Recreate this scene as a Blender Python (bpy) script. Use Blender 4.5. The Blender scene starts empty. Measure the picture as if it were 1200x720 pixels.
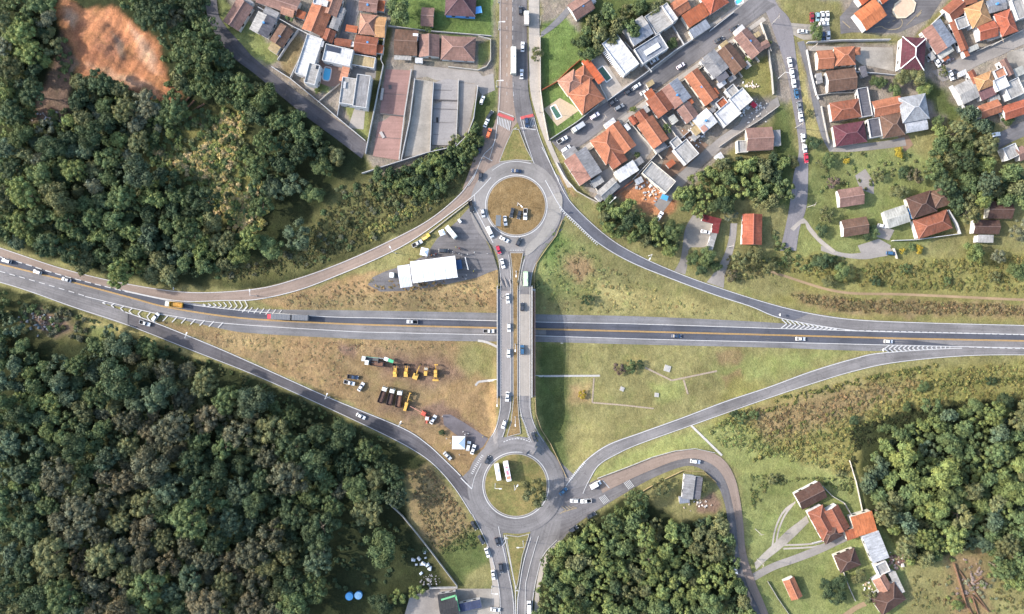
import bpy, bmesh, math, random
import numpy as np
from mathutils import Vector

# ------------------------------------------------------------------ camera, sky, sun, exposure
C = bpy.context.scene.collection
SC = bpy.context.scene
CAM_Z = 330.0                       # drone height above the highway
K = 0.4 / CAM_Z                     # 0.4 m of highway per photo pixel
cam_d = bpy.data.cameras.new('camera')
cam_d.sensor_width = 36.0
cam_d.lens = 36.0 * CAM_Z / 480.0
cam_d.clip_start = 1.0
cam_d.clip_end = 6000.0
cam = bpy.data.objects.new('camera', cam_d)
C.objects.link(cam)
cam.location = (0, 0, CAM_Z)
SC.camera = cam

SUN_EL = math.radians(27.0)
SUN_DIR = Vector((-1.0, 0.13, 0.0)).normalized()       # towards the sun, on the ground
world = bpy.data.worlds.new('World')
SC.world = world
world.use_nodes = True
wn = world.node_tree
wn.nodes.clear()
sky = wn.nodes.new('ShaderNodeTexSky')
sky.sky_type = 'NISHITA'
sky.sun_disc = False
sky.sun_elevation = SUN_EL
sky.sun_rotation = math.atan2(SUN_DIR.x, SUN_DIR.y)
sky.air_density = 1.0
sky.dust_density = 2.0
bg = wn.nodes.new('ShaderNodeBackground')
bg.inputs['Strength'].default_value = 0.15
wo = wn.nodes.new('ShaderNodeOutputWorld')
wn.links.new(sky.outputs[0], bg.inputs[0])
wn.links.new(bg.outputs[0], wo.inputs[0])
sun_d = bpy.data.lights.new('sun', 'SUN')
sun_d.energy = 2.7
sun_d.angle = math.radians(0.6)
sun_d.color = (1.0, 0.95, 0.89)
sun = bpy.data.objects.new('sun', sun_d)
C.objects.link(sun)
to_sun = Vector((SUN_DIR.x * math.cos(SUN_EL), SUN_DIR.y * math.cos(SUN_EL), math.sin(SUN_EL)))
sun.rotation_euler = to_sun.to_track_quat('Z', 'Y').to_euler()
sun.location = to_sun * 500
SC.view_settings.view_transform = 'Standard'
SC.view_settings.look = 'None'
SC.view_settings.exposure = 1.70
SC.view_settings.gamma = 1.0
SC.view_settings.use_curve_mapping = False
SC.cycles.max_bounces = 4
SC.cycles.diffuse_bounces = 2
SC.cycles.glossy_bounces = 2
SC.cycles.transparent_max_bounces = 4
SC.cycles.use_denoising = True

RNG = random.Random(7)
NR = np.random.default_rng(11)

# ------------------------------------------------------------------ terrain heights (metres above the highway)
HP = []
def hp(z, *pts):
    for p in pts: HP.append((p[0], p[1], z))
hp(0, (-200,255),(0,310),(100,335),(200,361),(300,375),(400,381),(500,383),(560,384),(650,387),(750,389),(900,392),(1050,397),(1200,400),(1400,402))
hp(0, (400,366),(500,368),(500,399),(400,395),(750,371),(750,403),(900,405),(160,372),(100,355),(1100,378),(1200,381),(1200,416),(1100,418))
hp(7, (605,241),(550,241),(660,241),(605,185),(575,200),(635,200),(575,285),(640,280),(605,300),(605,322))
hp(7, (605,568),(555,568),(655,568),(605,625),(570,620),(640,620),(605,525),(605,660))
for p in [(557,215,6.8),(500,268,6.2),(450,292,5),(400,314,3.6),(350,333,2.0),(300,345,.9),(225,349,.1),(150,337,0)]: HP.append(p)
for p in [(440,335,4.6),(480,325,5.4),(560,290,6.7),(520,320,6.0),(520,345,2.6),(440,350,1.6),(575,330,5.6)]: HP.append(p)
for p in [(605,130,7.5),(605,0,9),(605,-150,10),(672,252,6.5),(712,282,5),(750,306,3.6),(800,330,2.2),(850,348,1.2),(912,366,.3),(1000,381,0)]: HP.append(p)
for p in [(640,322,6.2),(690,320,4.0),(740,352,1.4),(655,352,2.0)]: HP.append(p)
for p in [(700,190,8),(800,100,9.4),(900,0,11),(1000,100,10),(1150,80,11),(1150,200,9.5),(1000,260,7),(1000,300,5),(930,285,5),(850,300,4.6),(1200,300,6),(1000,335,2.5),(1200,350,1.5),(1400,100,12),(1400,300,6)]: HP.append(p)
for p in [(480,100,8.6),(350,50,9),(300,100,8.6),(450,195,7.6),(100,200,6),(100,280,2.5),(0,262,1.2),(0,100,9),(100,60,9.5),(250,305,1.8),(350,280,4.2),(430,240,6),(-200,100,9),(300,-100,10)]: HP.append(p)
for p in [(440,440,1.6),(400,405,.4),(540,430,1.0),(500,470,2.6),(530,505,4.6),(225,400,.5),(300,434,1.2),(387,470,2.5),(470,506,4.2),(515,540,6),(548,580,7)]: HP.append(p)
for p in [(700,430,.5),(800,440,.8),(680,480,.9),(670,520,2.4),(640,440,.4),(650,500,1.0),(950,443,.5),(900,461,1),(850,480,1.8),(800,498,2.8),(750,514,4),(700,540,5.9),(672,575,7)]: HP.append(p)
for p in [(700,590,7),(750,558,7),(800,537,7),(840,550,7),(857,575,7.4),(865,620,8.2),(872,680,9),(900,760,9.6)]: HP.append(p)
for p in [(950,475,3),(1000,500,4.6),(1100,450,2.2),(1200,440,1.2),(950,600,9),(1000,650,10),(1100,600,10.5),(1200,550,9),(1200,700,12),(1400,600,11)]: HP.append(p)
for p in [(600,720,7.5),(605,850,8),(750,650,7.6),(700,700,7.6),(450,620,6.5),(500,680,7),(400,700,7),(300,600,6.6),(100,550,7),(0,450,4.5),(100,420,2.4),(0,370,.6),(0,700,9),(300,500,4),(-200,500,7),(-200,320,.5)]: HP.append(p)

_hp = np.array(HP, float)
_hx = (_hp[:,0]-600)*K*(CAM_Z-_hp[:,2]); _hy = -(_hp[:,1]-360)*K*(CAM_Z-_hp[:,2]); _hz = _hp[:,2]
def _phi(r2): return 0.5*r2*np.log(r2+1e-9)
_n = len(_hz)
_sx, _sy = _hx/100, _hy/100
_A = np.zeros((_n+3,_n+3))
_A[:_n,:_n] = _phi((_sx[:,None]-_sx)**2+(_sy[:,None]-_sy)**2) + np.eye(_n)*0.002
_A[:_n,_n] = 1; _A[:_n,_n+1] = _sx; _A[:_n,_n+2] = _sy; _A[_n:,:_n] = _A[:_n,_n:].T
_w = np.linalg.solve(_A, np.concatenate([_hz,[0,0,0]]))
def _rbf(X, Y):
    x = np.clip(X,-330,330)/100; y = np.clip(Y,-220,230)/100
    out = np.full(x.shape, _w[_n]) + _w[_n+1]*x + _w[_n+2]*y
    for i in range(_n):
        out += _w[i]*_phi((x-_sx[i])**2+(y-_sy[i])**2)
    return np.clip(out, -0.6, 14)
DECK = 7.0
K7 = K*(CAM_Z-7)
def _emb(X, Y):
    px = X/K7+600; py = -Y/K7+360
    fy = np.where(py < 388, np.interp(py, [250,338,340,372], [7,7,5.4,-.5]), np.interp(py, [406,462,464,530,545], [-.5,5.4,7,7,-2]))
    d = np.maximum(np.abs(px-605)-23.5, 0)*0.392
    e = fy - d/1.25
    return np.where((py > 335) & (py < 545), e, -9)
def H(X, Y):
    X = np.asarray(X, float); Y = np.asarray(Y, float)
    shp = X.shape
    X = X.ravel(); Y = Y.ravel()
    return np.maximum(_rbf(X, Y), _emb(X, Y)).reshape(shp)
def HR(X, Y):                       # the same, but carried by the bridge deck over the highway
    X = np.asarray(X, float); Y = np.asarray(Y, float)
    px = X/K7+600; py = -Y/K7+360
    return np.where((np.abs(px-605) < 27) & (py > 332) & (py < 475), DECK, H(X, Y))
def W(px, py, f=H, up=0.0):         # photo pixel -> point on the terrain (or `up` metres above it)
    px = np.asarray(px, float); py = np.asarray(py, float)
    z = np.full(np.broadcast(px, py).shape, 3.0)
    for _ in range(5):
        s = K*(CAM_Z-z-up)
        X = (px-600)*s; Y = -(py-360)*s
        z = f(X, Y)
    return X, Y, z
def W1(px, py, f=H, up=0.0):
    a = W(np.array([px]), np.array([py]), f, up)
    return float(a[0][0]), float(a[1][0]), float(a[2][0])
def scale_at(z): return K*(CAM_Z-z)

# ------------------------------------------------------------------ materials
MATS = {}
def lin(c): return tuple(((v/255)/12.92 if v/255 <= .04045 else ((v/255+.055)/1.055)**2.4) for v in c)
GAIN = 2.1
def S(r, g, b):                     # base colour of a sunlit surface seen as sRGB (r,g,b)
    return tuple(min(.8, v/GAIN) for v in lin((r,g,b)))
def nodes_of(name):
    m = bpy.data.materials.new(name); m.use_nodes = True
    nt = m.node_tree; b = nt.nodes['Principled BSDF']
    return m, nt, b
def N(nt, kind, **kw):
    n = nt.nodes.new(kind)
    for k, v in kw.items(): setattr(n, k, v)
    return n
def L(nt, a, b): nt.links.new(a, b)
def noise(nt, vec, scale, detail=4, rough=.6):
    n = N(nt, 'ShaderNodeTexNoise'); n.inputs['Scale'].default_value = scale
    n.inputs['Detail'].default_value = detail; n.inputs['Roughness'].default_value = rough
    if vec is not None: L(nt, vec, n.inputs['Vector'])
    return n.outputs['Fac']
def remap(nt, v, a, b, c, d):
    n = N(nt, 'ShaderNodeMapRange'); L(nt, v, n.inputs[0])
    for i, x in enumerate((a,b,c,d)): n.inputs[i+1].default_value = x
    return n.outputs[0]
def mul(nt, col, fac):
    n = N(nt, 'ShaderNodeVectorMath', operation='SCALE'); L(nt, col, n.inputs[0]); L(nt, fac, n.inputs['Scale'])
    return n.outputs[0]
def mixc(nt, f, a, b):
    n = N(nt, 'ShaderNodeMix', data_type='RGBA')
    L(nt, f, n.inputs[0])
    for s, v in ((6,a),(7,b)):
        if isinstance(v, tuple): n.inputs[s].default_value = (*v[:3], 1)
        else: L(nt, v, n.inputs[s])
    return n.outputs[2]
def math2(nt, op, a, b):
    n = N(nt, 'ShaderNodeMath', operation=op)
    for i, v in enumerate((a,b)):
        if isinstance(v, (int,float)): n.inputs[i].default_value = v
        else: L(nt, v, n.inputs[i])
    return n.outputs[0]
def bump(nt, b, h, strength, dist):
    n = N(nt, 'ShaderNodeBump'); n.inputs['Strength'].default_value = strength; n.inputs['Distance'].default_value = dist
    L(nt, h, n.inputs['Height']); L(nt, n.outputs[0], b.inputs['Normal'])

def plain(name, rgb, rough=.6, metal=0.0, spec=.3, var=.12, scale=1.5):
    if name in MATS: return MATS[name]
    m, nt, b = nodes_of(name)
    tc = N(nt, 'ShaderNodeTexCoord')
    f = remap(nt, noise(nt, tc.outputs['Object'], scale, 5), .3, .7, 1-var, 1+var)
    c = N(nt, 'ShaderNodeRGB'); c.outputs[0].default_value = (*rgb, 1)
    L(nt, mul(nt, c.outputs[0], f), b.inputs['Base Color'])
    b.inputs['Roughness'].default_value = rough; b.inputs['Metallic'].default_value = metal
    b.inputs['Specular IOR Level'].default_value = spec
    MATS[name] = m
    return m
def by_object_colour(name, rough, spec=.3, coat=0.0, var=.1, scale=.8):
    m, nt, b = nodes_of(name)
    oi = N(nt, 'ShaderNodeObjectInfo'); tc = N(nt, 'ShaderNodeTexCoord')
    f = remap(nt, noise(nt, tc.outputs['Object'], scale, 6), .3, .7, 1-var, 1+var)
    L(nt, mul(nt, oi.outputs['Color'], f), b.inputs['Base Color'])
    b.inputs['Roughness'].default_value = rough; b.inputs['Specular IOR Level'].default_value = spec
    b.inputs['Coat Weight'].default_value = coat
    MATS[name] = m
    return m
PAINT = by_object_colour('vehicle_paint', .45, .4, .25, .04, 2)
WALLM = by_object_colour('painted_masonry', .85, .2, 0, .16, .6)
CLOTH = by_object_colour('woven_cloth', .9, .1, 0, .05, 2)
METAL = by_object_colour('painted_metal', .55, .35, 0, .1, 1)
GLASS = plain('window_glass', (.015,.018,.022), .12, 0, .5, .05)
RUBBER = plain('tyre_rubber', (.02,.02,.02), .9)

# clay tile / sheet roofs, colour from the object, rows and stains in the roof's own UV (metres)
def roof_material(name, tiles):
    m, nt, b = nodes_of(name)
    oi = N(nt, 'ShaderNodeObjectInfo'); uv = N(nt, 'ShaderNodeUVMap'); uv.uv_map = 'UVMap'
    add = N(nt, 'ShaderNodeVectorMath', operation='ADD'); L(nt, uv.outputs[0], add.inputs[0])
    cmb = N(nt, 'ShaderNodeCombineXYZ'); L(nt, math2(nt, 'MULTIPLY', oi.outputs['Random'], 97.0), cmb.inputs[0]); L(nt, cmb.outputs[0], add.inputs[1])
    mp = N(nt, 'ShaderNodeMapping'); mp.inputs['Scale'].default_value = (1.3, .35, 1); L(nt, add.outputs[0], mp.inputs[0])
    streak = remap(nt, noise(nt, mp.outputs[0], 1.0, 5), .3, .7, .72, 1.25)
    big = remap(nt, noise(nt, add.outputs[0], .22, 4), .35, .65, .8, 1.18)
    fine = remap(nt, noise(nt, add.outputs[0], 3.2, 2), .25, .75, .8, 1.2)
    f = math2(nt, 'MULTIPLY', math2(nt, 'MULTIPLY', streak, big), fine)
    sep = N(nt, 'ShaderNodeSeparateXYZ'); L(nt, uv.outputs[0], sep.inputs[0])
    rows = N(nt, 'ShaderNodeMath', operation='PINGPONG'); rows.inputs[1].default_value = .5
    L(nt, math2(nt, 'MULTIPLY', sep.outputs[1 if tiles else 0], 1.1 if tiles else .9), rows.inputs[0])
    f = math2(nt, 'MULTIPLY', f, remap(nt, rows.outputs[0], 0, .18, .82 if tiles else .88, 1.0))
    col = mul(nt, oi.outputs['Color'], f)
    mould = remap(nt, noise(nt, add.outputs[0], .7, 6, .7), .52, .72, 0, .55 if tiles else .4)
    L(nt, mixc(nt, mould, col, (.085,.075,.068)), b.inputs['Base Color'])
    b.inputs['Roughness'].default_value = .85; b.inputs['Specular IOR Level'].default_value = .2
    bump(nt, b, rows.outputs[0], .35, .08)
    MATS[name] = m
    return m
TILE = roof_material('clay_roof_tiles', True)
SHEET = roof_material('corrugated_roof_sheet', False)

def asphalt(name, rgb, streak=.14, patch=.18, crack=.4):
    m, nt, b = nodes_of(name)
    uv = N(nt, 'ShaderNodeUVMap'); uv.uv_map = 'UVMap'; geo = N(nt, 'ShaderNodeNewGeometry')
    mp = N(nt, 'ShaderNodeMapping'); mp.inputs['Scale'].default_value = (.03, .9, 1); L(nt, uv.outputs[0], mp.inputs[0])
    s = remap(nt, noise(nt, mp.outputs[0], 1.0, 4), .3, .7, 1-streak, 1+streak)
    p = remap(nt, noise(nt, geo.outputs['Position'], .06, 5, .65), .35, .65, 1-patch, 1+patch)
    g = remap(nt, noise(nt, geo.outputs['Position'], 1.6, 3, .7), .25, .75, .87, 1.13)
    f = math2(nt, 'MULTIPLY', math2(nt, 'MULTIPLY', s, p), g)
    c = N(nt, 'ShaderNodeRGB'); c.outputs[0].default_value = (*rgb, 1)
    col = mul(nt, c.outputs[0], f)
    vo = N(nt, 'ShaderNodeTexVoronoi', feature='DISTANCE_TO_EDGE'); vo.inputs['Scale'].default_value = .09
    wv = N(nt, 'ShaderNodeTexNoise'); wv.inputs['Scale'].default_value = .3; L(nt, geo.outputs['Position'], wv.inputs['Vector'])
    ad = N(nt, 'ShaderNodeVectorMath', operation='MULTIPLY_ADD'); L(nt, wv.outputs['Color'], ad.inputs[0]); ad.inputs[1].default_value = (5,5,5); L(nt, geo.outputs['Position'], ad.inputs[2])
    L(nt, ad.outputs[0], vo.inputs['Vector'])
    cr = remap(nt, vo.outputs['Distance'], 0, .012, crack, 0)
    L(nt, mixc(nt, cr, col, tuple(v*.45 for v in rgb)), b.inputs['Base Color'])
    b.inputs['Roughness'].default_value = .9; b.inputs['Specular IOR Level'].default_value = .2
    MATS[name] = m
    return m
A_DARK = asphalt('dark_asphalt', S(101,103,112), .2, .18)
A_MID = asphalt('worn_asphalt', S(147,143,142), .2, .22, .5)
A_LIGHT = asphalt('pale_shoulder', S(147,145,146), .14, .2)
A_BROWN = asphalt('brownish_asphalt', S(172,152,138), .14, .1)
A_OLD = asphalt('old_street_asphalt', S(133,129,129), .2, .26, .5)
A_DULL = asphalt('dark_lane_asphalt', S(114,110,112), .2, .28, .5)  # dark grey asphalt of the lower entry ramp and wooded street
A_RAMP = asphalt('blue_grey_asphalt', S(122,123,131), .14, .2, .4)
A_TRACK = asphalt('dark_gravel', S(124,118,122), .05, .3, .0)
CONC = asphalt('deck_concrete', S(188,179,168), .1, .09, .12)
PAVE = asphalt('pale_paving', S(202,192,180), .05, .16, .1)
YARD = asphalt('rough_yard_concrete', S(190,181,168), .05, .3, .3)
GRAVEL = asphalt('grey_gravel', S(176,168,160), .05, .22, .0)
DIRT = asphalt('bare_dirt', S(172,140,116), .06, .25, .0)
TRACK = asphalt('sandy_path', S(188,160,126), .06, .2, .0)
def marking(name, rgb):
    m, nt, b = nodes_of(name)
    geo = N(nt, 'ShaderNodeNewGeometry')
    f = remap(nt, noise(nt, geo.outputs['Position'], 1.1, 5, .75),   .3, .62, .74, 1.0)
    c = N(nt, 'ShaderNodeRGB'); c.outputs[0].default_value = (*rgb, 1)
    L(nt, mul(nt, c.outputs[0], f), b.inputs['Base Color']); b.inputs['Roughness'].default_value = .8
    MATS[name] = m; return m
WHITE = marking('white_road_paint', S(242,240,237))
YELLOW = marking('yellow_road_paint', S(246,196,112))
REDP = marking('red_road_paint', S(232,106,104))
FADED = marking('faded_road_paint', S(198,178,142))
KERBM = plain('kerb_concrete', S(196,190,182), .85)
CONCRETE = plain('cast_concrete', S(206,202,196), .85, var=.18)
SOILW = plain('weathered_brown_concrete', S(146,112,88), .9, var=.2)

# ------------------------------------------------------------------ mesh helpers
def new_mesh(name, verts, faces, mat=None, uv=None):
    me = bpy.data.meshes.new(name)
    me.from_pydata([tuple(map(float, v)) for v in verts], [], [tuple(f) for f in faces])
    if uv is not None:
        l = me.uv_layers.new(name='UVMap')
        idx = np.zeros(len(me.loops), int); me.loops.foreach_get('vertex_index', idx)
        l.data.foreach_set('uv', np.asarray(uv, float)[idx].ravel())
    if mat is not None: me.materials.append(mat)
    me.update()
    return me
def link(name, me, parent=None, colour=None):
    o = bpy.data.objects.new(name, me); C.objects.link(o)
    if parent is not None: o.parent = parent
    if colour is not None: o.color = (*colour[:3], 1)
    return o
def tag(o, label=None, cat=None, group=None, kind=None):
    if label: o['label'] = label
    if cat: o['category'] = cat
    if group: o['group'] = group
    if kind: o['kind'] = kind
    return o
def empty(name, loc, rz=0.0):
    o = bpy.data.objects.new(name, None); C.objects.link(o)
    o.location = loc; o.rotation_euler = (0,0,rz); o.empty_display_size = .5
    return o
def copy_tree(o, parent=None, colour=None):
    c = o.copy(); C.objects.link(c)
    if parent is not None: c.parent = parent
    if colour is not None and o.get('painted'): c.color = (*colour[:3], 1)
    for ch in list(o.children): copy_tree(ch, c, colour)
    return c
class MB:
    def __init__(s): s.v = []; s.f = []; s.uv = []
    def add(s, vs, fs, uv=None):
        n = len(s.v); s.v += [tuple(v) for v in vs]; s.f += [tuple(i+n for i in f) for f in fs]
        s.uv += list(uv) if uv is not None else [(v[0], v[1]) for v in vs]
        return s
    def box(s, x0, x1, y0, y1, z0, z1, tx=0, ty=0, rot=0, at=(0,0)):
        vs = [(x0,y0,z0),(x1,y0,z0),(x1,y1,z0),(x0,y1,z0),(x0+tx,y0+ty,z1),(x1-tx,y0+ty,z1),(x1-tx,y1-ty,z1),(x0+tx,y1-ty,z1)]
        if rot or at != (0,0):
            c, sn = math.cos(rot), math.sin(rot)
            vs = [(at[0]+v[0]*c-v[1]*sn, at[1]+v[0]*sn+v[1]*c, v[2]) for v in vs]
        return s.add(vs, [(3,2,1,0),(4,5,6,7),(0,1,5,4),(1,2,6,5),(2,3,7,6),(3,0,4,7)])
    def cyl(s, p0, p1, r0, r1=None, n=10):
        r1 = r0 if r1 is None else r1
        a = Vector(p0); b = Vector(p1); d = (b-a).normalized()
        u = d.orthogonal().normalized(); w = d.cross(u)
        vs = []
        for c, r in ((a,r0),(b,r1)):
            for i in range(n):
                t = 2*math.pi*i/n; vs.append(tuple(c+u*(r*math.cos(t))+w*(r*math.sin(t))))
        fs = [(i,(i+1)%n,n+(i+1)%n,n+i) for i in range(n)] + [tuple(range(n-1,-1,-1)), tuple(range(n,2*n))]
        return s.add(vs, fs)
    def bar(s, p0, p1, w, h):
        a = Vector(p0); b = Vector(p1); d = (b-a).normalized()
        up = Vector((0,0,1)) if abs(d.z) < .95 else Vector((1,0,0))
        u = d.cross(up).normalized()*(w/2); t = u.cross(d).normalized()*(h/2)
        vs = [tuple(c+i*u+j*t) for c in (a,b) for i,j in ((-1,-1),(1,-1),(1,1),(-1,1))]
        return s.add(vs, [(3,2,1,0),(4,5,6,7),(0,1,5,4),(1,2,6,5),(2,3,7,6),(3,0,4,7)])
    def build(s, name, mat, parent=None, colour=None, painted=False):
        o = link(name, new_mesh(name, s.v, s.f, mat, s.uv), parent, colour)
        if painted: o['painted'] = 1
        return o

# ------------------------------------------------------------------ curves in the plan
def smooth(pts, n):
    p = np.asarray(pts, float)
    q = np.vstack([2*p[0]-p[1], p, 2*p[-1]-p[-2]])
    out = []
    for i in range(1, len(q)-2):
        t = np.linspace(0, 1, 12, endpoint=False)[:,None]
        a,b,c,d = q[i-1],q[i],q[i+1],q[i+2]
        out.append(.5*((2*b)+(c-a)*t+(2*a-5*b+4*c-d)*t*t+(3*b-a-3*c+d)*t**3))
    out = np.vstack(out+[p[-1:]])
    l = np.concatenate([[0], np.cumsum(np.hypot(*np.diff(out, axis=0).T))])
    s = np.linspace(0, l[-1], n)
    return np.stack([np.interp(s, l, out[:,0]), np.interp(s, l, out[:,1])], 1)
def plen(p): p = np.asarray(p, float); return float(np.hypot(*np.diff(p, axis=0).T).sum())
_layer = [0]
def lay():
    _layer[0] += 1; return .06+.005*_layer[0]
def strip_mesh(name, P, Q, na, off, mat, f=H):
    n = len(P)
    t = np.linspace(0,1,na)
    pts = P[:,None,:]*(1-t)[None,:,None]+Q[:,None,:]*t[None,:,None]
    X,Y,Z = W(pts[...,0].ravel(), pts[...,1].ravel(), f)
    V = np.stack([X,Y,Z+off],1)
    G = V.reshape(n,na,3)
    u = np.concatenate([[0], np.cumsum(np.linalg.norm(np.diff(G[:,na//2],axis=0),axis=1))])
    wd = np.linalg.norm(G[:,-1]-G[:,0],axis=1)
    uv = np.stack([np.repeat(u,na), (t[None,:]*wd[:,None]).ravel()],1)
    fs = [(i*na+j, (i+1)*na+j, (i+1)*na+j+1, i*na+j+1) for i in range(n-1) for j in range(na-1)]
    me = new_mesh(name, V, fs, mat, uv)
    if len(me.polygons) and me.polygons[0].normal.z < 0: me.flip_normals()
    return me
def ribbon(name, A, B, mat, f=H, off=None, parent=None, na=7, kind='structure'):
    n = max(8, int(max(plen(A), plen(B))/6))
    P, Q = smooth(A, n), smooth(B, n)
    o = link(name, strip_mesh(name, P, Q, na, lay() if off is None else off, mat, f), parent)
    if parent is None: o['kind'] = kind
    o['_e'] = 0; del o['_e']
    return o, P, Q
def line_pts(pts, w, n=None):       # edges of a stripe `w` px wide along pts
    n = n or max(4, int(plen(pts)/5))
    p = smooth(pts, n)
    d = np.gradient(p, axis=0); d /= np.linalg.norm(d,axis=1)[:,None]+1e-9
    nn = np.stack([-d[:,1], d[:,0]],1)*w/2
    return p+nn, p-nn
def paint(name, jobs, mat, parent, f=H, off=.30):
    """jobs: (points, width px, dash px, gap px); all on one road make one mesh of paint"""
    vs, fs = [], []
    for pts, w, dash, gap in jobs:
        p = smooth(pts, max(4, int(plen(pts)/3))) if len(pts) > 2 else np.asarray(smooth(pts, max(2, int(plen(pts)/4)+2)))
        l = np.concatenate([[0], np.cumsum(np.hypot(*np.diff(p,axis=0).T))])
        segs = [(0,l[-1])] if not dash else [(a, min(a+dash, l[-1])) for a in np.arange(0, l[-1], dash+gap)]
        for a, b in segs:
            k = max(2, int((b-a)/4)+1); s = np.linspace(a,b,k)
            q = np.stack([np.interp(s,l,p[:,0]), np.interp(s,l,p[:,1])],1)
            d = np.gradient(q,axis=0); d /= np.linalg.norm(d,axis=1)[:,None]+1e-9
            nn = np.stack([-d[:,1],d[:,0]],1)*w/2
            E = np.concatenate([q+nn, q-nn])
            X,Y,Z = W(E[:,0],E[:,1],f)
            b0 = len(vs); vs += list(np.stack([X,Y,Z+off],1))
            fs += [(b0+i, b0+i+1, b0+k+i+1, b0+k+i) for i in range(k-1)]
    me = new_mesh(name, vs, fs, mat)
    if len(me.polygons) and me.polygons[0].normal.z < 0: me.flip_normals()
    return link(name, me, parent)
def patch(name, poly, mat, off=None, step=2.0, f=H, kind='structure', parent=None, curve=False):
    """a draped sheet with the outline `poly` (px)"""
    if curve: poly = smooth(list(poly)+[poly[0]], len(poly)*5)[:-1]
    pp = np.asarray(poly, float)
    X,Y,Z = W(pp[:,0],pp[:,1],f)
    bm = bmesh.new()
    fc = bm.faces.new([bm.verts.new((x,y,0)) for x,y in zip(X,Y)])
    bmesh.ops.triangulate(bm, faces=[fc])
    for ax, (lo,hi) in ((0,(X.min(),X.max())),(1,(Y.min(),Y.max()))):
        s = max(step, (hi-lo)/60)
        for v in np.arange(lo+s, hi, s):
            co = (v,0,0) if ax == 0 else (0,v,0); no = (1,0,0) if ax == 0 else (0,1,0)
            bmesh.ops.bisect_plane(bm, geom=bm.verts[:]+bm.edges[:]+bm.faces[:], plane_co=co, plane_no=no)
    vs = bm.verts[:]
    z = f(np.array([v.co.x for v in vs]), np.array([v.co.y for v in vs]))
    o_ = lay() if off is None else off
    for v, h in zip(vs, z): v.co.z = h+o_
    bmesh.ops.recalc_face_normals(bm, faces=bm.faces[:])
    uvl = bm.loops.layers.uv.new('UVMap')
    for fa in bm.faces:
        if fa.normal.z < 0: fa.normal_flip()
        for lp in fa.loops: lp[uvl].uv = (lp.vert.co.x, lp.vert.co.y)
    me = bpy.data.meshes.new(name); bm.to_mesh(me); bm.free()
    me.materials.append(mat)
    o = link(name, me, parent)
    if parent is None: o['kind'] = kind
    return o
def inside(poly, x, y):
    p = np.asarray(poly, float); x = np.asarray(x,float); y = np.asarray(y,float)
    r = np.zeros(x.shape, bool)
    j = len(p)-1
    for i in range(len(p)):
        c = ((p[i,1] > y) != (p[j,1] > y)) & (x < (p[j,0]-p[i,0])*(y-p[i,1])/(p[j,1]-p[i,1]+1e-12)+p[i,0])
        r ^= c; j = i
    return r
def sdist(poly, x, y):              # + inside, - outside, px
    p = np.asarray(poly, float); d = np.full(x.shape, 1e9)
    for i in range(len(p)):
        a, b = p[i-1], p[i]; ab = b-a
        t = np.clip(((x-a[0])*ab[0]+(y-a[1])*ab[1])/(ab@ab+1e-9),0,1)
        d = np.minimum(d, np.hypot(x-a[0]-t*ab[0], y-a[1]-t*ab[1]))
    return np.where(inside(poly,x,y), d, -d)
def wob(x, y, s):                   # cheap smooth noise in [-1,1]
    return (np.sin(x/s*1.7+y/s*.9+1.3)+np.sin(-x/s*.8+y/s*2.1+.4)+np.sin(x/s*3.1+y/s*2.7)+np.sin(x/s*2.3-y/s*3.7+2.))/4
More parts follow.
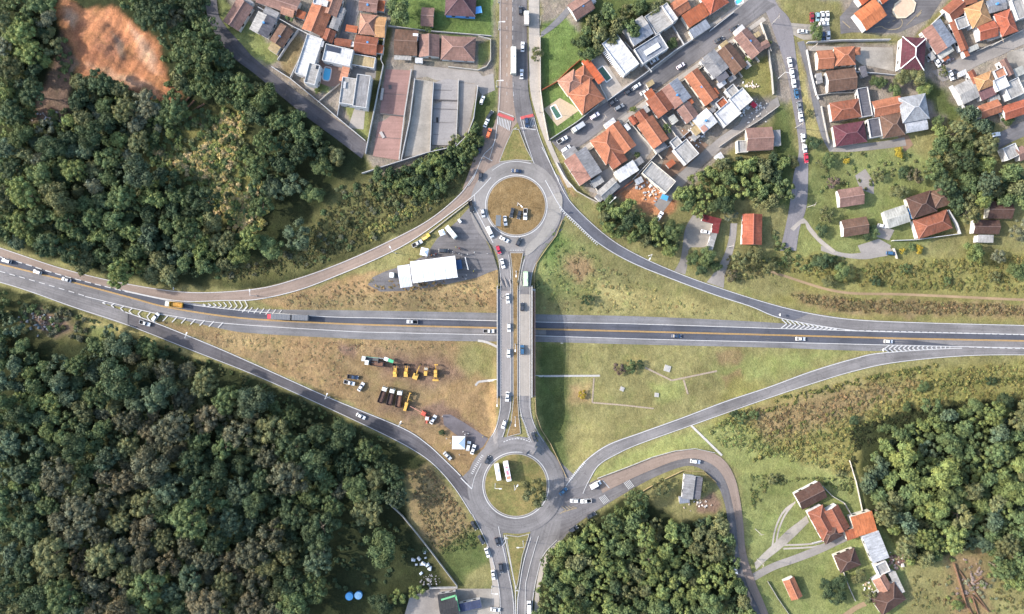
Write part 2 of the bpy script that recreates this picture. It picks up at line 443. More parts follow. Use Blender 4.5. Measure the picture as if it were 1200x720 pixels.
# ------------------------------------------------------------------ the ground: one sheet, coloured by what grows or lies on it, plus one painted shadow
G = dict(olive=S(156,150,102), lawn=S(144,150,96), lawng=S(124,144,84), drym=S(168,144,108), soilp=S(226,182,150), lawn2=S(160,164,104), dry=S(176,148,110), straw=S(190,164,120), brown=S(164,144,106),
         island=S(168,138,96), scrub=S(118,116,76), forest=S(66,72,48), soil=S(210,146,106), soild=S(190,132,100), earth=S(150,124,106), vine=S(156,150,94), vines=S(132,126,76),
         urban=S(168,156,142), dark_or_shaded_grass=S(110,120,74), hay=S(186,174,118))
ZONES = [  # polygon in photo pixels, ground, feather
 ([(-300,-200),(245,-200),(300,80),(430,178),(430,206),(470,192),(560,140),(566,180),(530,240),(500,262),(440,291),(360,326),(300,340),(170,333),(90,312),(0,286),(-300,230)],'forest',4),
 ([(330,300),(400,215),(480,190),(566,140),(562,188),(530,232),(495,258),(430,292),(350,322),(240,338),(250,316)],'scrub',9),
 ([(150,128),(290,128),(300,262),(262,262),(240,222),(168,192)],'vines',10),
 ([(70,-10),(96,12),(130,8),(146,20),(184,48),(196,90),(210,110),(192,124),(168,116),(140,98),(118,91),(92,88),(86,60),(72,36),(66,10)],'soil',4.5),
 ([(72,38),(62,75),(50,100),(38,142),(78,140),(84,92),(92,72)],'earth',4),
 ([(96,62),(118,40),(140,38),(146,60),(128,74),(104,76)],'soild',6),([(128,36),(144,50),(148,70),(141,70),(136,52)],'earth',2),([(84,20),(100,30),(96,60),(88,50)],'soild',3),([(100,78),(150,88),(190,112),(160,104)],'soilp',6),([(150,30),(176,52),(186,88),(168,70)],'soilp',5),([(76,8),(90,22),(86,34),(74,20)],'soilp',4),([(196,104),(212,108),(206,122),(190,122)],'soild',6),
 ([(0,20),(28,30),(30,70),(0,80)],'dark_or_shaded_grass',8),([(0,200),(30,205),(28,235),(0,232)],'dark_or_shaded_grass',6),
 ([(300,354),(350,342),(430,318),(585,315),(583,366),(450,364),(330,362)],'dry',3),
 ([(430,348),(520,334),(560,326),(584,318),(583,345),(540,345),(480,352)],'straw',6),
 ([(330,350),(420,346),(560,350),(582,364),(450,364),(340,362)],'brown',4),
 ([(184,377),(300,391),(400,396),(583,400),(583,545),(545,562),(515,535),(465,497),(380,461),(300,425),(230,395)],'dry',3),
 ([(190,378),(262,386),(330,394),(350,425),(300,425),(240,402)],'drym',8),([(240,384),(330,396),(340,412),(280,412)],'straw',9),
 ([(380,420),(470,395),(583,410),(560,450),(520,470),(560,520),(500,510),(420,465)],'drym',14),([(440,412),(520,420),(545,440),(500,452),(450,440)],'earth',12),([(445,470),(490,478),(500,500),(450,480)],'earth',10),([(395,400),(420,408),(416,420),(398,412)],'earth',4),
 ([(540,402),(583,402),(583,450),(555,455),(540,425)],'olive',10),
 ([(490,470),(560,440),(584,455),(580,500),(556,515),(530,500)],'dry',8),
 ([(486,480),(520,470),(560,505),(552,520),(520,500)],'earth',4),
 ([(627,250),(660,265),(720,308),(800,346),(900,374),(900,380),(627,372)],'olive',4),
 ([(627,268),(655,262),(700,300),(700,340),(650,352),(627,340)],'lawn2',9),
 ([(662,296),(688,300),(700,322),(676,334),(664,318)],'dry',9),([(640,266),(656,268),(664,290),(648,310),(632,300)],'lawng',10),
 ([(690,330),(760,340),(830,360),(830,368),(720,366)],'hay',10),
 ([(627,400),(1035,408),(950,432),(850,467),(740,512),(670,560),(640,530),(627,480)],'olive',4),
 ([(840,420),(1000,408),(940,432),(850,462)],'lawn2',10),([(630,402),(665,402),(665,555),(640,525),(630,480)],'dark_or_shaded_grass',6),  # last strip: the overpass approach's cast shadow painted into the grass colour
 ([(838,412),(866,409),(868,425),(844,429)],'brown',4),([(845,440),(868,432),(873,455),(850,458)],'brown',3),([(665,455),(690,450),(692,472),(672,470)],'straw',6),([(735,418),(766,420),(764,434),(738,438)],'hay',5),([(762,450),(800,448),(800,468),(770,470)],'lawn2',6),
 ([(860,440),(960,470),(1040,438),(1200,420),(1260,420),(1260,490),(1060,520),(1000,560),(960,545),(850,530),(825,505)],'vine',6),
 ([(880,480),(1000,450),(1080,450),(1000,490),(900,520)],'brown',14),
 ([(760,520),(830,498),(850,530),(790,530),(700,560),(690,556)],'lawn2',6),
 ([(826,500),(860,490),(930,540),(990,560),(1010,600),(1000,640),(880,660),(868,560)],'lawn2',6),
 ([(866,560),(1000,560),(1062,640),(1062,740),(890,740),(880,660)],'lawn',6),
 ([(1055,640),(1110,630),(1260,640),(1260,760),(1060,760)],'olive',8),([(1108,650),(1155,645),(1160,730),(1118,730)],'drym',13),
 ([(1000,500),(1060,480),(1260,460),(1260,690),(1160,640),(1070,662),(1015,600)],'forest',5),
 ([(628,660),(672,622),(745,575),(800,612),(856,598),(862,640),(876,690),(890,760),(626,760)],'forest',4),
 ([(780,550),(815,552),(838,575),(838,600),(800,604),(780,580)],'olive',4),
 ([(838,575),(846,590),(840,600),(815,602),(818,588)],'earth',3),
 ([(-300,330),(0,336),(90,363),(150,384),(225,414),(300,444),(380,479),(450,514),(500,540),(530,572),(470,560),(480,620),(520,690),(520,760),(-300,760)],'forest',3),
 ([(20,350),(90,366),(118,380),(105,398),(60,402),(25,395)],'scrub',8),([(34,360),(72,370),(86,384),(66,394),(40,384)],'earth',8),([(90,366),(150,384),(240,418),(240,424),(160,396),(110,390)],'hay',3),
 ([(104,380),(130,384),(135,400),(108,400)],'lawn',4),
 ([(478,555),(508,545),(545,600),(568,640),(572,680),(535,690),(500,640),(478,600)],'brown',6),
 ([(508,650),(560,620),(574,650),(576,686),(540,690)],'dark_or_shaded_grass',8),
 ([(545,672),(575,660),(580,686),(545,690)],'olive',4),
 ([(380,540),(440,560),(500,640),(532,690),(400,700),(370,640)],'forest',8),
 ([(630,-100),(905,-100),(935,110),(770,255),(700,240),(640,150)],'urban',4),
 ([(634,30),(660,18),(700,60),(702,72),(660,90),(635,106)],'lawng',3),([(634,106),(655,95),(690,140),(646,165),(640,140)],'lawng',2),
 ([(700,-20),(790,-20),(770,16),(730,40),(690,66),(672,50)],'dark_or_shaded_grass',4),
 ([(700,235),(730,232),(800,262),(800,330),(740,300),(690,258)],'olive',4),
 ([(660,205),(676,230),(670,232),(655,208)],'dry',2),([(678,234),(705,240),(740,265),(770,300),(760,302),(715,278),(676,250)],'olive',3),
 ([(744,212),(775,206),(792,240),(776,258),(735,235),(720,228)],'soil',5),
 ([(868,80),(900,60),(910,110),(890,118),(868,108)],'vine',4),
 ([(840,285),(910,285),(940,280),(960,300),(1100,300),(1260,290),(1260,378),(1000,376),(900,352),(850,335)],'vine',6),
 ([(925,342),(1000,350),(1100,353),(1260,357),(1260,374),(1000,370),(940,358)],'brown',5),
 ([(848,300),(900,300),(930,340),(900,350),(852,334)],'olive',6),
 ([(960,-100),(1260,-100),(1260,160),(1180,150),(1130,130),(1090,150),(1060,110),(960,160),(935,60)],'urban',5),
 ([(905,-20),(985,5),(1000,45),(950,52),(920,40)],'olive',4),([(985,20),(1000,38),(1070,44),(1130,-20),(1140,-10),(1080,50),(950,52),(978,40)],'olive',3),
 ([(922,60),(934,58),(962,162),(948,170)],'hay',2),
 ([(1085,90),(1110,110),(1130,135),(1115,145),(1085,115)],'dark_or_shaded_grass',4),
 ([(946,178),(1060,172),(1100,190),(1130,260),(1060,300),(960,300),(942,262)],'lawn',6),
 ([(942,258),(980,295),(940,300),(930,290)],'lawn2',4),
 ([(905,112),(926,130),(935,180),(925,250),(905,240)],'dark_or_shaded_grass',5),([(862,300),(895,230),(925,250),(912,292)],'olive',4),
 ([(240,-60),(580,-60),(580,130),(555,180),(440,205),(428,180),(300,72)],'urban',4),
 ([(455,-20),(578,-20),(577,44),(500,40),(458,30)],'lawng',2),([(560,50),(576,46),(574,70),(560,82)],'lawn',2),
 ([(420,40),(460,32),(452,80),(440,130),(430,175),(425,160),(440,80)],'scrub',2),
 ([(258,0),(300,30),(328,70),(312,78),(262,36)],'lawn',3),([(285,55),(325,48),(326,60),(310,76)],'lawn2',4),
 ([(326,65),(352,40),(358,48),(340,92),(330,84)],'brown',3),
 ([(398,118),(432,126),(432,165),(420,160)],'lawn2',2),([(372,92),(394,74),(396,82),(385,110),(372,108)],'lawn',2),
 ([(556,118),(582,105),(580,150),(562,190),(550,160)],'dark_or_shaded_grass',4),
]
def ground():
    fx = np.arange(-262, 262.01, 1.0); fy = np.arange(-172, 172.01, 1.0)
    far = np.array([280,310,360,450,600,900,1400,2400])
    xs = np.concatenate([-far[::-1], fx, far]); ys = np.concatenate([-far[::-1], fy, far])
    X, Y = np.meshgrid(xs, ys); nx, ny = len(xs), len(ys)
    Z = H(X, Y)
    Z = Z + np.where((np.abs(X) < 262), .10*wob(X,Y,6.0), 0)*0.5
    px = X/(K*(CAM_Z-Z))+600; py = -Y/(K*(CAM_Z-Z))+360
    dd = np.full(X.shape,-9.0); mk = (px > 30)&(px < 220)&(py < 150); dd[mk] = sdist(ZONES[3][0], px[mk], py[mk])
    Z = Z + np.clip(dd/10,0,1)*(.9*wob(X,Y,5.5)+.5*wob(Y,X,2.4)+2.2*np.exp(-((px-116)**2+(py-56)**2)/420))
    px = (X/(K*(CAM_Z-Z))+600).ravel(); py = (-Y/(K*(CAM_Z-Z))+360).ravel()
    qx = px+4.5*wob(px,py,17)+2.2*wob(py,px,6); qy = py+4.5*wob(py+90,px,15)+2.2*wob(px+40,py,7)
    col = np.tile(np.array(G['olive']), (len(px),1))
    for poly, g, fe in ZONES:
        p = np.asarray(poly)
        m = (px > p[:,0].min()-25) & (px < p[:,0].max()+25) & (py > p[:,1].min()-25) & (py < p[:,1].max()+25)
        k = min(1.0, fe/5)
        d = sdist(poly, px[m]*(1-k)+qx[m]*k, py[m]*(1-k)+qy[m]*k)
        a = np.clip(d/(2*fe)+.5, 0, 1)[:,None]; a = a*a*(3-2*a)
        col[m] = col[m]*(1-a)+np.array(G[g])*a
    idx = np.arange(nx*ny).reshape(ny,nx)
    f = np.stack([idx[:-1,:-1],idx[:-1,1:],idx[1:,1:],idx[1:,:-1]],-1).reshape(-1,4)
    me = bpy.data.meshes.new('ground')
    me.vertices.add(nx*ny); me.vertices.foreach_set('co', np.stack([X.ravel(),Y.ravel(),Z.ravel()],1).ravel())
    me.loops.add(f.size); me.loops.foreach_set('vertex_index', f.ravel())
    me.polygons.add(len(f)); me.polygons.foreach_set('loop_start', np.arange(0,f.size,4)); me.polygons.foreach_set('loop_total', np.full(len(f),4))
    me.update()
    me.shade_smooth()
    a = me.color_attributes.new('growth','FLOAT_COLOR','POINT')
    a.data.foreach_set('color', np.concatenate([col, np.ones((len(col),1))],1).ravel())
    m, nt, b = nodes_of('soil_and_grass')
    at = N(nt,'ShaderNodeAttribute'); at.attribute_name = 'growth'
    geo = N(nt,'ShaderNodeNewGeometry'); p = geo.outputs['Position']
    big = remap(nt, noise(nt,p,.035,5,.6), .35,.65,.8,1.2)
    mid = remap(nt, noise(nt,p,.22,5,.7), .3,.7,.74,1.26)
    fine = remap(nt, noise(nt,p,1.5,4,.75), .28,.72,  .66,1.36)
    f_ = math2(nt,'MULTIPLY',math2(nt,'MULTIPLY',big,mid),fine)
    c = mul(nt, at.outputs['Color'], f_)
    hue = remap(nt, noise(nt,p,.09,6,.7), .42,.68,0,.3)
    tint = N(nt,'ShaderNodeVectorMath',operation='MULTIPLY'); L(nt,c,tint.inputs[0]); tint.inputs[1].default_value = (1.1,.96,.84)
    c2 = mixc(nt, hue, c, tint.outputs[0])
    hue2 = remap(nt, noise(nt,p,.16,5,.7), .5,.75,0,.5)
    tint2 = N(nt,'ShaderNodeVectorMath',operation='MULTIPLY'); L(nt,c2,tint2.inputs[0]); tint2.inputs[1].default_value = (.8,1.0,.72)
    L(nt, mixc(nt,hue2,c2,tint2.outputs[0]), b.inputs['Base Color'])
    b.inputs['Roughness'].default_value = 1; b.inputs['Specular IOR Level'].default_value = .05
    h = math2(nt,'ADD',math2(nt,'MULTIPLY',noise(nt,p,.5,4,.6),1.6),noise(nt,p,1.9,3,.7))
    bump(nt,b,h,.7,.34)
    me.materials.append(m)
    o = link('ground', me); o['kind'] = 'structure'
    return col, px, py
GCOL, GPX, GPY = ground()
_gi = {}
def ground_colour(px, py):          # nearest painted growth, for tufts
    gx = np.clip(((px-600)*.4+262).round().astype(int),0,524); gy = np.clip(((-(py-360))*.4+172).round().astype(int),0,344)
    nx = 525+16
    return GCOL[(gy+8)*nx+gx+8]

# ------------------------------------------------------------------ roads
def edge(P, Q, t): return P*(1-t)+Q*t
# junction aprons under the rings
AP = [(546,222),(557,192),(585,186),(626,191),(655,206),(670,240),(657,262),(650,276),(630,298),(618,300),(594,300),(584,302),(570,276),(551,245)]
patch('junction_apron', AP, A_MID, off=.055, f=HR)
AP2 = [(556,545),(588,512),(624,515),(647,533),(672,556),(692,568),(676,612),(660,632),(638,650),(625,622),(590,625),(574,640),(545,588),(536,565)]
patch('junction_apron', AP2, A_MID, off=.055, f=HR)
lot = patch('gravel_car_park', [(431,334),(437,325),(452,318),(480,309),(500,298),(512,280),(535,260),(553,240),(558,255),(566,275),(578,300),(583,316),(572,320),(558,326),(520,334),(478,341),(446,342)], A_OLD, off=.05)
patch('gravel_track', [(519,486),(528,486),(545,496),(572,514),(566,524),(552,532),(548,520),(530,506),(520,498)], A_TRACK, off=.05)

hw_a = [(-260,236),(-150,262),(0,300),(75,322.5),(150,341),(200,351),(262,360),(300,362.5),(375,363.5),(450,364.5),(582,367),(640,368.8),(750,371),(900,378),(990,386),(1050,388),(1200,391),(1320,394),(1460,398)]
hw_b = [(-260,255),(-150,283),(0,321),(75,343),(115,354.5),(187,369),(262,386),(300,391),(400,396.5),(450,398.5),(582,400.5),(640,401),(750,404),(900,407.5),(1030,411.5),(1130,408),(1200,409),(1320,411),(1460,415)]
yl = [(-260,243),(-150,271),(0,309.5),(75,328.3),(150,348),(192,359.3),(250,369),(300,374.3),(375,378.5),(450,381.3),(582,384.5),(640,386),(750,388.7),(900,392.6),(1050,396.6),(1200,399.6),(1320,402),(1460,406)]
up = [(-260,236),(-150,262),(0,301),(75,323.5),(150,342.5),(217,356),(283,364),(360,370),(400,372),(450,373),(560,375.6),(640,377.8),(750,380),(900,384.8),(990,387.5),(1050,389.3),(1200,392),(1320,395),(1460,399)]
lo = [(-260,252),(-150,280),(0,317),(60,335),(100,347.5),(172,365),(200,370),(267,379.3),(400,388),(450,389.8),(582,392.7),(640,394),(750,397.4),(900,401),(1030,404.2),(1130,406.4),(1200,408),(1320,410.5),(1460,414)]
HWY, hp_, hq_ = ribbon('highway', hw_a, hw_b, A_LIGHT, na=9)
mid_l, _, _ = ribbon('highway_lane', yl, lo, A_MID, parent=HWY, na=4, off=.115)
sel = lambda pts, a, b: [p for p in pts if a <= p[0] <= b]
ribbon('highway_lane', sel(up,-260,700), sel(yl,-260,700), A_DARK, parent=HWY, na=4, off=.125)
ribbon('highway_lane', sel(up,640,1460), sel(yl,640,1460), A_DARK, parent=HWY, na=4, off=.131)
ribbon('highway_lane', sel(yl,640,1130), sel(lo,640,1130), A_DARK, parent=HWY, na=4, off=.137)

rA = [(-260,212),(-150,240),(0,290),(75,315),(150,332.5),(225,342.3),(300,338),(350,325.5),(400,307.5),(450,285),(500,259),(535,231),(552,209),(566,183),(575,165)]
rB = [(-260,234),(-150,260),(0,300.5),(75,323),(150,342),(210,353.5),(262,353),(300,352),(350,341),(400,322),(450,300.5),(485,281.5),(525,253),(557,229),(580,205),(590,190)]
NW, nwP, nwQ = ribbon('exit_ramp', rA, rB, A_BROWN)
rA3 = [(636,172),(645,190),(655,212),(672,240),(712,277),(750,300),(800,322),(850,339.5),(900,355),(950,367),(1000,374),(1075,377.7),(1200,381),(1320,384),(1460,388)]
rB3 = [(618,182),(630,198),(640,215),(656,243),(675,262),(700,285),(737,307),(787,327.5),(837,346),(880,360),(916,374),(990,387),(1050,389),(1200,392),(1460,399)]
NE, neP, neQ = ribbon('entry_ramp', rA3, rB3, A_RAMP)
ribbon('ramp_lane', rA3[9:], [(930,376),(990,386),(1050,388),(1200,391.5),(1320,394),(1460,398)], A_MID, parent=NE, na=4, off=.17)
rA4 = [(650,590),(660,572),(672,556),(687,538.5),(712,521),(750,507),(800,489),(850,470),(900,453.5),(950,435),(1000,420),(1035,413),(1130,407.5),(1200,408.5),(1320,411),(1460,415)]
rB4 = [(678,602),(684,580),(692,562),(703,545),(725,532),(752,520),(825,494),(900,467.5),(950,451),(1000,436),(1050,425.5),(1125,418),(1200,416.5),(1320,419),(1460,423)]
SE, seP, seQ = ribbon('exit_ramp', rA4, rB4, A_MID)
rA5 = [(-260,253),(-150,281),(0,319.5),(75,342),(115,354.5),(150,366),(187,379.5),(250,405),(300,427),(387,466),(470,500),(500,519),(522,539),(545,562),(560,585)]
rB5 = [(-260,268),(-150,296),(0,331.5),(87,361),(150,382),(225,411.5),(300,441),(375,474.5),(450,510),(487,530),(510,547),(532,572),(550,600),(562,620)]
SW, swP, swQ = ribbon('entry_ramp', rA5, rB5, A_DULL)
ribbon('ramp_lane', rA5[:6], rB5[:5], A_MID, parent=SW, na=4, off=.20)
# approaches on the avenue side and on the south side
AV, avP, avQ = ribbon('town_avenue', [(584,-200),(585,0),(585,50),(584,100),(582,135),(574,160),(562,190),(550,220)], [(618,-200),(618,0),(618,50),(619,100),(612,135),(600,152),(590,178),(582,200)], A_BROWN)
ribbon('avenue_lane', [(600,-200),(600,0),(600,60),(601,110),(605,140)], [(617,-200),(617,0),(617,60),(619,105),(626,140)], A_OLD, parent=AV, na=4, off=.205)
ribbon('avenue_lane', [(605,140),(609,150),(620,178),(632,205)], [(626,135),(632,160),(648,198),(662,228)], A_OLD, parent=AV, na=4, off=.21)
ribbon('avenue_lane', [(566,150),(562,165),(552,195),(542,222)], [(582,150),(576,170),(566,192),(556,215)], A_BROWN, parent=AV, na=4, off=.19)
SWK, _, _ = ribbon('sidewalk', [(619.5,-200),(619.5,0),(620,80),(622,110),(630,140),(640,168),(652,195),(665,220)], [(632,-200),(632,0),(633,80),(634,110),(638,140),(646,168),(658,195),(670,220)], PAVE, off=.16)
SLA, slP, slQ = ribbon('south_avenue', [(540,580),(553,603),(570,637),(579,665),(584,690),(585.5,720),(585,860)], [(585,610),(590,630),(595,655),(600,685),(603,705),(604,720),(603,860)], A_MID)
SRA, srP, srQ = ribbon('south_avenue', [(625,612),(617,640),(611,665),(607.5,690),(605,720),(604,860)], [(672,615),(655,632),(638,650),(630,675),(625.5,700),(624.5,720),(622,860)], A_MID)
ribbon('sidewalk', [(655,633),(638,652),(630,677),(626,720),(624,860)], [(660,636),(643,656),(635,680),(631,720),(628,860)], PAVE, off=.14)
ribbon('sidewalk', [(570,640),(575,665),(577,690),(576,720),(574,860)], [(572,640),(580,668),(584.5,690),(585,720),(584,860)], PAVE, off=.14)
eA = [(662,575),(680,571),(700,562),(735,549),(765,537),(790,530),(812,527),(835,531),(850,541),(861,560),(867,585),(871,615),(874,647),(885,682),(899,716),(930,800)]
eB = [(655,632),(672,617),(700,598),(750,568),(787,551),(810,546),(828,554),(842,571),(849,590),(852,605),(856,635),(863,675),(883,720),(912,800)]
EA, eaP, eaQ = ribbon('hill_road', eA, eB, A_OLD)
ribbon('hill_road_lane', eA[2:], [(706,578),(742,560),(770,548),(792,540),(812,537),(830,542),(843,552),(852,568),(858,590),(863,618),(866,650),(876,686),(891,718),(921,800)], A_BROWN, parent=EA, na=4, off=.235)
LB, lbP, lbQ = ribbon('overpass_approach', [(560,262),(572,278),(582,298),(585,316),(586,345),(586,465),(584.5,485),(580,503),(570,520),(558,545)], [(594,278),(597,296),(599,316),(599.5,345),(599.5,465),(597,487),(592.5,503),(588,518),(580,545)], A_MID, f=HR, na=6)
RB, rbP, rbQ = ribbon('overpass_approach', [(622,285),(616,298),(611,312),(608.5,330),(608,345),(608,465),(610,485),(616,503),(622,520),(630,545)], [(660,268),(648,280),(634,298),(625,318),(622.5,335),(622,345),(622,465),(623,485),(629,503),(640,520),(655,545)], A_MID, f=HR, na=6)
ribbon('bridge_surface', [(586,341),(586,400),(586,464)], [(599.5,341),(599.5,400),(599.5,464)], asphalt('deck_asphalt', S(178,171,166), .1,.08,.1), f=HR, parent=LB, off=.255)
ribbon('bridge_surface', [(608,345),(608,400),(608,464)], [(622,345),(622,400),(622,464)], CONC, f=HR, parent=RB, off=.26)

def ring(name, c, r0, r1, mat, off, nt_=96, nr=6, f=HR, parent=None):
    a = np.linspace(0,2*np.pi,nt_+1)
    P = np.stack([c[0]+r0*np.cos(a), c[1]+r0*np.sin(a)],1); Q = np.stack([c[0]+r1*np.cos(a), c[1]+r1*np.sin(a)],1)
    o = link(name, strip_mesh(name,P,Q,nr,off,mat,f), parent)
    if parent is None: o['kind'] = 'structure'
    return o
RU, RL = (605,241.5), (604.5,568.5)
R1 = ring('roundabout_ring', RU, 34.3, 54, asphalt('ring_asphalt', S(161,156,152), .1,.2), .265)
R2 = ring('roundabout_ring', RL, 36.6, 57, A_MID, .265)
ring('kerb_line', RU, 35.6, 36.6, WHITE, .33, nr=2, parent=R1)
ring('kerb_line', RL, 38.2, 39.2, WHITE, .33, nr=2, parent=R2)

def island(name, poly, mat_g, curve=False, h=.32, kerb=True, f=HR):
    if curve: poly = smooth(list(poly)+[poly[0]], len(poly)*6)[:-1]
    g = patch(name, poly, mat_g, off=h, f=f)
    if kerb:
        pp = np.asarray(poly,float); pp = np.vstack([pp,pp[:1]])
        q = []
        for a,b in zip(pp[:-1],pp[1:]):
            k = max(1,int(np.hypot(*(b-a))/4)); q += [a+(b-a)*t for t in np.linspace(0,1,k,endpoint=False)]
        q.append(pp[-1]); q = np.array(q)
        X,Y,Z = W(q[:,0],q[:,1],f); m = MB()
        for i in range(len(q)-1):
            m.bar((X[i],Y[i],Z[i]+h-.1),(X[i+1],Y[i+1],Z[i+1]+h-.1),.3,.3)
        m.build('kerb', KERBM, g)
    return g
def grass_mat(name, rgb, second):
    m, nt, b = nodes_of(name); geo = N(nt,'ShaderNodeNewGeometry'); p = geo.outputs['Position']
    f = math2(nt,'MULTIPLY',remap(nt,noise(nt,p,.12,6,.7),.35,.65,.8,1.2),remap(nt,noise(nt,p,1.4,4,.75),.28,.72,.66,1.34))
    L(nt, mul(nt, mixc(nt, remap(nt,noise(nt,p,.2,6,.7),.4,.65,0,1), rgb, second), f), b.inputs['Base Color'])
    b.inputs['Roughness'].default_value = 1; b.inputs['Specular IOR Level'].default_value = .05
    bump(nt,b,noise(nt,p,1.6,4,.7),.8,.3)
    return m
DRYG = grass_mat('dry_island_grass', S(150,124,86), S(172,146,106))
GRNG = grass_mat('green_island_grass', S(140,138,86), S(170,152,102))
circ = lambda c, r, n=64: [(c[0]+r*math.cos(t), c[1]+r*math.sin(t)) for t in np.linspace(0,2*math.pi,n,endpoint=False)]
patch('concrete_apron', [(641,232),(656,226),(659,240),(652,262),(640,278),(628,292),(616,300),(618,288),(630,276),(638,262),(642,246)], asphalt('beige_apron', S(178,172,164), .05,.14,.3), off=.275, f=HR, curve=True)
island('roundabout_island', circ(RU,34.2), DRYG)
island('roundabout_island', circ(RL,36.5), GRNG)
island('splitter_island', [(601,152),(608,152),(617,175),(624.5,189),(605,187.5),(585,190),(592,172)], GRNG)
island('splitter_island', [(598,296.5),(613,296.5),(610,312),(607,330),(606.5,345),(606.5,465),(608,490),(610,508),(594,512),(599,495),(601.5,470),(601,345),(600.5,320)], DRYG)
island('splitter_island', [(593,627),(607,629),(620,626),(612,652),(607,682),(605,690),(601,672)], GRNG)

# ------------------------------------------------------------------ painted markings, each mesh a child of its road
wl = .75
paint('white_line', [(up[4:], wl,0,0),(lo[4:], wl,0,0),([(q[0],q[1]) for q in up[:5]], 1.0, 7.5, 4.5)], WHITE, HWY)
paint('white_dash', [([(0,318),(60,335),(100,347)],.8,7,5),([(990,387.5),(1200,392.3),(1400,397.5)],1.2,6,2.2),([(1135,406.8),(1200,408.6),(1400,413)],1.0,6,3)], WHITE, HWY, off=.305)
yo = lambda d: [(x,y+d) for x,y in yl]
paint('yellow_line', [(yo(-.5),.55,0,0),(yo(.5),.55,0,0)], YELLOW, HWY, off=.31)
hat = []
for i in range(7):
    x = 197+i*10.8; y = 370.3+i*1.28
    hat.append(([(x,y),(x-6,y+6.3)], 1.1, 0,0))
for i,(x,y0,y1) in enumerate([(122,353.5,356.5),(132,355.8,360.5),(143,358.5,365),(153,361,368.5),(163.5,363.5,372.5),(174,366,376.5)]):
    m_ = (y0+y1)/2
    hat += [([(x+3,y0),(x-1.5,m_)],1.1,0,0),([(x-1.5,m_),(x+2,y1)],1.1,0,0)]
for i in range(9):
    x = 238+i*6.1; y0 = 356-(i*.62); y1 = 359.5+i*.75; m_ = (y0*.45+y1*.55)
    hat += [([(x,y0+.6),(x+3.5,m_)],1.0,0,0),([(x+3.5,m_),(x-1,y1-.4)],1.0,0,0)]
for i in range(7):
    x = 284+i*6.9; hat.append(([(x+5,359.8+i*.6),(x,366+i*.65)],1.0,0,0))
for i in range(12):                                   # north-east gore
    t = i/12; x = 919+66*t; y0 = 374.6+11*t; y1 = 384.8+2.2*t; m_ = (y0+y1)/2
    hat += [([(x-3,y0),(x+2.2*(1-t)+.6,m_)],1.25,0,0),([(x+2.2*(1-t)+.6,m_),(x-4,y1)],1.25,0,0)]
for i in range(15):                                   # south-east gore
    t = i/15; x = 1036+82*t; y0 = 404.6+1.6*t; y1 = 413.4-6.2*t; m_ = (y0+y1)/2
    hat += [([(x+6*(1-t),y0),(x,m_)],1.3,0,0),([(x,m_),(x+6*(1-t),y1)],1.3,0,0)]
paint('hatching', hat, WHITE, HWY, off=.315)
GREYG = A_LIGHT
def lines(o, jobs, mat=WHITE, f=H, off=.32): return paint('white_line', jobs, mat, o, f, off)
ed = lambda P,Q,t,a=0,b=None: [tuple(v) for v in edge(P,Q,t)[a:b]]
n_ = len(nwP)
lines(NW, [(ed(nwP,nwQ,.07)[:-6],.7,0,0),(ed(nwP,nwQ,.94)[int(n_*.46):-4],.85,0,0)])
n_ = len(neP); lines(NE, [(ed(neP,neQ,.06),.75,0,0),(ed(neP,neQ,.95)[6:int(n_*.5)],.9,0,0),([(656,243),(664,253),(682,270),(700,287)],2.4,1.2,1.6)])
n_ = len(seP); lines(SE, [(ed(seP,seQ,.05)[4:int(n_*.62)],.9,0,0),(ed(seP,seQ,.94)[4:],.7,0,0),([(668,562),(676,552),(686,541)],3.0,1.0,1.3)])
n_ = len(swP); lines(SW, [(ed(swP,swQ,.05)[int(n_*.47):-6],.9,0,0),(ed(swP,swQ,.94)[:-3],.7,0,0),([(540,560),(553,573)],1.2,0,0)])
lines(AV, [([(586,-200),(586,0),(586,100),(582,150),(578,170),(566,183),(556,207),(549,218)],.6,0,0),([(601,-200),(601,60),(602,120)],.5,5,6),([(594,-200),(594,120)],.4,4,7),([(609.5,138),(615,160),(626,192)],.6,0,0),([(626,139),(632,160),(645,192),(655,212)],.6,0,0),
            ([(566,183),(577,189)],.7,0,0),([(580,165),(573,188)],.5,0,0),([(610,150),(628,152.5)],.8,0,0),([(584,130),(602,137)],.8,0,0)])
paint('red_crossing_band', [([(583.5,134),(602,140.5)],3.6,0,0),([(610,138.8),(625,135.3)],3.4,0,0)], RED if False else REDP, AV, H, .33)
zb = []
for i in range(9):
    x = 583.6+i*1.85; y = 137.5+i*.62; zb.append(([(x,y),(x-.6-.15*i,y+8.5+.3*i)],.95,0,0))
for i in range(7):
    x = 613+i*1.9; y = 141.5-i*.35; zb.append(([(x,y),(x+2,y+9)],.8,0,0))
paint('zebra_crossing', zb, WHITE, AV, H, .335)
lines(SLA, [(ed(slP,slQ,.04)[4:],.6,0,0),([(584,617),(589,640),(595,668),(601,700),(602.5,740),(602,850)],.7,0,0),([(591,627),(596,650),(602,680),(604,700),(604,850)],.8,0,0),([(589,640),(593,634)],.7,0,0),([(588,636.5),(592.5,629.5)],.7,0,0)])
lines(SRA, [(ed(srP,srQ,.06)[3:],.7,0,0),([(631,628),(625,648),(618,675),(615.5,700),(615,850)],.6,0,0),(ed(srP,srQ,.95)[4:],.6,0,0)])
lines(EA, [([(706,563),(714,572)],0.8,0,0)] + [([(702+i*1.5,583+i*.1-i*.9),(708+i*1.5,591-i*.9)],.75,0,0) for i in range(5)] + [([(731+i*1.5,565.5-i*.8),(737+i*1.5,573.5-i*.8)],.75,0,0) for i in range(5)])
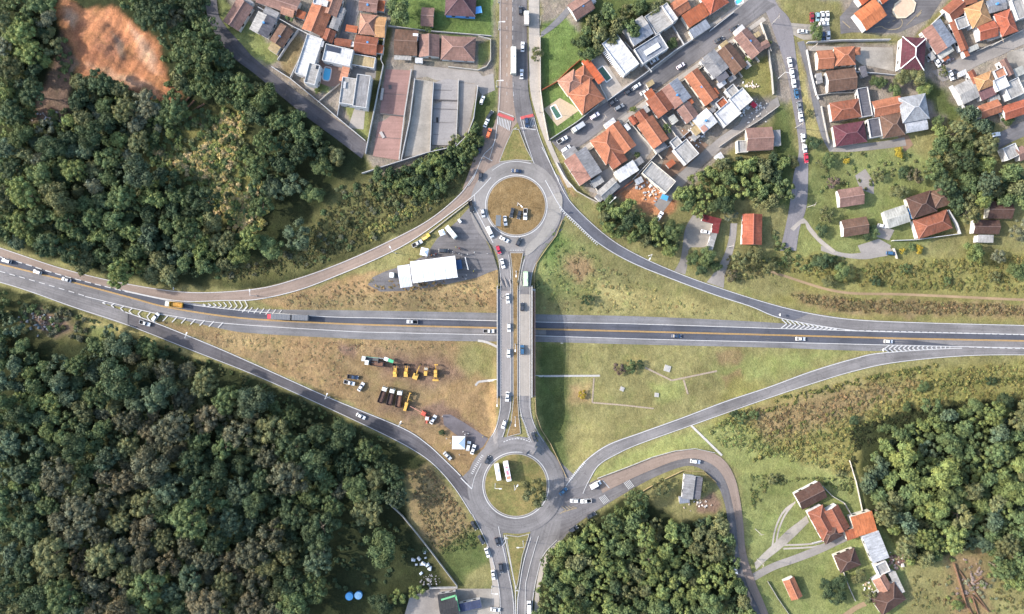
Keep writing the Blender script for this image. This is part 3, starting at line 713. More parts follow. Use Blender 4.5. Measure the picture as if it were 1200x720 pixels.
paint('yellow_chevrons', [j for i in range(4) for j in (([(658+i*4.2,593+i*.2),(663.5+i*4.2,597.5-i*.7)],.8,0,0),([(663.5+i*4.2,597.5-i*.7),(656+i*4.2,602-i*1.6)],.8,0,0))], FADED, EA, H, .33)
lines(LB, [(ed(lbP,lbQ,.06)[8:-6],.5,0,0),(ed(lbP,lbQ,.93)[4:-6],.45,0,0)], f=HR, off=.34)
lines(RB, [(ed(rbP,rbQ,.07)[4:-5],.5,0,0),(ed(rbP,rbQ,.92)[8:-5],.45,0,0),([(610,486),(616,500),(620,516)],1.6,.8,1.2)], f=HR, off=.34)
lines(R2, [([(590,518),(600,514.5),(612,514.5),(621,518)],1.0,2.2,1.2),([(553,573),(556,560),(564,543)],.6,0,0),([(553,555),(560,542),(566,533)],3,.8,1.6)], f=HR, off=.345)
lines(R1, [([(577,200),(590,192),(605,189.5),(622,192)],.6,0,0),([(556,243),(566,262),(578,285)],.9,0,0),([(556,228),(557,240)],.8,0,0),([(598,293.5),(614,293.5)],.6,1.6,1.2)], f=HR, off=.345)

# ------------------------------------------------------------------ town streets, lanes, paths, yards
DS, dsP, dsQ = ribbon('town_street', [(646,166),(668,150),(707,122),(760,87),(810,49),(860,14),(884,-6)], [(662,184),(685,168),(730,134),(762,110),(813,74),(870,34),(892,18),(910,6)], A_OLD, off=.11)
ribbon('sidewalk', [(664,186),(687,170),(732,136),(764,112),(815,76),(872,36),(894,20)], [(667,190),(691,174),(736,139.5),(768,115),(818.5,79),(875,39.5),(898,24)], PAVE, off=.15)
ribbon('sidewalk', [(704,119),(757,84),(807,46),(857,11),(880,-8)], [(707,122),(760,87),(810,49),(860,14),(884,-6)], PAVE, off=.145)
ribbon('back_lane', [(766,240),(785,217),(800,200),(826,176),(845,160),(870,143),(900,121),(911,114)], [(776,250),(795,225),(811,206),(834,185),(854,167),(880,149),(905,131),(914,124)], GRAVEL, off=.09)
ribbon('town_street', [(880,-120),(885,-60),(893,0),(902,25),(919,75),(929,125),(936,175),(930,205),(925,242),(920,268),(914,294)], [(894,-120),(898,-60),(908,0),(926,25),(934,75),(941,125),(946,170),(947,205),(945,242),(937,268),(933,294)], asphalt('lilac_asphalt', S(160,154,155), .1,.12), off=.10)
ribbon('service_lane', [(934,50),(939,65),(946,90),(953,125),(962,158),(972,178)], [(942,48),(947,65),(953,90),(961,125),(969,155),(980,172)], A_LIGHT, off=.085)
ribbon('gravel_lane', [(972,178),(1000,178),(1040,174),(1062,171)], [(978,170),(1005,169),(1040,165),(1060,161)], GRAVEL, off=.08)
ribbon('town_street', [(1092,84),(1110,76),(1140,60),(1170,48),(1200,34),(1280,0)], [(1104,96),(1118,91),(1150,75),(1175,64),(1200,52),(1290,14)], GRAVEL, off=.10)
ribbon('town_street', [(1162,160),(1172,155),(1200,142),(1270,112)], [(1168,176),(1176,172),(1200,160),(1276,128)], A_OLD, off=.10)
ribbon('wooded_street', [(226,-120),(240,0),(249,34),(272,66),(300,88),(350,130),(398,166),(424,186)], [(244,-120),(254,0),(261,26),(285,54),(300,70),(350,109),(402,146),(432,168)], A_DULL, off=.09)
ribbon('cobbled_alley', [(405,-60),(406,0),(403,25),(395,50)], [(421,-60),(423,0),(418,25),(413,52)], A_OLD, off=.09)
ribbon('side_street', [(634,38),(650,24),(672,0),(690,-20)], [(634,44),(656,28),(679,2),(698,-18)], A_LIGHT, off=.07)
ribbon('dirt_path', [(903,317),(925,324),(940,329),(970,338),(1000,342.5),(1050,343.5),(1100,345.5),(1200,350),(1300,352)], [(903,320),(925,327),(940,332),(970,341),(1000,345.5),(1050,346.5),(1100,348.5),(1200,353),(1300,355)], TRACK, off=.07)
ribbon('driveway', [(790,318),(797,305),(800,288),(803,268),(812,252)], [(803,322),(806,308),(808,290),(825,285),(838,262)], GRAVEL, off=.07)
ribbon('driveway', [(828,331),(838,318),(848,300),(854,280),(856,262)], [(848,338),(850,320),(857,302),(862,282),(864,262)], GRAVEL, off=.07)
ribbon('concrete_path', [(926,268),(936,259),(943,256),(950,266),(963,281),(979,294)], [(930,271),(938,263),(943,261),(946,269),(959,284),(976,297)], PAVE, off=.115)
ribbon('gravel_lane', [(962,288),(985,296),(1005,297),(1030,290),(1034,284)], [(962,294),(985,301),(1015,304),(1040,298),(1046,293)], GRAVEL, off=.07)
ribbon('driveway', [(884,660),(893,650),(908,636),(922,622),(938,610),(945,604)], [(886,668),(900,655),(914,644),(930,630),(942,618),(948,612)], YARD, off=.09)
ribbon('gravel_lane', [(882,672),(905,660),(930,651),(955,641),(985,628),(1006,616)], [(884,681),(908,668),(934,659),(960,649),(988,636),(1010,626)], GRAVEL, off=.08)
ribbon('gravel_lane', [(975,735),(985,722),(1000,711),(1012,705)], [(982,740),(992,726),(1004,715),(1016,710)], TRACK, off=.08)
for a in (0,4.2):
    ribbon('wheel_track', [(904+a,640),(907+a,622),(914+a,604),(922+a*.7,594),(932,588-a*.2)], [(906+a,640),(909+a,622),(916+a,605),(924+a*.7,596),(932,590-a*.2)], PAVE, off=.07)
    ribbon('wheel_track', [(918,638+a),(945,637+a*.9),(962,634+a),(986,624+a)], [(918,640+a),(945,639+a*.9),(962,636+a),(986,626+a)], PAVE, off=.075)
def yard(poly, mat, off=.06): return patch('paved_yard', poly, mat, off=off)
yard([(485,92),(507,96),(505,176),(498,181),(474,184),(486,120)], YARD)
yard([(538,97),(558,99),(556,120),(549,150),(538,166)], GRAVEL)
yard([(485,76),(560,84),(566,90),(578,86),(580,106),(565,112),(556,98),(510,94),(500,90),(486,92)], GRAVEL, .055)
yard([(694,70),(703,62),(735,112),(737,118),(712,116),(690,118)], PAVE)
yard([(637,128),(656,115),(672,124),(678,130),(653,148)], plain('sandstone_paving', S(222,198,166), .9))
yard([(722,135),(733,130),(768,172),(755,188),(740,180)], GRAVEL)
yard([(930,128),(1000,60),(1000,60)], GRAVEL) if False else None
yard([(1005,55),(1046,56),(1048,84),(1030,80),(1010,76),(998,66)], YARD)
yard([(947,54),(985,55),(985,59),(948,60)], PAVE)
yard([(984,20),(995,8),(1010,-20),(1116,-20),(1090,22),(1052,39),(1000,38),(985,40)], A_OLD)
yard([(911,26),(950,29),(972,30),(974,46),(942,47),(935,44),(928,40)], YARD)
yard([(803,268),(815,253),(836,256),(832,290),(808,290)], YARD, .09)
yard([(537,690),(576,690),(582,690),(582,740),(516,740),(516,692)], YARD, .08)
yard([(505,690),(536,689),(516,735),(470,735),(480,700)], GRAVEL, .06)
yard([(770,128),(782,136),(802,160),(792,172),(776,150)], GRAVEL, .07)
yard([(786,170),(800,150),(830,170),(806,196),(780,212),(770,206)], DIRT, .06)
yard([(826,124),(842,112),(848,118),(836,134)], DIRT, .06)
yard([(864,150),(892,126),(910,128),(905,118),(870,138)], GRAVEL, .062)
yard([(700,205),(716,195),(724,212),(740,210),(716,234),(690,224)], GRAVEL, .06)
yard([(1180,62),(1200,56),(1230,60),(1230,130),(1180,120)], YARD, .06)
yard([(1120,100),(1130,96),(1160,116),(1138,132)], YARD, .06)
yard([(355,93),(362,90),(370,108),(358,104)], YARD, .06)
yard([(415,128),(428,129),(426,152),(408,150)], PAVE, .06)
yard([(374,72),(384,70),(410,78),(406,100),(386,102),(376,98)], plain('pinkish_terrace', S(186,150,132), .9), .06)
yard([(412,66),(442,72),(440,92),(408,90)], GRAVEL, .055)
yard([(1020,270),(1030,262),(1048,270),(1042,282),(1020,276)], GRAVEL, .06)
yard([(1005,288),(1030,280),(1044,288),(1040,300),(1012,304)], GRAVEL, .06)
yard([(1002,206),(1014,198),(1024,214),(1024,228),(1008,222)], GRAVEL, .06)
yard([(1052,160),(1064,158),(1070,170),(1060,178)], DIRT, .06)

# ------------------------------------------------------------------ drains in the field
def strip_thing(name, label, cat, pts, w, h, mat, group=None, colour=None, f=H, base=-.1):
    m = MB()
    for pl in pts:
        p = smooth(pl, max(2,int(plen(pl)/5)+1)) if len(pl) > 2 else np.asarray(smooth(pl, max(2,int(plen(pl)/5)+1)))
        X,Y,Z = W(p[:,0],p[:,1],f)
        for i in range(len(p)-1):
            m.bar((X[i],Y[i],Z[i]+(h+base)/2),(X[i+1],Y[i+1],Z[i+1]+(h+base)/2),w,h-base)
    o = m.build(name, mat, None, colour)
    return tag(o, label, cat, group)
DR = plain('drain_concrete', S(190,172,150), .9, var=.25)
DRW = plain('pale_drain_concrete', S(212,208,202), .9, var=.15)
strip_thing('drain_channel','straight concrete drain running out of the overpass shadow across the grass','drain',[[(627,441),(703,440.5)]],.9,.12,DRW)
strip_thing('drain_channel','L-shaped brown drain at the edge of the square of grass by the overpass','drain',[[(696,443),(694,472)],[(694,472),(730,475),(766,479)]],.7,.12,DR)
strip_thing('drain_channel','bent brown drain leading from the bushy mound towards the dry patch','drain',[[(756,431),(787,446)],[(787,446),(840,435)],[(801,445),(806,462)]],.8,.12,DR)
strip_thing('drain_channel','pale concrete spillway between the exit ramp and the hill road curve','drain',[[(810,499),(846,534)]],1.0,.15,DRW)
strip_thing('drain_channel','white curved drain mouth beside the highway, under the left side of the overpass','drain',[[(560,399.5),(566,400),(575,403),(583,407)]],1.1,.14,DRW)
strip_thing('drain_channel','pale bent drain mouth on the dry bank beside the overpass','drain',[[(557,452),(560,448),(570,446.5),(583,445.5)]],1.0,.14,DRW)
for x,y,s,l in [(782,432,7.5,'large white concrete slab at the bend of the brown drain'),(729,456,5,'small square concrete cover lying inside the L-shaped drain'),(769.5,463,5,'small tilted concrete cover south of the bushy mound'),(771,423,0,'')]:
    if s:
        X,Y,Z = W1(x,y); q = s*.2
        m = MB(); m.box(-q,q,-q,q,-.1,.35,.05,.05); m.box(-q*.5,q*.5,-q*.5,q*.5,.35,.42,.05,.05)
        o = m.build('drain_cover', CONCRETE); o.location = (X,Y,Z); o.rotation_euler.z = RNG.uniform(-.5,.1); tag(o,l,'drain cover')

# ------------------------------------------------------------------ the overpass
br = empty('overpass', (0,0,DECK)); tag(br,'grey concrete overpass carrying two carriageways over the highway','bridge')
def bx(name, x0,x1,y0,y1,z0,z1,mat,parent=br):
    m = MB(); X0=(x0-600)*K7; X1=(x1-600)*K7; Y0=-(y1-360)*K7; Y1=-(y0-360)*K7
    m.box(X0,X1,Y0,Y1,z0,z1); return m.build(name,mat,parent)
bx('deck',582.2,627.3,341,464,-1.3,-.02,CONCRETE)
bx('parapet',582.2,583.4,335,466,-.02,1.0,CONCRETE); bx('parapet',622.6,624,335,466,.0,1.0,CONCRETE)
wk = bx('walkway',583.4,586,341,464,-.02,.3,plain('grey_walkway',S(164,160,164),.9)); paint('lane_stud', [([(587.6,342),(587.6,464)],.9,1.2,2.0)], plain('rumble_stud',S(120,118,126),.8), LB, HR, .27); wk2 = bx('walkway',624,626.4,341,464,-.02,.22,SOILW)  # left walkway in one even grey, right one brown
m = MB()
for y in np.arange(344,464,4.4):
    yy = -(y-360)*K7; xx = (627-600)*K7
    m.bar((xx,yy,0),(xx,yy,1.1),.08,.08)
for z in (.4,.75,1.1): m.bar(((627-600)*K7,-(342-360)*K7,z),((627-600)*K7,-(464-360)*K7,z),.08,.08)
m.build('handrail', plain('rusty_rail',S(136,92,72),.7), br)
for y in (345,367.5,404.5,432,459):
    for x in (590,605,620):
        m = MB(); X_=(x-600)*K7; Y_=-(y-360)*K7
        m.cyl((X_,Y_,-8.2),(X_,Y_,-2.3),.5,.5,12); m.build('column',CONCRETE,br)
    bx('cross_beam',584,626,y-1.6,y+1.6,-2.3,-1.3,CONCRETE)
bx('abutment',582,627.5,464,465.6,-7,-.05,CONCRETE); bx('abutment',582,627.5,338.6,341,-7,-.05,CONCRETE)
# ------------------------------------------------------------------ trees
def leaf_material(name, rgb):
    if name in MATS: return MATS[name]
    m, nt, b = nodes_of(name)
    at = N(nt,'ShaderNodeAttribute'); at.attribute_name = 'tint'
    oi = N(nt,'ShaderNodeObjectInfo')
    v = N(nt,'ShaderNodeVectorMath',operation='MULTIPLY'); L(nt,at.outputs['Color'],v.inputs[0]); v.inputs[1].default_value = rgb
    c = mul(nt, v.outputs[0], remap(nt,oi.outputs['Random'],0,1,.78,1.22) if rgb != (1,1,1) else remap(nt,oi.outputs['Random'],0,1,1,1))
    L(nt, c, b.inputs['Base Color']); b.inputs['Roughness'].default_value = .75; b.inputs['Specular IOR Level'].default_value = .15
    tr = N(nt,'ShaderNodeBsdfTranslucent'); L(nt,c,tr.inputs['Color'])
    mx = N(nt,'ShaderNodeMixShader'); mx.inputs[0].default_value = .22
    L(nt,b.outputs[0],mx.inputs[1]); L(nt,tr.outputs[0],mx.inputs[2]); L(nt,mx.outputs[0],nt.nodes['Material Output'].inputs[0])
    MATS[name] = m
    return m
LEAF = dict(dark=(.056,.080,.039), mid=(.096,.128,.053), bright=(.146,.178,.062), olive=(.124,.132,.060), bluish=(.078,.106,.062),
            greyish=(.102,.105,.064), brownish=(.118,.106,.063), yellow=(.34,.26,.04), pale=(.160,.168,.105), purple=(.12,.09,.07))
BARK = plain('tree_bark', (.13,.105,.08), .95, var=.3)
_ico = None
def ico():
    global _ico
    if _ico is None:
        bm = bmesh.new(); bmesh.ops.create_icosphere(bm, subdivisions=2, radius=1)
        _ico = (np.array([v.co[:] for v in bm.verts]), np.array([[v.index for v in f.verts] for f in bm.faces])); bm.free()
    return _ico
def lobes_for(seed, style):
    r = np.random.default_rng(seed); out = []
    if style == 'knobbly':                              # many small round clumps on a dome
        n = 46
        for i in range(n):
            rad = math.sqrt((i+.5)/n)*.86; a = i*2.39996+r.normal(0,.25)
            h = .75*math.sqrt(max(0,1-rad*rad))+.15
            out.append((rad*math.cos(a)+r.normal(0,.04), rad*math.sin(a)+r.normal(0,.04), h+r.normal(0,.06), r.uniform(.11,.17)))
    elif style == 'grand':                              # a big old crown: many clumps of the usual size
        for i in range(62):
            rad = math.sqrt((i+.5)/62)*.86; a = i*2.39996+r.normal(0,.3); k = 1+.16*math.sin(a*2+seed)+.1*math.sin(3*a+seed*2)
            out.append((rad*math.cos(a)*k, rad*math.sin(a)*k, .35+.62*math.sqrt(max(0,1-rad*rad))+r.normal(0,.08), r.choice([.10,.13,.16,.2])*r.uniform(.9,1.15)))
    elif style == 'airy':                               # loose, wide, many holes
        for i in range(26):
            rad = math.sqrt(r.uniform(0,1))*.85; a = r.uniform(0,6.283)
            out.append((rad*math.cos(a), rad*math.sin(a), .5+.45*(1-rad*rad)+r.normal(0,.13), r.uniform(.14,.26)))
    elif style == 'shrub':
        for i in range(7):
            rad = math.sqrt(r.uniform(0,1))*.62; a = r.uniform(0,6.283)
            out.append((rad*math.cos(a), rad*math.sin(a), .28+.3*(1-rad*rad)+r.normal(0,.07), r.uniform(.26,.42)))
    else:                                               # lumpy broadleaf crown
        ex = r.uniform(.82,1.12)
        for i in range(25):
            rad = math.sqrt((i+.6)/25)*.78; a = i*2.39996+r.normal(0,.4)
            k = 1+.22*math.sin(a*2+seed)+.12*math.sin(3*a+seed*2)
            out.append((rad*math.cos(a)*ex*k, rad*math.sin(a)/ex*k, .42+.62*math.sqrt(max(0,1-rad*rad))+r.normal(0,.09), r.choice([.16,.2,.24,.3,.36])*r.uniform(.9,1.1)))
    return np.array(out)
def crown_arrays(seed, style, leaves, size, core=True):
    """unit crown (radius 1, base at z=0): lumps of leaf-sized faces over a dark inner mass; returns verts, tris, tint"""
    r = np.random.default_rng(seed+100); LB_ = lobes_for(seed, style)
    iv, it = ico()
    V, T, Cc = [], [], []; n0 = 0
    for (x,y,z,rad) in LB_:
        c = np.array([x,y,z]); tone = r.uniform(.78,1.24); warm = r.uniform(-.08,.1)
        tint = np.array([tone*(1+warm), tone, tone*(1-warm)])
        if core:  # inner lobes added to block light, their tint slightly darkened
            w = iv*rad*.76*(1+r.normal(0,.09,(len(iv),1)))
            w[:,2] *= .85
            V.append(w+c); T.append(it+n0); Cc.append(np.tile(tint*.9,(len(iv),1))); n0 += len(iv)
        k = int(leaves*(rad/.27)**2*1.0)+4
        d = r.normal(0,1,(k,3)); d[:,2] = np.abs(d[:,2])*.95-.32; d /= np.linalg.norm(d,axis=1)[:,None]
        p = c+d*rad*r.uniform(.72,1.26,(k,1))
        nn = d+r.normal(0,.42,(k,3)); nn /= np.linalg.norm(nn,axis=1)[:,None]
        u = np.cross(nn, r.normal(0,1,(k,3))); u /= np.linalg.norm(u,axis=1)[:,None]; w_ = np.cross(nn,u)
        s = size*r.uniform(.55,1.35,(k,1))
        q = np.stack([p+u*s*1.1, p+w_*s*.7, p-u*s*1.1, p-w_*s*.7],1).reshape(-1,3)
        ii = np.arange(k)*4+n0
        T.append(np.concatenate([np.stack([ii,ii+1,ii+2],1), np.stack([ii,ii+2,ii+3],1)]))
        V.append(q); Cc.append(np.repeat(tint*r.uniform(.75,1.3,(k,1)),4,axis=0)); n0 += 4*k
    return np.concatenate(V), np.concatenate(T), np.concatenate(Cc)
def mesh_from_arrays(name, V, T, tint, mat):
    me = bpy.data.meshes.new(name)
    me.vertices.add(len(V)); me.vertices.foreach_set('co', np.ascontiguousarray(V,dtype=np.float32).ravel())
    me.loops.add(T.size); me.loops.foreach_set('vertex_index', np.ascontiguousarray(T,dtype=np.int32).ravel())
    me.polygons.add(len(T)); me.polygons.foreach_set('loop_start', np.arange(0,T.size,3,dtype=np.int32)); me.polygons.foreach_set('loop_total', np.full(len(T),3,dtype=np.int32))
    a = me.color_attributes.new('tint','FLOAT_COLOR','POINT')
    a.data.foreach_set('color', np.concatenate([tint,np.ones((len(tint),1))],1).astype(np.float32).ravel())
    me.materials.append(mat); me.update(); me.validate()
    return me
CROWN = {}
for st, ns, lv, sz in (('lumpy',8,130,.052),('knobbly',2,170,.045),('grand',5,150,.034),('airy',3,95,.05)):
    CROWN[st] = [mesh_from_arrays('crown', *crown_arrays(i*7+len(st), st, lv, sz), leaf_material('leaves_dark',LEAF['dark'])) for i in range(ns)]
def trunk_mesh(seed):
    r = random.Random(seed); m = MB()
    m.cyl((0,0,-.08),(0,0,.55),.055,.04,8)
    for i in range(5):
        a = i*1.257+r.uniform(-.3,.3); h = r.uniform(.3,.5)
        m.cyl((0,0,h),(math.cos(a)*.45,math.sin(a)*.45,h+r.uniform(.3,.45)),.028,.012,6)
    return new_mesh('trunk', m.v, m.f, BARK)
TRUNKS = [trunk_mesh(i) for i in range(3)]
TREES = []                          # (px, py, radius px, species, style, height m, label, group)
def tree(px, py, r, sp, style, label, group=None, h=None, name='broadleaf_tree', cat='tree'):
    hgt = h if h is not None else max(2.2, r*.4*1.15)
    X,Y,Z = W1(px,py,H,hgt*.6)
    R = r*scale_at(Z+hgt*.6)
    o = empty(name,(X,Y,Z-.1),RNG.uniform(0,6.28))
    c = link('crown', RNG.choice(CROWN[style]), o)
    c.scale = (R,R,hgt*.66); c.location = (0,0,hgt*.26)
    c.material_slots[0].link = 'OBJECT'; c.material_slots[0].material = leaf_material('leaves_'+sp, LEAF[sp])
    t = link('trunk', RNG.choice(TRUNKS), o); t.scale = (hgt*.6,hgt*.6,hgt*.8)
    tag(o,label,cat,group)
    return o

FOREST = [  # region key, polygon, species weights, radius range (px), label place
 ('nw', [(0,0),(62,0),(60,60),(45,110),(36,150),(80,150),(95,97),(135,99),(170,120),(205,128),(165,142),(170,192),(240,232),(255,272),(300,277),(285,303),(235,322),(160,325),(90,308),(0,278)],
   dict(dark=2.2,mid=5,olive=3.2,bluish=2,bright=2.6,pale=.9), (6,20), 'in the wood above the upper exit ramp', 'trees of the wood above the exit ramp'),
 ('nwt', [(150,0),(235,0),(248,45),(280,85),(335,128),(390,172),(404,190),(388,190),(360,172),(338,196),(322,240),(300,245),(306,150),(290,125),(262,112),(230,112),(212,98),(203,55),(175,24)],
   dict(dark=4,mid=5,olive=1), (10,16), 'between the orange clearing and the dark street', 'trees between the clearing and the street'),
 ('nwv', [(138,130),(165,125),(205,134),(222,132),(200,160),(180,165),(158,160)],
   dict(mid=3,olive=3,bright=3,pale=1.5,bluish=1), (5,8), 'among the yellow creeper on the wooded slope', 'bushy trees among the yellow creeper'),
 ('sw', [(0,345),(18,372),(18,400),(60,428),(110,405),(130,388),(165,402),(225,434),(300,464),(370,494),(428,518),(462,545),(470,580),(440,590),(400,580),(378,620),(372,690),(340,720),(0,720)],
   dict(dark=4,mid=2.5,greyish=4.5,olive=3,bluish=2.5,brownish=1.6), (8,24), 'in the large wood below the lower entry ramp', 'trees of the large lower wood'),
 ('s', [(640,652),(666,628),(702,614),(745,582),(760,612),(800,618),(848,603),(856,640),(868,690),(878,720),(632,720)],
   dict(mid=5,bright=6,dark=1,olive=3), (5,15), 'in the bright green wood inside the hill road curve', 'trees inside the hill road curve'),
 ('e', [(1022,536),(1052,507),(1100,482),(1150,482),(1200,472),(1200,690),(1182,690),(1160,640),(1110,635),(1088,660),(1064,660),(1058,640),(1034,602),(1012,567)],
   dict(mid=5,dark=.6,olive=2.6,bright=5,bluish=1.2), (6,18), 'in the wood behind the orange-roofed farm houses', 'trees of the wood behind the farm'),
 ('n', [(792,228),(820,202),(860,188),(918,187),(922,228),(900,243),(870,233),(850,238),(820,248),(800,240)],
   dict(mid=4,bright=4,dark=1,olive=3), (6,13), 'in the belt of trees beside the back lane', 'trees beside the back lane'),
 ('n2', [(703,237),(735,237),(770,268),(790,262),(792,298),(770,290),(730,278),(703,262)],
   dict(mid=4,bright=4,dark=.8,olive=1), (6,11), 'between the building plot and the upper entry ramp', 'trees between the plot and the ramp'),
 ('ne', [(1100,152),(1130,132),(1160,150),(1160,190),(1182,200),(1200,212),(1200,240),(1160,233),(1125,258),(1110,235),(1090,200),(1095,170)],
   dict(mid=4,dark=1.5,bluish=2.5,olive=2.5,bright=1), (7,16), 'in the grove east of the garden houses', 'trees of the grove by the garden houses'),
 ('d', [(676,50),(690,28),(702,10),(785,6),(768,16),(735,38),(710,52),(690,66)],
   dict(olive=3,mid=3,dark=1), (7,11), 'behind the white-roofed pool house', 'trees behind the pool house'),
 ('w', [(440,205),(480,196),(540,172),(556,150),(563,160),(540,200),(510,228),(470,225)],
   dict(mid=4,bright=2,dark=2), (4.5,8), 'on the bank below the long pink warehouse', 'trees on the bank below the warehouse'),
]
WORD = dict(dark='dark green', mid='mid green', bright='bright green', olive='olive green', bluish='bluish green', greyish='grey-green', brownish='brownish', pale='pale green')
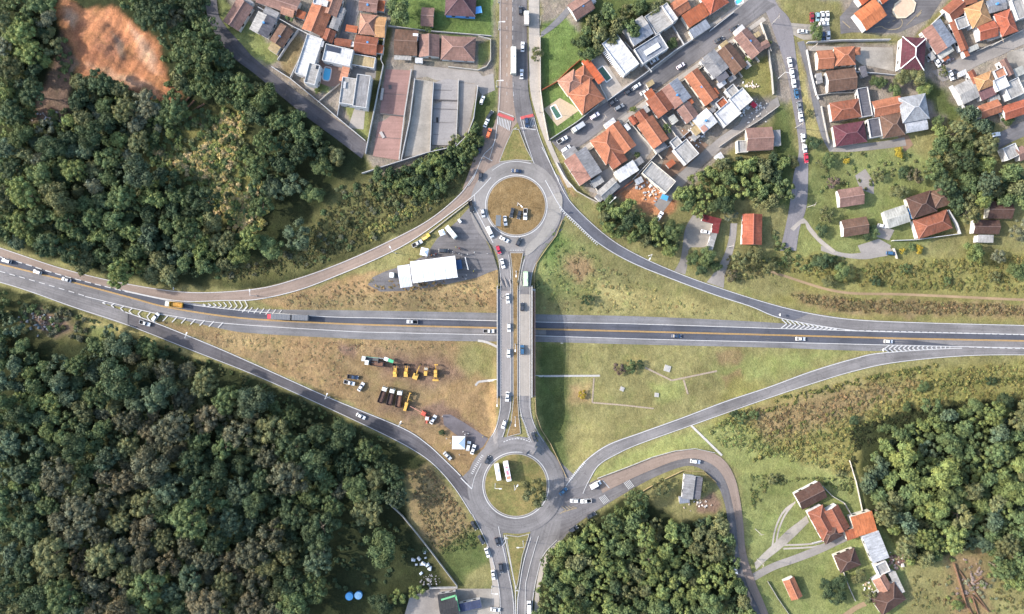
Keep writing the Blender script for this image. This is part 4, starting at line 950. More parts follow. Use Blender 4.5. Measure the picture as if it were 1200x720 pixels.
SOLO = [
 (467,14,17,'mid','lumpy','big round tree over the lawn beside the blue house'),(787,52,7,'mid','lumpy','clipped round tree beside the grey-blue house'),
 (629,64,9,'olive','airy','thin street tree on the pavement of the town avenue'),(625,577,18,'olive','airy','wide feathery tree inside the lower roundabout'),
 (955,38,10,'mid','lumpy','bushy tree between the white cars of the small car park'),(948,133,5,'olive','airy','sparse small tree on the verge of the service lane'),
 (953,168,9,'dark','lumpy','dark tree at the corner of the service lane'),(970,188,9,'mid','lumpy','leafy tree below the purple-roofed house corner'),
 (962,192,7,'olive','airy','yellowish tree beside the red car'),(928,190,8,'olive','lumpy','olive tree across the street from the red car'),
 (1030,97,9,'mid','lumpy','green tree between the grey roof and the white-ridged purple roof'),(1056,92,10,'olive','lumpy','olive tree under the white-ridged purple roof'),
 (1073,90,11,'olive','lumpy','broad olive tree under the east corner of the purple roof'),(1082,106,9,'bright','lumpy','yellow-green tree above the white metal roof'),
 (1105,84,7,'olive','airy','thin tree by the end of the sandy street'),(976,214,8,'purple','airy','brownish purple tree beside the pink garden house'),
 (1028,205,9,'olive','airy','airy tree on the lawn by the gravel path'),(1052,225,10,'olive','lumpy','pale olive tree beside the beige roof'),
 (1072,207,10,'brownish','airy','brown half-bare tree above the brown garden villa'),(1058,202,8,'dark','lumpy','dark tree above the blue tarpaulin'),
 (1015,274,8,'dark','lumpy','dark shrub tree between brown cottage and gravel turning place'),(1024,272,7,'mid','lumpy','small tree at the corner of the gravel turning place'),
 (1140,296,13,'bright','lumpy','bright yellow-green tree below the orange-brown garden villa'),(1170,300,10,'pale','airy','pale thin tree below the white porch house'),
 (1194,270,14,'pale','airy','pale grey tree at the edge of the photo by the brown cottages'),(1192,318,12,'mid','lumpy','green tree by the edge of the yellowish slope'),
 (962,305,11,'dark','lumpy','dark tree below the end of the concrete path'),(985,318,10,'mid','lumpy','green tree above the dirt path'),(972,330,9,'olive','lumpy','olive shrub tree crossing the dirt path'),
 (968,252,10,'olive','airy','olive shrub tree beside the brown cottage'),(962,270,8,'dark','lumpy','small dark tree at the bend of the concrete path'),
 (866,306,11,'olive','airy','olive bush by the red-roofed long house'),(884,300,11,'olive','lumpy','olive bush below the red-roofed long house'),(856,322,9,'brownish','airy','brown bush beside the gravel drive'),(902,312,10,'olive','airy','pale bush between the long house and dirt path'),
 (812,303,9,'mid','lumpy','tree at the foot of the grey awning'),(828,300,11,'mid','lumpy','bushy tree under the grey awning end'),(822,316,8,'dark','lumpy','dark bush between the two gravel drives'),(838,312,8,'mid','lumpy','green bush beside the gravel drive mouth'),
 (788,270,12,'mid','lumpy','tall tree beside the gravel court'),(856,252,9,'pale','airy','pale tree behind the dark red roof'),(848,240,12,'dark','lumpy','dark tree hanging over the dark red roof'),
 (345,215,16,'bluish','airy','large soft grey tree on the slope below the dark wood'),(322,222,14,'bluish','lumpy','large dark tree beside the yellow vines'),(366,228,12,'mid','lumpy','round tree at the edge of the scrub slope'),
 (348,275,20,'bluish','airy','widest soft grey tree on the scrub slope above the ramp'),(318,290,15,'mid','lumpy','yellow-tipped tree nearest the brown ramp'),(404,260,7,'olive','airy','small lone olive tree amid the scrub slope'),
 (378,195,13,'mid','lumpy','tree at the lower end of the dark street'),(395,183,11,'olive','lumpy','pale leafy tree below the white modern houses'),(210,34,13,'mid','knobbly','outermost knobbly tree'),
 (180,16,24,'dark','knobbly','knobbly dark tree with clumped twigs above the clearing'),(228,66,30,'mid','knobbly','largest knobbly tree with clumped crown beside the orange clearing'),(243,98,20,'mid','knobbly','knobbly clumped tree nearest the old foundations'),
 (166,20,11,'dark','knobbly','smaller knobbly tree at the clearing edge'),(205,20,14,'greyish','airy','half-bare grey tree at the top of the clearing'),
 (340,17,8,'mid','lumpy','round garden tree between the pink and orange roofs'),(968,688,11,'dark','lumpy','dark tree on the farm lawn beside the small orange shed'),(982,683,10,'dark','lumpy','dark tree in the lawn pair nearer the brown cottage'),(981,700,10,'dark','lumpy','darkest tree at the south end of the lawn group'),
 (1006,675,9,'olive','lumpy','olive tree in front of the brown cottage on the farm'),(1018,700,10,'olive','airy','feathery tree beside the lowest farm house'),(1121,709,7,'bright','lumpy','yellow-green bush below the ruined house'),
 (1152,637,11,'bluish','lumpy','round grey-green tree above the ruined house'),(822,613,8,'bluish','airy','blue-green conical tree inside the road curve wood'),(825,570,8,'olive','lumpy','tree beside the grey shack'),(775,572,12,'olive','airy','olive tree left of the grey shack'),
 (1000,492,6,'dark','lumpy','small dark bush on the brown slope'),(1036,502,7,'mid','lumpy','low green bush at the foot of the brown slope'),(1081,453,7,'mid','lumpy','lone green bush high on the brown slope'),(1062,477,6,'mid','lumpy','lone green bush mid slope'),
 (1092,477,14,'mid','airy','pale tree at the top edge of the farm wood'),(1140,478,12,'mid','lumpy','green tree at the top corner of the farm wood'),(1175,470,11,'dark','lumpy','dark tree on the slope by the right edge'),(1160,447,7,'dark','airy','dark bush near the merging ramp'),
 (738,430,9,'mid','airy','leafy green bush on the mound in the field'),(726,432,8,'purple','airy','reddish brown bush on the mound in the field'),(748,428,7,'dark','airy','dark bush at the east side of the field mound'),
 (682,462,6,'yellow','airy','yellow bush in the overpass shadow edge'),(629,335,5,'dark','lumpy','small dark tree beside the overpass walkway'),(518,507,4,'dark','lumpy','small green bush beside the white gazebo'),
 (447,640,21,'mid','lumpy','large round tree in the dark hollow beside the fence'),(430,600,20,'olive','knobbly','tall lit tree at the edge of the dark hollow'),(418,572,16,'mid','lumpy','tree at the upper end of the dark hollow'),(440,560,14,'olive','lumpy','tree at the head of the white fence'),
 (466,700,10,'bright','airy','yellow-green tree by the workshop yard'),(488,694,10,'bright','airy','yellow-green tree nearest the rubble heap'),(446,706,14,'dark','lumpy','dark tree below the blue tanks'),
 (563,165,6,'mid','lumpy','roadside bush beside the parked orange car'),(553,176,7,'bright','lumpy','yellow-green bush above the upper exit ramp'),(478,150,4,'dark','lumpy',''),
 (876,73,7,'bright','airy','palm-like tree at the corner of the terrace houses'),(747,182,4,'mid','lumpy','clipped hedge bush end in the gravel passage'),(742,128,4,'bright','lumpy','round clipped bush at the street by orange houses'),
 (782,152,7,'mid','airy','small tree in the grey court behind the terrace houses'),(768,200,6,'mid','airy','young palm at the edge of the building plot'),(757,22,8,'olive','airy','tree behind the grey-blue house'),
 (899,52,6,'olive','airy','bush on the corner of the town street'),(372,106,4,'bright','lumpy','round garden bush by the blue pool'),(500,33,6,'bright','lumpy','bush beside the small brown shed'),
 (992,189,4,'yellow','lumpy','small yellow flowering bush beside the lawn'),(1053,180,6,'yellow','lumpy','yellow flowering tree at the dirt end of the lane'),(1057,294,4,'yellow','airy','yellow bush next to the blue car'),(1077,292,5,'yellow','lumpy','yellow bush below the garden wall'),(1068,290,5,'mid','lumpy','green bush between two yellow bushes'),
 (1048,106,8,'mid','lumpy','green tree in the yard south of the purple roof'),(1098,143,8,'mid','lumpy','tree at the edge of the grove nearest the white metal roof'),(1180,141,8,'mid','lumpy','tree beneath the long orange roof'),
 (1060,315,7,'mid','airy','low green bush on the yellowish slope'),(1110,330,6,'mid','airy','low bush above the dirt path on the slope'),(1025,330,7,'dark','airy','dark low bush beside the dirt path bend'),(1165,325,8,'olive','airy','olive low bush on the yellowish slope'),
 (720,330,0,'mid','lumpy',''),(688,352,8,'dark','airy','dark scrub mound in the bright field'),(860,485,5,'dark','lumpy','lone bush by the ramp grass'),(868,490,8,'mid','airy','green bush line end on the field by the spillway'),(884,486,7,'mid','airy','green bush second along the field line'),(905,560,8,'olive','airy','bush in the meadow above the farm'),(983,555,6,'olive','airy','bush beside the farm boundary fence'),
]
RNG_F = random.Random(5)
cand = []
for key, poly, wts, (r0,r1), place, grp in FOREST:
    p = np.array(poly); placed = []
    sp = list(wts); ww = [wts[k] for k in sp]
    area = .5*abs(sum(p[i-1][0]*p[i][1]-p[i][0]*p[i-1][1] for i in range(len(p))))
    rb = np.random.default_rng(len(cand)+3)
    nb = int(area*1.1*(p[:,0].max()-p[:,0].min())*(p[:,1].max()-p[:,1].min())/area)
    bx_ = rb.uniform(p[:,0].min(),p[:,0].max(),nb); by_ = rb.uniform(p[:,1].min(),p[:,1].max(),nb); kp = inside(poly,bx_,by_)
    for tries,(x,y) in enumerate(zip(bx_[kp][:int(area*.7)],by_[kp][:int(area*.7)])):
        x = float(x); y = float(y)
        r = r0+(r1-r0)*(1-min(1,tries/(area*.25)))**1.2*RNG_F.uniform(.3,1)+RNG_F.uniform(-.5,.8)
        if any((x-a)**2+(y-b)**2 < (.78*(r+c))**2 for a,b,c in placed): continue
        if any((x-s[0])**2+(y-s[1])**2 < (.7*(r+s[2]))**2 for s in SOLO if s[2] > 7): continue
        k = RNG_F.choices(sp, ww)[0]
        if key == 'sw':                                  # browner canopy in the middle of the big wood, green along its left edge; darker leaf colours hold the wood's shade
            g = wob(x,y,60)
            if x+.45*y < 310: k = RNG_F.choices(['dark','mid','bluish','bright'],[3,4,3,1])[0]; r = min(r, RNG_F.uniform(8,14))
            elif g > -.12 and y > 470 and x < 340: k = RNG_F.choices(['greyish','brownish','olive'],[5,2.2,3])[0]
            elif x > 330 and y > 520: k = RNG_F.choices(['dark','mid','greyish','bluish'],[5,2,1.4,2])[0]
            elif g > .2: k = RNG_F.choices(['greyish','olive','mid'],[4,4,2])[0]
            else: k = RNG_F.choices(['dark','mid','bluish','olive'],[4,4,2,1])[0]
        placed.append((x,y,r))
        st = 'airy' if k in ('greyish','brownish','olive') and RNG_F.random() < .5 else ('knobbly' if RNG_F.random() < .1 else 'lumpy')
        if r > 12.5 and RNG_F.random() < .75: st = 'grand'
        cand.append((x,y,r,k,st,key,place,grp))
solo = [s for s in SOLO if s[5] and s[2] > 0]
cand.sort(key=lambda c: -c[2])
n_ind = 296-len(solo)
IND, REST = cand[:n_ind], cand[n_ind:]
for x,y,r,k,st,label in solo:
    if label == 'outermost knobbly tree': label = 'knobbly clumped tree between the two largest knobbly crowns'
    tree(x,y,r,k,st,label, h=max(1.6,r*.4*(1.1 if r > 9 else .85)))
for x,y,r,k,st,key,place,grp in IND:
    tree(x,y,r,k,st,'%s tree %s' % (WORD[k],place), grp, h=r*.4*RNG.uniform(1.1,1.75)+1)
print('trees', len(solo), len(IND), len(REST))

# what nobody could count: the smaller crowns, the undergrowth, the scrub and the rough grass
def merged(name, items, arrs, label):
    """items: (X,Y,Z,R,height,rgb,variant)"""
    V,T,Cc = [],[],[]; n0 = 0
    r = np.random.default_rng(3)
    for X,Y,Z,R,hh,rgb,k in items:
        v,t,c = arrs[k % len(arrs)]; a = r.uniform(0,6.283); ca,sa = math.cos(a),math.sin(a)
        q = np.empty_like(v); q[:,0] = (v[:,0]*ca-v[:,1]*sa)*R+X; q[:,1] = (v[:,0]*sa+v[:,1]*ca)*R+Y; q[:,2] = v[:,2]*hh+Z
        V.append(q); T.append(t+n0); Cc.append(c*np.array(rgb)*r.uniform(.8,1.25)); n0 += len(v)
    o = link(name, mesh_from_arrays(name, np.concatenate(V), np.concatenate(T), np.concatenate(Cc), leaf_material('leaves_mixed',(1,1,1))))
    tag(o, label, 'vegetation', None, 'stuff')
    return o
LIGHT = [crown_arrays(i*5+1,'lumpy',55,.085) for i in range(3)]+[crown_arrays(31,'airy',45,.07)]
items = []
for x,y,r,k,st,key,place,grp in REST:
    hgt = r*.4*RNG.uniform(1.0,1.5)+.6
    X,Y,Z = W1(x,y,H,hgt*.6)
    items.append((X,Y,Z+hgt*.22,r*.4,hgt*.68,LEAF[k],RNG.randrange(4)))
merged('forest_canopy', items, LIGHT, 'smaller tree crowns filling the woods between the larger trees')

SHRUB = [crown_arrays(i*3+2,'shrub',26,.15,core=False) for i in range(5)]
CLUMP = [crown_arrays(i*3+52,'shrub',9,.26,core=False) for i in range(5)]
def scatter(polys, n, rr, cols, hk, seed):
    r = random.Random(seed); out = []
    areas = [abs(.5*sum(p[i-1][0]*p[i][1]-p[i][0]*p[i-1][1] for i in range(len(p)))) for p in polys]
    pts = []
    rn = np.random.default_rng(seed)
    for p, a in zip(polys, areas):
        q = np.array(p, float); k = max(1, round(n*a/sum(areas)))
        x = rn.uniform(q[:,0].min(),q[:,0].max(),k*8); y = rn.uniform(q[:,1].min(),q[:,1].max(),k*8)
        w = inside(p,x,y); pts += list(zip(x[w][:k],y[w][:k]))
    n = len(pts)
    P = np.array(pts); X,Y,Z = W(P[:,0],P[:,1])
    for i in range(n):
        R = r.uniform(*rr)
        c = cols(P[i,0],P[i,1],r) if callable(cols) else r.choice(cols)
        out.append((X[i],Y[i],Z[i]-.1,R,R*hk*r.uniform(.7,1.3),c,r.randrange(5)))
    return out
LC = [LEAF[k] for k in ('dark','dark','mid','mid','olive','bluish')]
it = []
for key,poly,*_ in FOREST:
    a = .5*abs(sum(poly[i-1][0]*poly[i][1]-poly[i][0]*poly[i-1][1] for i in range(len(poly))))
    it += scatter([poly], int(a/110), (1.4,3.0), LC, 1.1, 9)
it += scatter([[(385,540),(440,560),(500,645),(470,690),(390,690),(375,620)]], 90, (.8,1.8), [LEAF['dark'],LEAF['dark']], .7, 8)
it += scatter([[(250,316),(330,300),(400,215),(480,195),(560,150),(560,190),(500,250),(430,288),(350,318),(250,332)]], 170, (.7,1.8), [LEAF['olive'],LEAF['mid'],LEAF['greyish']], .7, 12)
it += scatter([[(430,208),(480,196),(560,145),(566,165),(520,230),(480,240),(440,240)]], 120, (1.2,2.6), [LEAF['mid'],LEAF['bright'],LEAF['olive']], 1.0, 13)
it += scatter([[(40,150),(100,105),(200,125),(160,142),(165,195),(100,150)]], 70, (1.2,2.6), [LEAF['mid'],LEAF['olive'],LEAF['bright']], 1.0, 14)
it += scatter([[(62,30),(72,36),(84,62),(90,92),(70,100),(66,60)],[(192,60),(212,100),(208,118),(196,112),(188,80)],[(110,90),(150,104),(196,124),(180,130),(120,108)]], 60, (.8,2.0), [LEAF['olive'],LEAF['bright'],LEAF['mid']], .9, 71)
it += scatter([[(20,352),(88,368),(112,380),(100,398),(60,400),(24,392)]], 60, (.8,2.2), [LEAF['olive'],LEAF['mid'],LEAF['greyish']], .8, 72)
it += scatter([[(1105,645),(1165,640),(1168,725),(1110,725)]], 45, (.6,1.6), [LEAF['olive'],LEAF['bright'],LEAF['pale']], .7, 73)
merged('undergrowth', it, SHRUB, 'shrubs and undergrowth between the trees')
VINE = [(.42,.34,.14),(.32,.29,.10),(.46,.35,.18),(.22,.24,.075),(.40,.30,.13)]
it = scatter([[(150,150),(175,175),(215,205),(240,210),(262,250),(290,268),(300,240),(262,215),(285,160),(290,132),(262,132),(235,175),(205,185),(180,165)]], 620, (.8,2.0), VINE, .8, 15)
it += scatter([[(155,130),(290,130),(300,200),(300,262),(262,262),(240,225),(170,190)]], 420, (.9,2.2), [LEAF['mid'],LEAF['bright'],LEAF['olive'],LEAF['mid']], .9, 17)
it += scatter([[(240,232),(300,200),(320,260),(290,280),(262,270)]], 120, (.9,2.0), VINE, .7, 16)
merged('yellow_creeper', it, SHRUB, 'yellowing creeper growing over the slope in the wood')
def gcol(k, lo_=.7, hi=1.15):
    def f(x,y,r):
        g = ground_colour(np.array([x]),np.array([y]))[0]*r.uniform(lo_,hi)*k
        return (g[0]*r.uniform(.86,1.06), g[1]*r.uniform(.94,1.1), g[2])
    return f
it = []
it += scatter([[(870,480),(960,472),(1040,440),(1200,424),(1200,468),(1060,500),(1005,530),(1000,555),(900,535),(850,525),(828,505)]], 2300, (.4,1.2), gcol(1.0,.75,1.3), .5, 20)
it += scatter([[(905,330),(930,345),(1000,350),(1100,354),(1200,358),(1200,370),(1000,366),(940,354)]], 700, (.4,1.1), gcol(.95), .5, 21)
it += scatter([[(850,300),(960,305),(1000,310),(1200,300),(1200,344),(1100,340),(1000,335),(930,318),(855,330)]], 750, (.5,1.4), gcol(1.0), .45, 22)
it += scatter([[(640,262),(660,275),(720,315),(790,350),(870,370),(700,366),(635,362)]], 420, (.4,1.1), gcol(1.05,.8,1.2), .3, 23)
it += scatter([[(330,348),(430,328),(580,330),(582,362),(450,361),(340,360)]], 420, (.5,1.2), gcol(1.05,.85,1.15), .25, 24)
it += scatter([[(215,384),(300,396),(400,402),(540,404),(480,412),(400,412),(420,460),(380,456),(300,420),(240,398)]], 500, (.4,1.0), gcol(1.05,.88,1.15), .22, 25)
it += scatter([[(480,558),(505,548),(545,602),(562,640),(520,650),(500,630)]], 520, (.4,1.1), gcol(1.1), .5, 26)
it += scatter([[(1070,670),(1110,690),(1115,720),(1200,720),(1200,650),(1165,645),(1168,720),(1070,715)]], 160, (.4,1.2), gcol(.9), .5, 27)
it += scatter([[(262,318),(330,302),(405,225),(480,195),(556,150),(558,188),(520,236),(480,262),(430,286),(350,318),(262,332)]], 1500, (.4,1.2), gcol(1.0,.75,1.25), .5, 28)
it += scatter([[(425,270),(455,255),(505,222),(515,228),(470,262),(430,282)]], 200, (.5,1.3), [(.22,.21,.07),(.26,.24,.09),(.16,.18,.06)], .6, 38)
it += scatter([[(878,556),(930,560),(1000,560),(1000,580),(950,562),(900,570),(882,600)]], 160, (.4,1.1), gcol(.9), .5, 29)
it += scatter([[(90,368),(150,388),(250,424),(300,446),(380,480),(450,514),(470,525),(440,520),(300,458),(150,398)]], 260, (.5,1.3), [LEAF['olive'],LEAF['mid'],LEAF['dark']], .7, 30)
it += scatter([[(640,655),(665,630),(700,612),(690,606),(660,634),(636,658)]], 40, (.6,1.2), [LEAF['olive'],LEAF['mid']], .7, 31)
it += scatter([[(946,180),(1060,176),(1095,200),(1060,215),(960,230)]], 60, (.5,1.3), [LEAF['olive'],LEAF['mid'],LEAF['bright']], .7, 32)
it += scatter([[(905,270),(935,300),(1000,302),(960,320),(912,310)]], 70, (.6,1.6), [LEAF['olive'],LEAF['mid']], .7, 33)
for i,(a,b,c) in enumerate((((842,500),(960,462),(1075,432)),((868,522),(990,478),(1120,440)),((905,470),(1010,445),(1100,428)),((880,540),(960,512),(1040,488)),((1100,452),(1150,446),(1198,446)))):
    d = 2.2
    it += scatter([[(a[0],a[1]-d),(b[0],b[1]-d),(c[0],c[1]-d),(c[0],c[1]+d),(b[0],b[1]+d),(a[0],a[1]+d)]], 130, (.5,1.3), [(.12,.13,.045),(.10,.115,.04),(.17,.16,.06)], .7, 60+i)
merged('rough_scrub', it, CLUMP, 'rough weeds and low scrub on the banks and fields')
# ------------------------------------------------------------------ houses
COL = dict(orange=S(226,138,92), ored=S(222,116,76), rust=S(192,112,78), red=S(132,56,56), brown=S(150,112,90), dbrown=S(120,86,72), pink=S(186,140,124),
           mauve=S(150,112,112), purple=S(128,92,98), plum=S(132,70,82), salmon=S(224,160,128), grey=S(166,164,164), lgrey=S(196,192,186), bgrey=S(160,166,177), dgrey=S(118,116,122),
           tan=S(206,182,138), amber=S(244,180,112), pale=S(208,206,196), steel=S(200,203,208), white=(.42,.415,.41), cream=(.46,.43,.37), wall=(.44,.42,.39), greywall=(.36,.35,.34), blue=(.10,.25,.55), yellowwall=(.6,.48,.25))
SOLAR = plain('solar_panel', (.03,.035,.05), .25, 0, .5)
WATER = plain('pool_water', (.08,.42,.62), .08, 0, .5, .05)
WATERG = plain('green_pool_water', (.05,.11,.075), .08, 0, .5, .08)
RIDGE = by_object_colour('ridge_tile', .85, .2)
DOORM = plain('painted_door', (.16,.09,.05), .6)
def rot2(x,y,a): c,s = math.cos(a),math.sin(a); return x*c-y*s, x*s+y*c
def roof_mesh(m, L_, W_, kind, h, rise):
    a, b = L_/2, W_/2; t = .14
    def plane(vs, u, v):
        uv = [(p[0]*u[0]+p[1]*u[1], p[0]*v[0]+p[1]*v[1]+p[2]*.4) for p in vs]
        top = [tuple(p) for p in vs]; bot = [(p[0],p[1],p[2]-t) for p in vs]; k = len(vs)
        m.add(top+bot, [tuple(range(k)), tuple(range(2*k-1,k-1,-1))]+[(i,i+k,(i+1)%k+k,(i+1)%k) for i in range(k)], uv+uv)
    ridges = []
    if kind == 'g':
        r0,r1 = (-a,0,h+rise),(a,0,h+rise)
        ridges = [(r0,r1)]
        return [[(-a,-b,h),(a,-b,h),r1,r0]],[[(a,b,h),(-a,b,h),r0,r1]],ridges,plane
    if kind == 'h':
        i = min(b, a*.85); r0,r1 = (-a+i,0,h+rise),(a-i,0,h+rise)
        ridges = [(r0,r1),((-a,-b,h),r0),((-a,b,h),r0),((a,-b,h),r1),((a,b,h),r1)]
        return [[(-a,-b,h),(a,-b,h),r1,r0],[(-a,b,h),(-a,-b,h),r0]],[[(a,b,h),(-a,b,h),r0,r1],[(a,-b,h),(a,b,h),r1]],ridges,plane
    if kind == 's':
        return [[(-a,-b,h),(a,-b,h),(a,b,h+rise),(-a,b,h+rise)]],[],[],plane
    return [[(-a,-b,h),(a,-b,h),(a,b,h),(-a,b,h)]],[],[],plane
def house(label, blocks, wall='wall', cat='house', name='house', door=True):
    """blocks: (cx,cy,length px,width px,angle of the length in the photo,roof kind,eave m,colour[,second colour])"""
    b0 = blocks[0]
    X0,Y0,Z0 = W1(b0[0],b0[1],H,b0[6])
    zg = Z0-.1
    o = empty(name,(X0,Y0,zg)); tag(o,label,cat)
    for bi, b in enumerate(blocks):
        cx,cy,lp,wp,ang,kind,h,colr = b[:8]; c2 = b[8] if len(b) > 8 else None
        jit = .05*bi                                    # no two roofs of one house in one plane
        h += jit
        s = K*(CAM_Z-zg-h)
        x,y = (cx-600)*s-X0, -(cy-360)*s-Y0
        L_,W_ = lp*s, wp*s; a = -math.radians(ang)
        rc = COL[colr] if isinstance(colr,str) else colr
        if kind in 'gh': g_ = sum(rc)/3; rc = tuple(.80*(v*.84+g_*.16) for v in rc)
        gz = float(H(np.array([x+X0]),np.array([y+Y0]))[0])-zg
        e = {'f':0,'s':.25}.get(kind,.4)
        wl_,ww_ = L_/2-e, W_/2-e
        rise = {'g':W_/2*.36,'h':W_/2*.38,'s':W_*.07,'f':0,'l':W_/2*.16}[kind]
        k2 = 'g' if kind == 'l' else kind
        m = MB(); base = min(gz,0)-1.2
        m.box(-wl_,wl_,-ww_,ww_,base,h-.06)
        if k2 == 'g':
            rr = (rise-.16)*(ww_/(W_/2))
            m.add([(-wl_,-ww_,h-.06),(-wl_,ww_,h-.06),(-wl_,0,h-.06+rr),(wl_,-ww_,h-.06),(wl_,ww_,h-.06),(wl_,0,h-.06+rr)],[(0,2,1),(3,4,5),(0,3,5,2),(1,2,5,4)])
        if kind == 's': m.add([(-wl_,-ww_,h-.06),(wl_,-ww_,h-.06),(wl_,ww_,h-.06),(-wl_,ww_,h-.06),(-wl_,ww_,h+rise-.2),(wl_,ww_,h+rise-.2)],[(3,2,5,4),(0,3,4),(1,5,2),(0,4,5,1)])
        if kind == 'f':                                 # parapet round a flat roof
            p = .22
            for q in ((-wl_,wl_,-ww_,-ww_+p),(-wl_,wl_,ww_-p,ww_),(-wl_,-wl_+p,-ww_+p,ww_-p),(wl_-p,wl_,-ww_+p,ww_-p)): m.box(*q,h-.06,h+.5)
        wo_ = m.build('wall', WALLM, o, COL[wall]); wo_.location = (x,y,0); wo_.rotation_euler.z = a
        s1,s2,rid,plane = roof_mesh(None,L_,W_,k2,h,rise) if False else (None,)*4
        tiles = kind in 'gh'
        for side in range(2 if c2 else 1):
            rm = MB(); f1,f2,rid,pl = roof_mesh(rm,L_-(.5 if kind=='f' else 0),W_-(.5 if kind=='f' else 0),k2,h,rise)
            for pn in (f1 if side == 0 else f2) if c2 else f1+f2:
                d = Vector(pn[1])-Vector(pn[0]); d.normalize()
                pl(pn,(d.x,d.y),(-d.y,d.x))
            ro = rm.build('roof', TILE if tiles else SHEET, o, rc if side == 0 else COL[c2]); ro.location = (x,y,0); ro.rotation_euler.z = a
            if side == 0 and tiles and min(lp,wp) > 11:
                gm = MB()
                for p,q in rid: gm.bar((p[0],p[1],p[2]+.05),(q[0],q[1],q[2]+.05),.34,.14)
                gm.build('ridge_cap', RIDGE, ro, tuple(min(.75,v*1.22+.03) for v in rc))
        if bi == 0 and k2 == 'g' and lp > 17 and h < 3.6 and (630 < cx < 910 and cy < 240 or cx < 470 and cy < 90 or cx > 1090 and cy < 140):
            lr = random.Random(int(cx*7+cy)); le = lr.uniform(2.2,4.2); lw = ww_*lr.uniform(.9,1.7); side = lr.choice((-1,1)); oy = lr.uniform(-.5,.5)*(2*ww_-lw); hh = lr.uniform(2.3,2.7)
            m = MB(); x0 = side*(wl_+.02); x1 = side*(wl_+le); m.box(min(x0,x1),max(x0,x1),oy-lw/2,oy+lw/2,base,hh); q = m.build('wall',WALLM,o,COL[wall]); q.location=(x,y,0); q.rotation_euler.z=a
            m = MB(); m.box(min(x0,x1),max(x0,x1)+.1,oy-lw/2-.12,oy+lw/2+.12,hh+.02,hh+.14); q = m.build('lean_to_roof',SHEET,o,COL[lr.choice(['lgrey','grey','pale','rust','white','tan'])]); q.location=(x,y,0); q.rotation_euler.z=a
            if lr.random() < .5:
                m = MB(); m.cyl((0,0,0),(0,0,1.0),.55,.5,10); q = m.build('water_tank',METAL,o,(.06,.2,.42)); q.location = (x+lr.uniform(-1,1),y+lr.uniform(-1,1),h+.3)
        # openings on the long sides and a door
        nwin = 2 if lp > 17 else 1
        for sd in (-1,1):
            for i in range(nwin):
                if h < 2.4: continue
                wx = (i-(nwin-1)/2)*wl_*.95
                wm = MB(); wm.box(wx-.75,wx+.75,sd*ww_-.04,sd*ww_+.05,.95,2.1)
                w_ = wm.build('window', GLASS, o); w_.location = (x,y,gz); w_.rotation_euler.z = a
        if bi == 0 and door and h >= 2.4:
            dm = MB(); dm.box(wl_-.04,wl_+.05,-.5,.5,0,2.1); d_ = dm.build('door', DOORM, o); d_.location = (x,y,gz); d_.rotation_euler.z = a
    return o, zg
def on_roof(o, zg, name, cx, cy, lp, wp, ang, z, hgt, mat, colr=None):
    s = K*(CAM_Z-zg-z); m = MB(); m.box(-lp*s/2,lp*s/2,-wp*s/2,wp*s/2,0,hgt)
    q = m.build(name, mat, o, colr); q.location = ((cx-600)*s-o.location.x, -(cy-360)*s-o.location.y, z); q.rotation_euler.z = -math.radians(ang)
    return q
# north-west block
house('long brown gabled house at the bend of the dark street',[(279,17,33,22,122,'g',3,'pink')])
house('pale flat-roofed house with one grey half beside the small lawn',[(308,29,24,24,117,'l',3.2,'lgrey','dgrey')],'white')
house('brown gabled cottage next to the empty brown plot',[(330,42,24,18,123,'g',3,'brown')])
house('pinkish tiled house cut by the top edge beside the round garden tree',[(326,2,50,18,18,'g',3,'pink'),(338,12,16,14,18,'g',3,'salmon')])
house('large orange tiled house with white flat box above the modern villa',[(372,23,34,26,112,'g',3.2,'orange'),(389,6,24,20,110,'g',3.4,'salmon'),(376,3,17,7,15,'f',4.6,'white'),(385,42,15,14,110,'g',2.8,'rust')],'white')
house('narrow grey glass-roofed annex beside the cobbled alley',[(394,25,20,11,112,'l',2.8,'grey')])
h1,z1 = house('white modern villa with solar panels around a blue oval pool',[(362,66,48,19,108,'f',4.5,'white'),(396,65,33,20,13,'f',4.8,'white'),(366,87,24,13,105,'f',5.6,'lgrey'),(404,86,20,9,105,'s',3,'salmon')],'white')
on_roof(h1,z1,'solar_panel',391,58,16,6.5,13,4.95,.12,SOLAR)
on_roof(h1,z1,'skylight',372.5,78,7,3.5,105,5.66,.25,GLASS)
on_roof(h1,z1,'roof_hatch',378,52,7,3,105,4.6,.3,METAL,(.25,.25,.26))
h1,z1 = house('white modern house with parapets and two grey roof panels beside the dark lane wall',[(408,107,17,31,8,'f',5,'lgrey'),(424,107,16,38,8,'f',5.6,'grey')],'white')
on_roof(h1,z1,'roof_hatch',404,100,3,8,8,5.1,.4,METAL,(.3,.3,.3))
house('rust roofed house with tan flat annex at the end of the alley',[(429,53,27,21,8,'g',3,'rust'),(426,72,27,13,10,'f',2.8,'tan')],'white')
house('salmon roofed house crossed by white ridges beside the cobbled alley',[(431,29,20,24,6,'h',3.2,'salmon'),(446,32,12,24,6,'g',3,'amber')],'white')
house('pink roofed house touching the crown of the big lawn tree',[(432,5,22,18,8,'g',3,'pink')])
house('small dark red shed roof closing the alley end',[(402,50,20,9,8,'g',2.5,'rust')],door=False,cat='shed',name='shed')
house('blue-walled house with a purple hipped roof on the lawn',[(540,2,36,34,3,'h',3.4,'purple')],'blue')
house('small brown tiled shed on the lawn',[(501,20,15,22,4,'g',2.6,'pink')],cat='shed',name='shed')
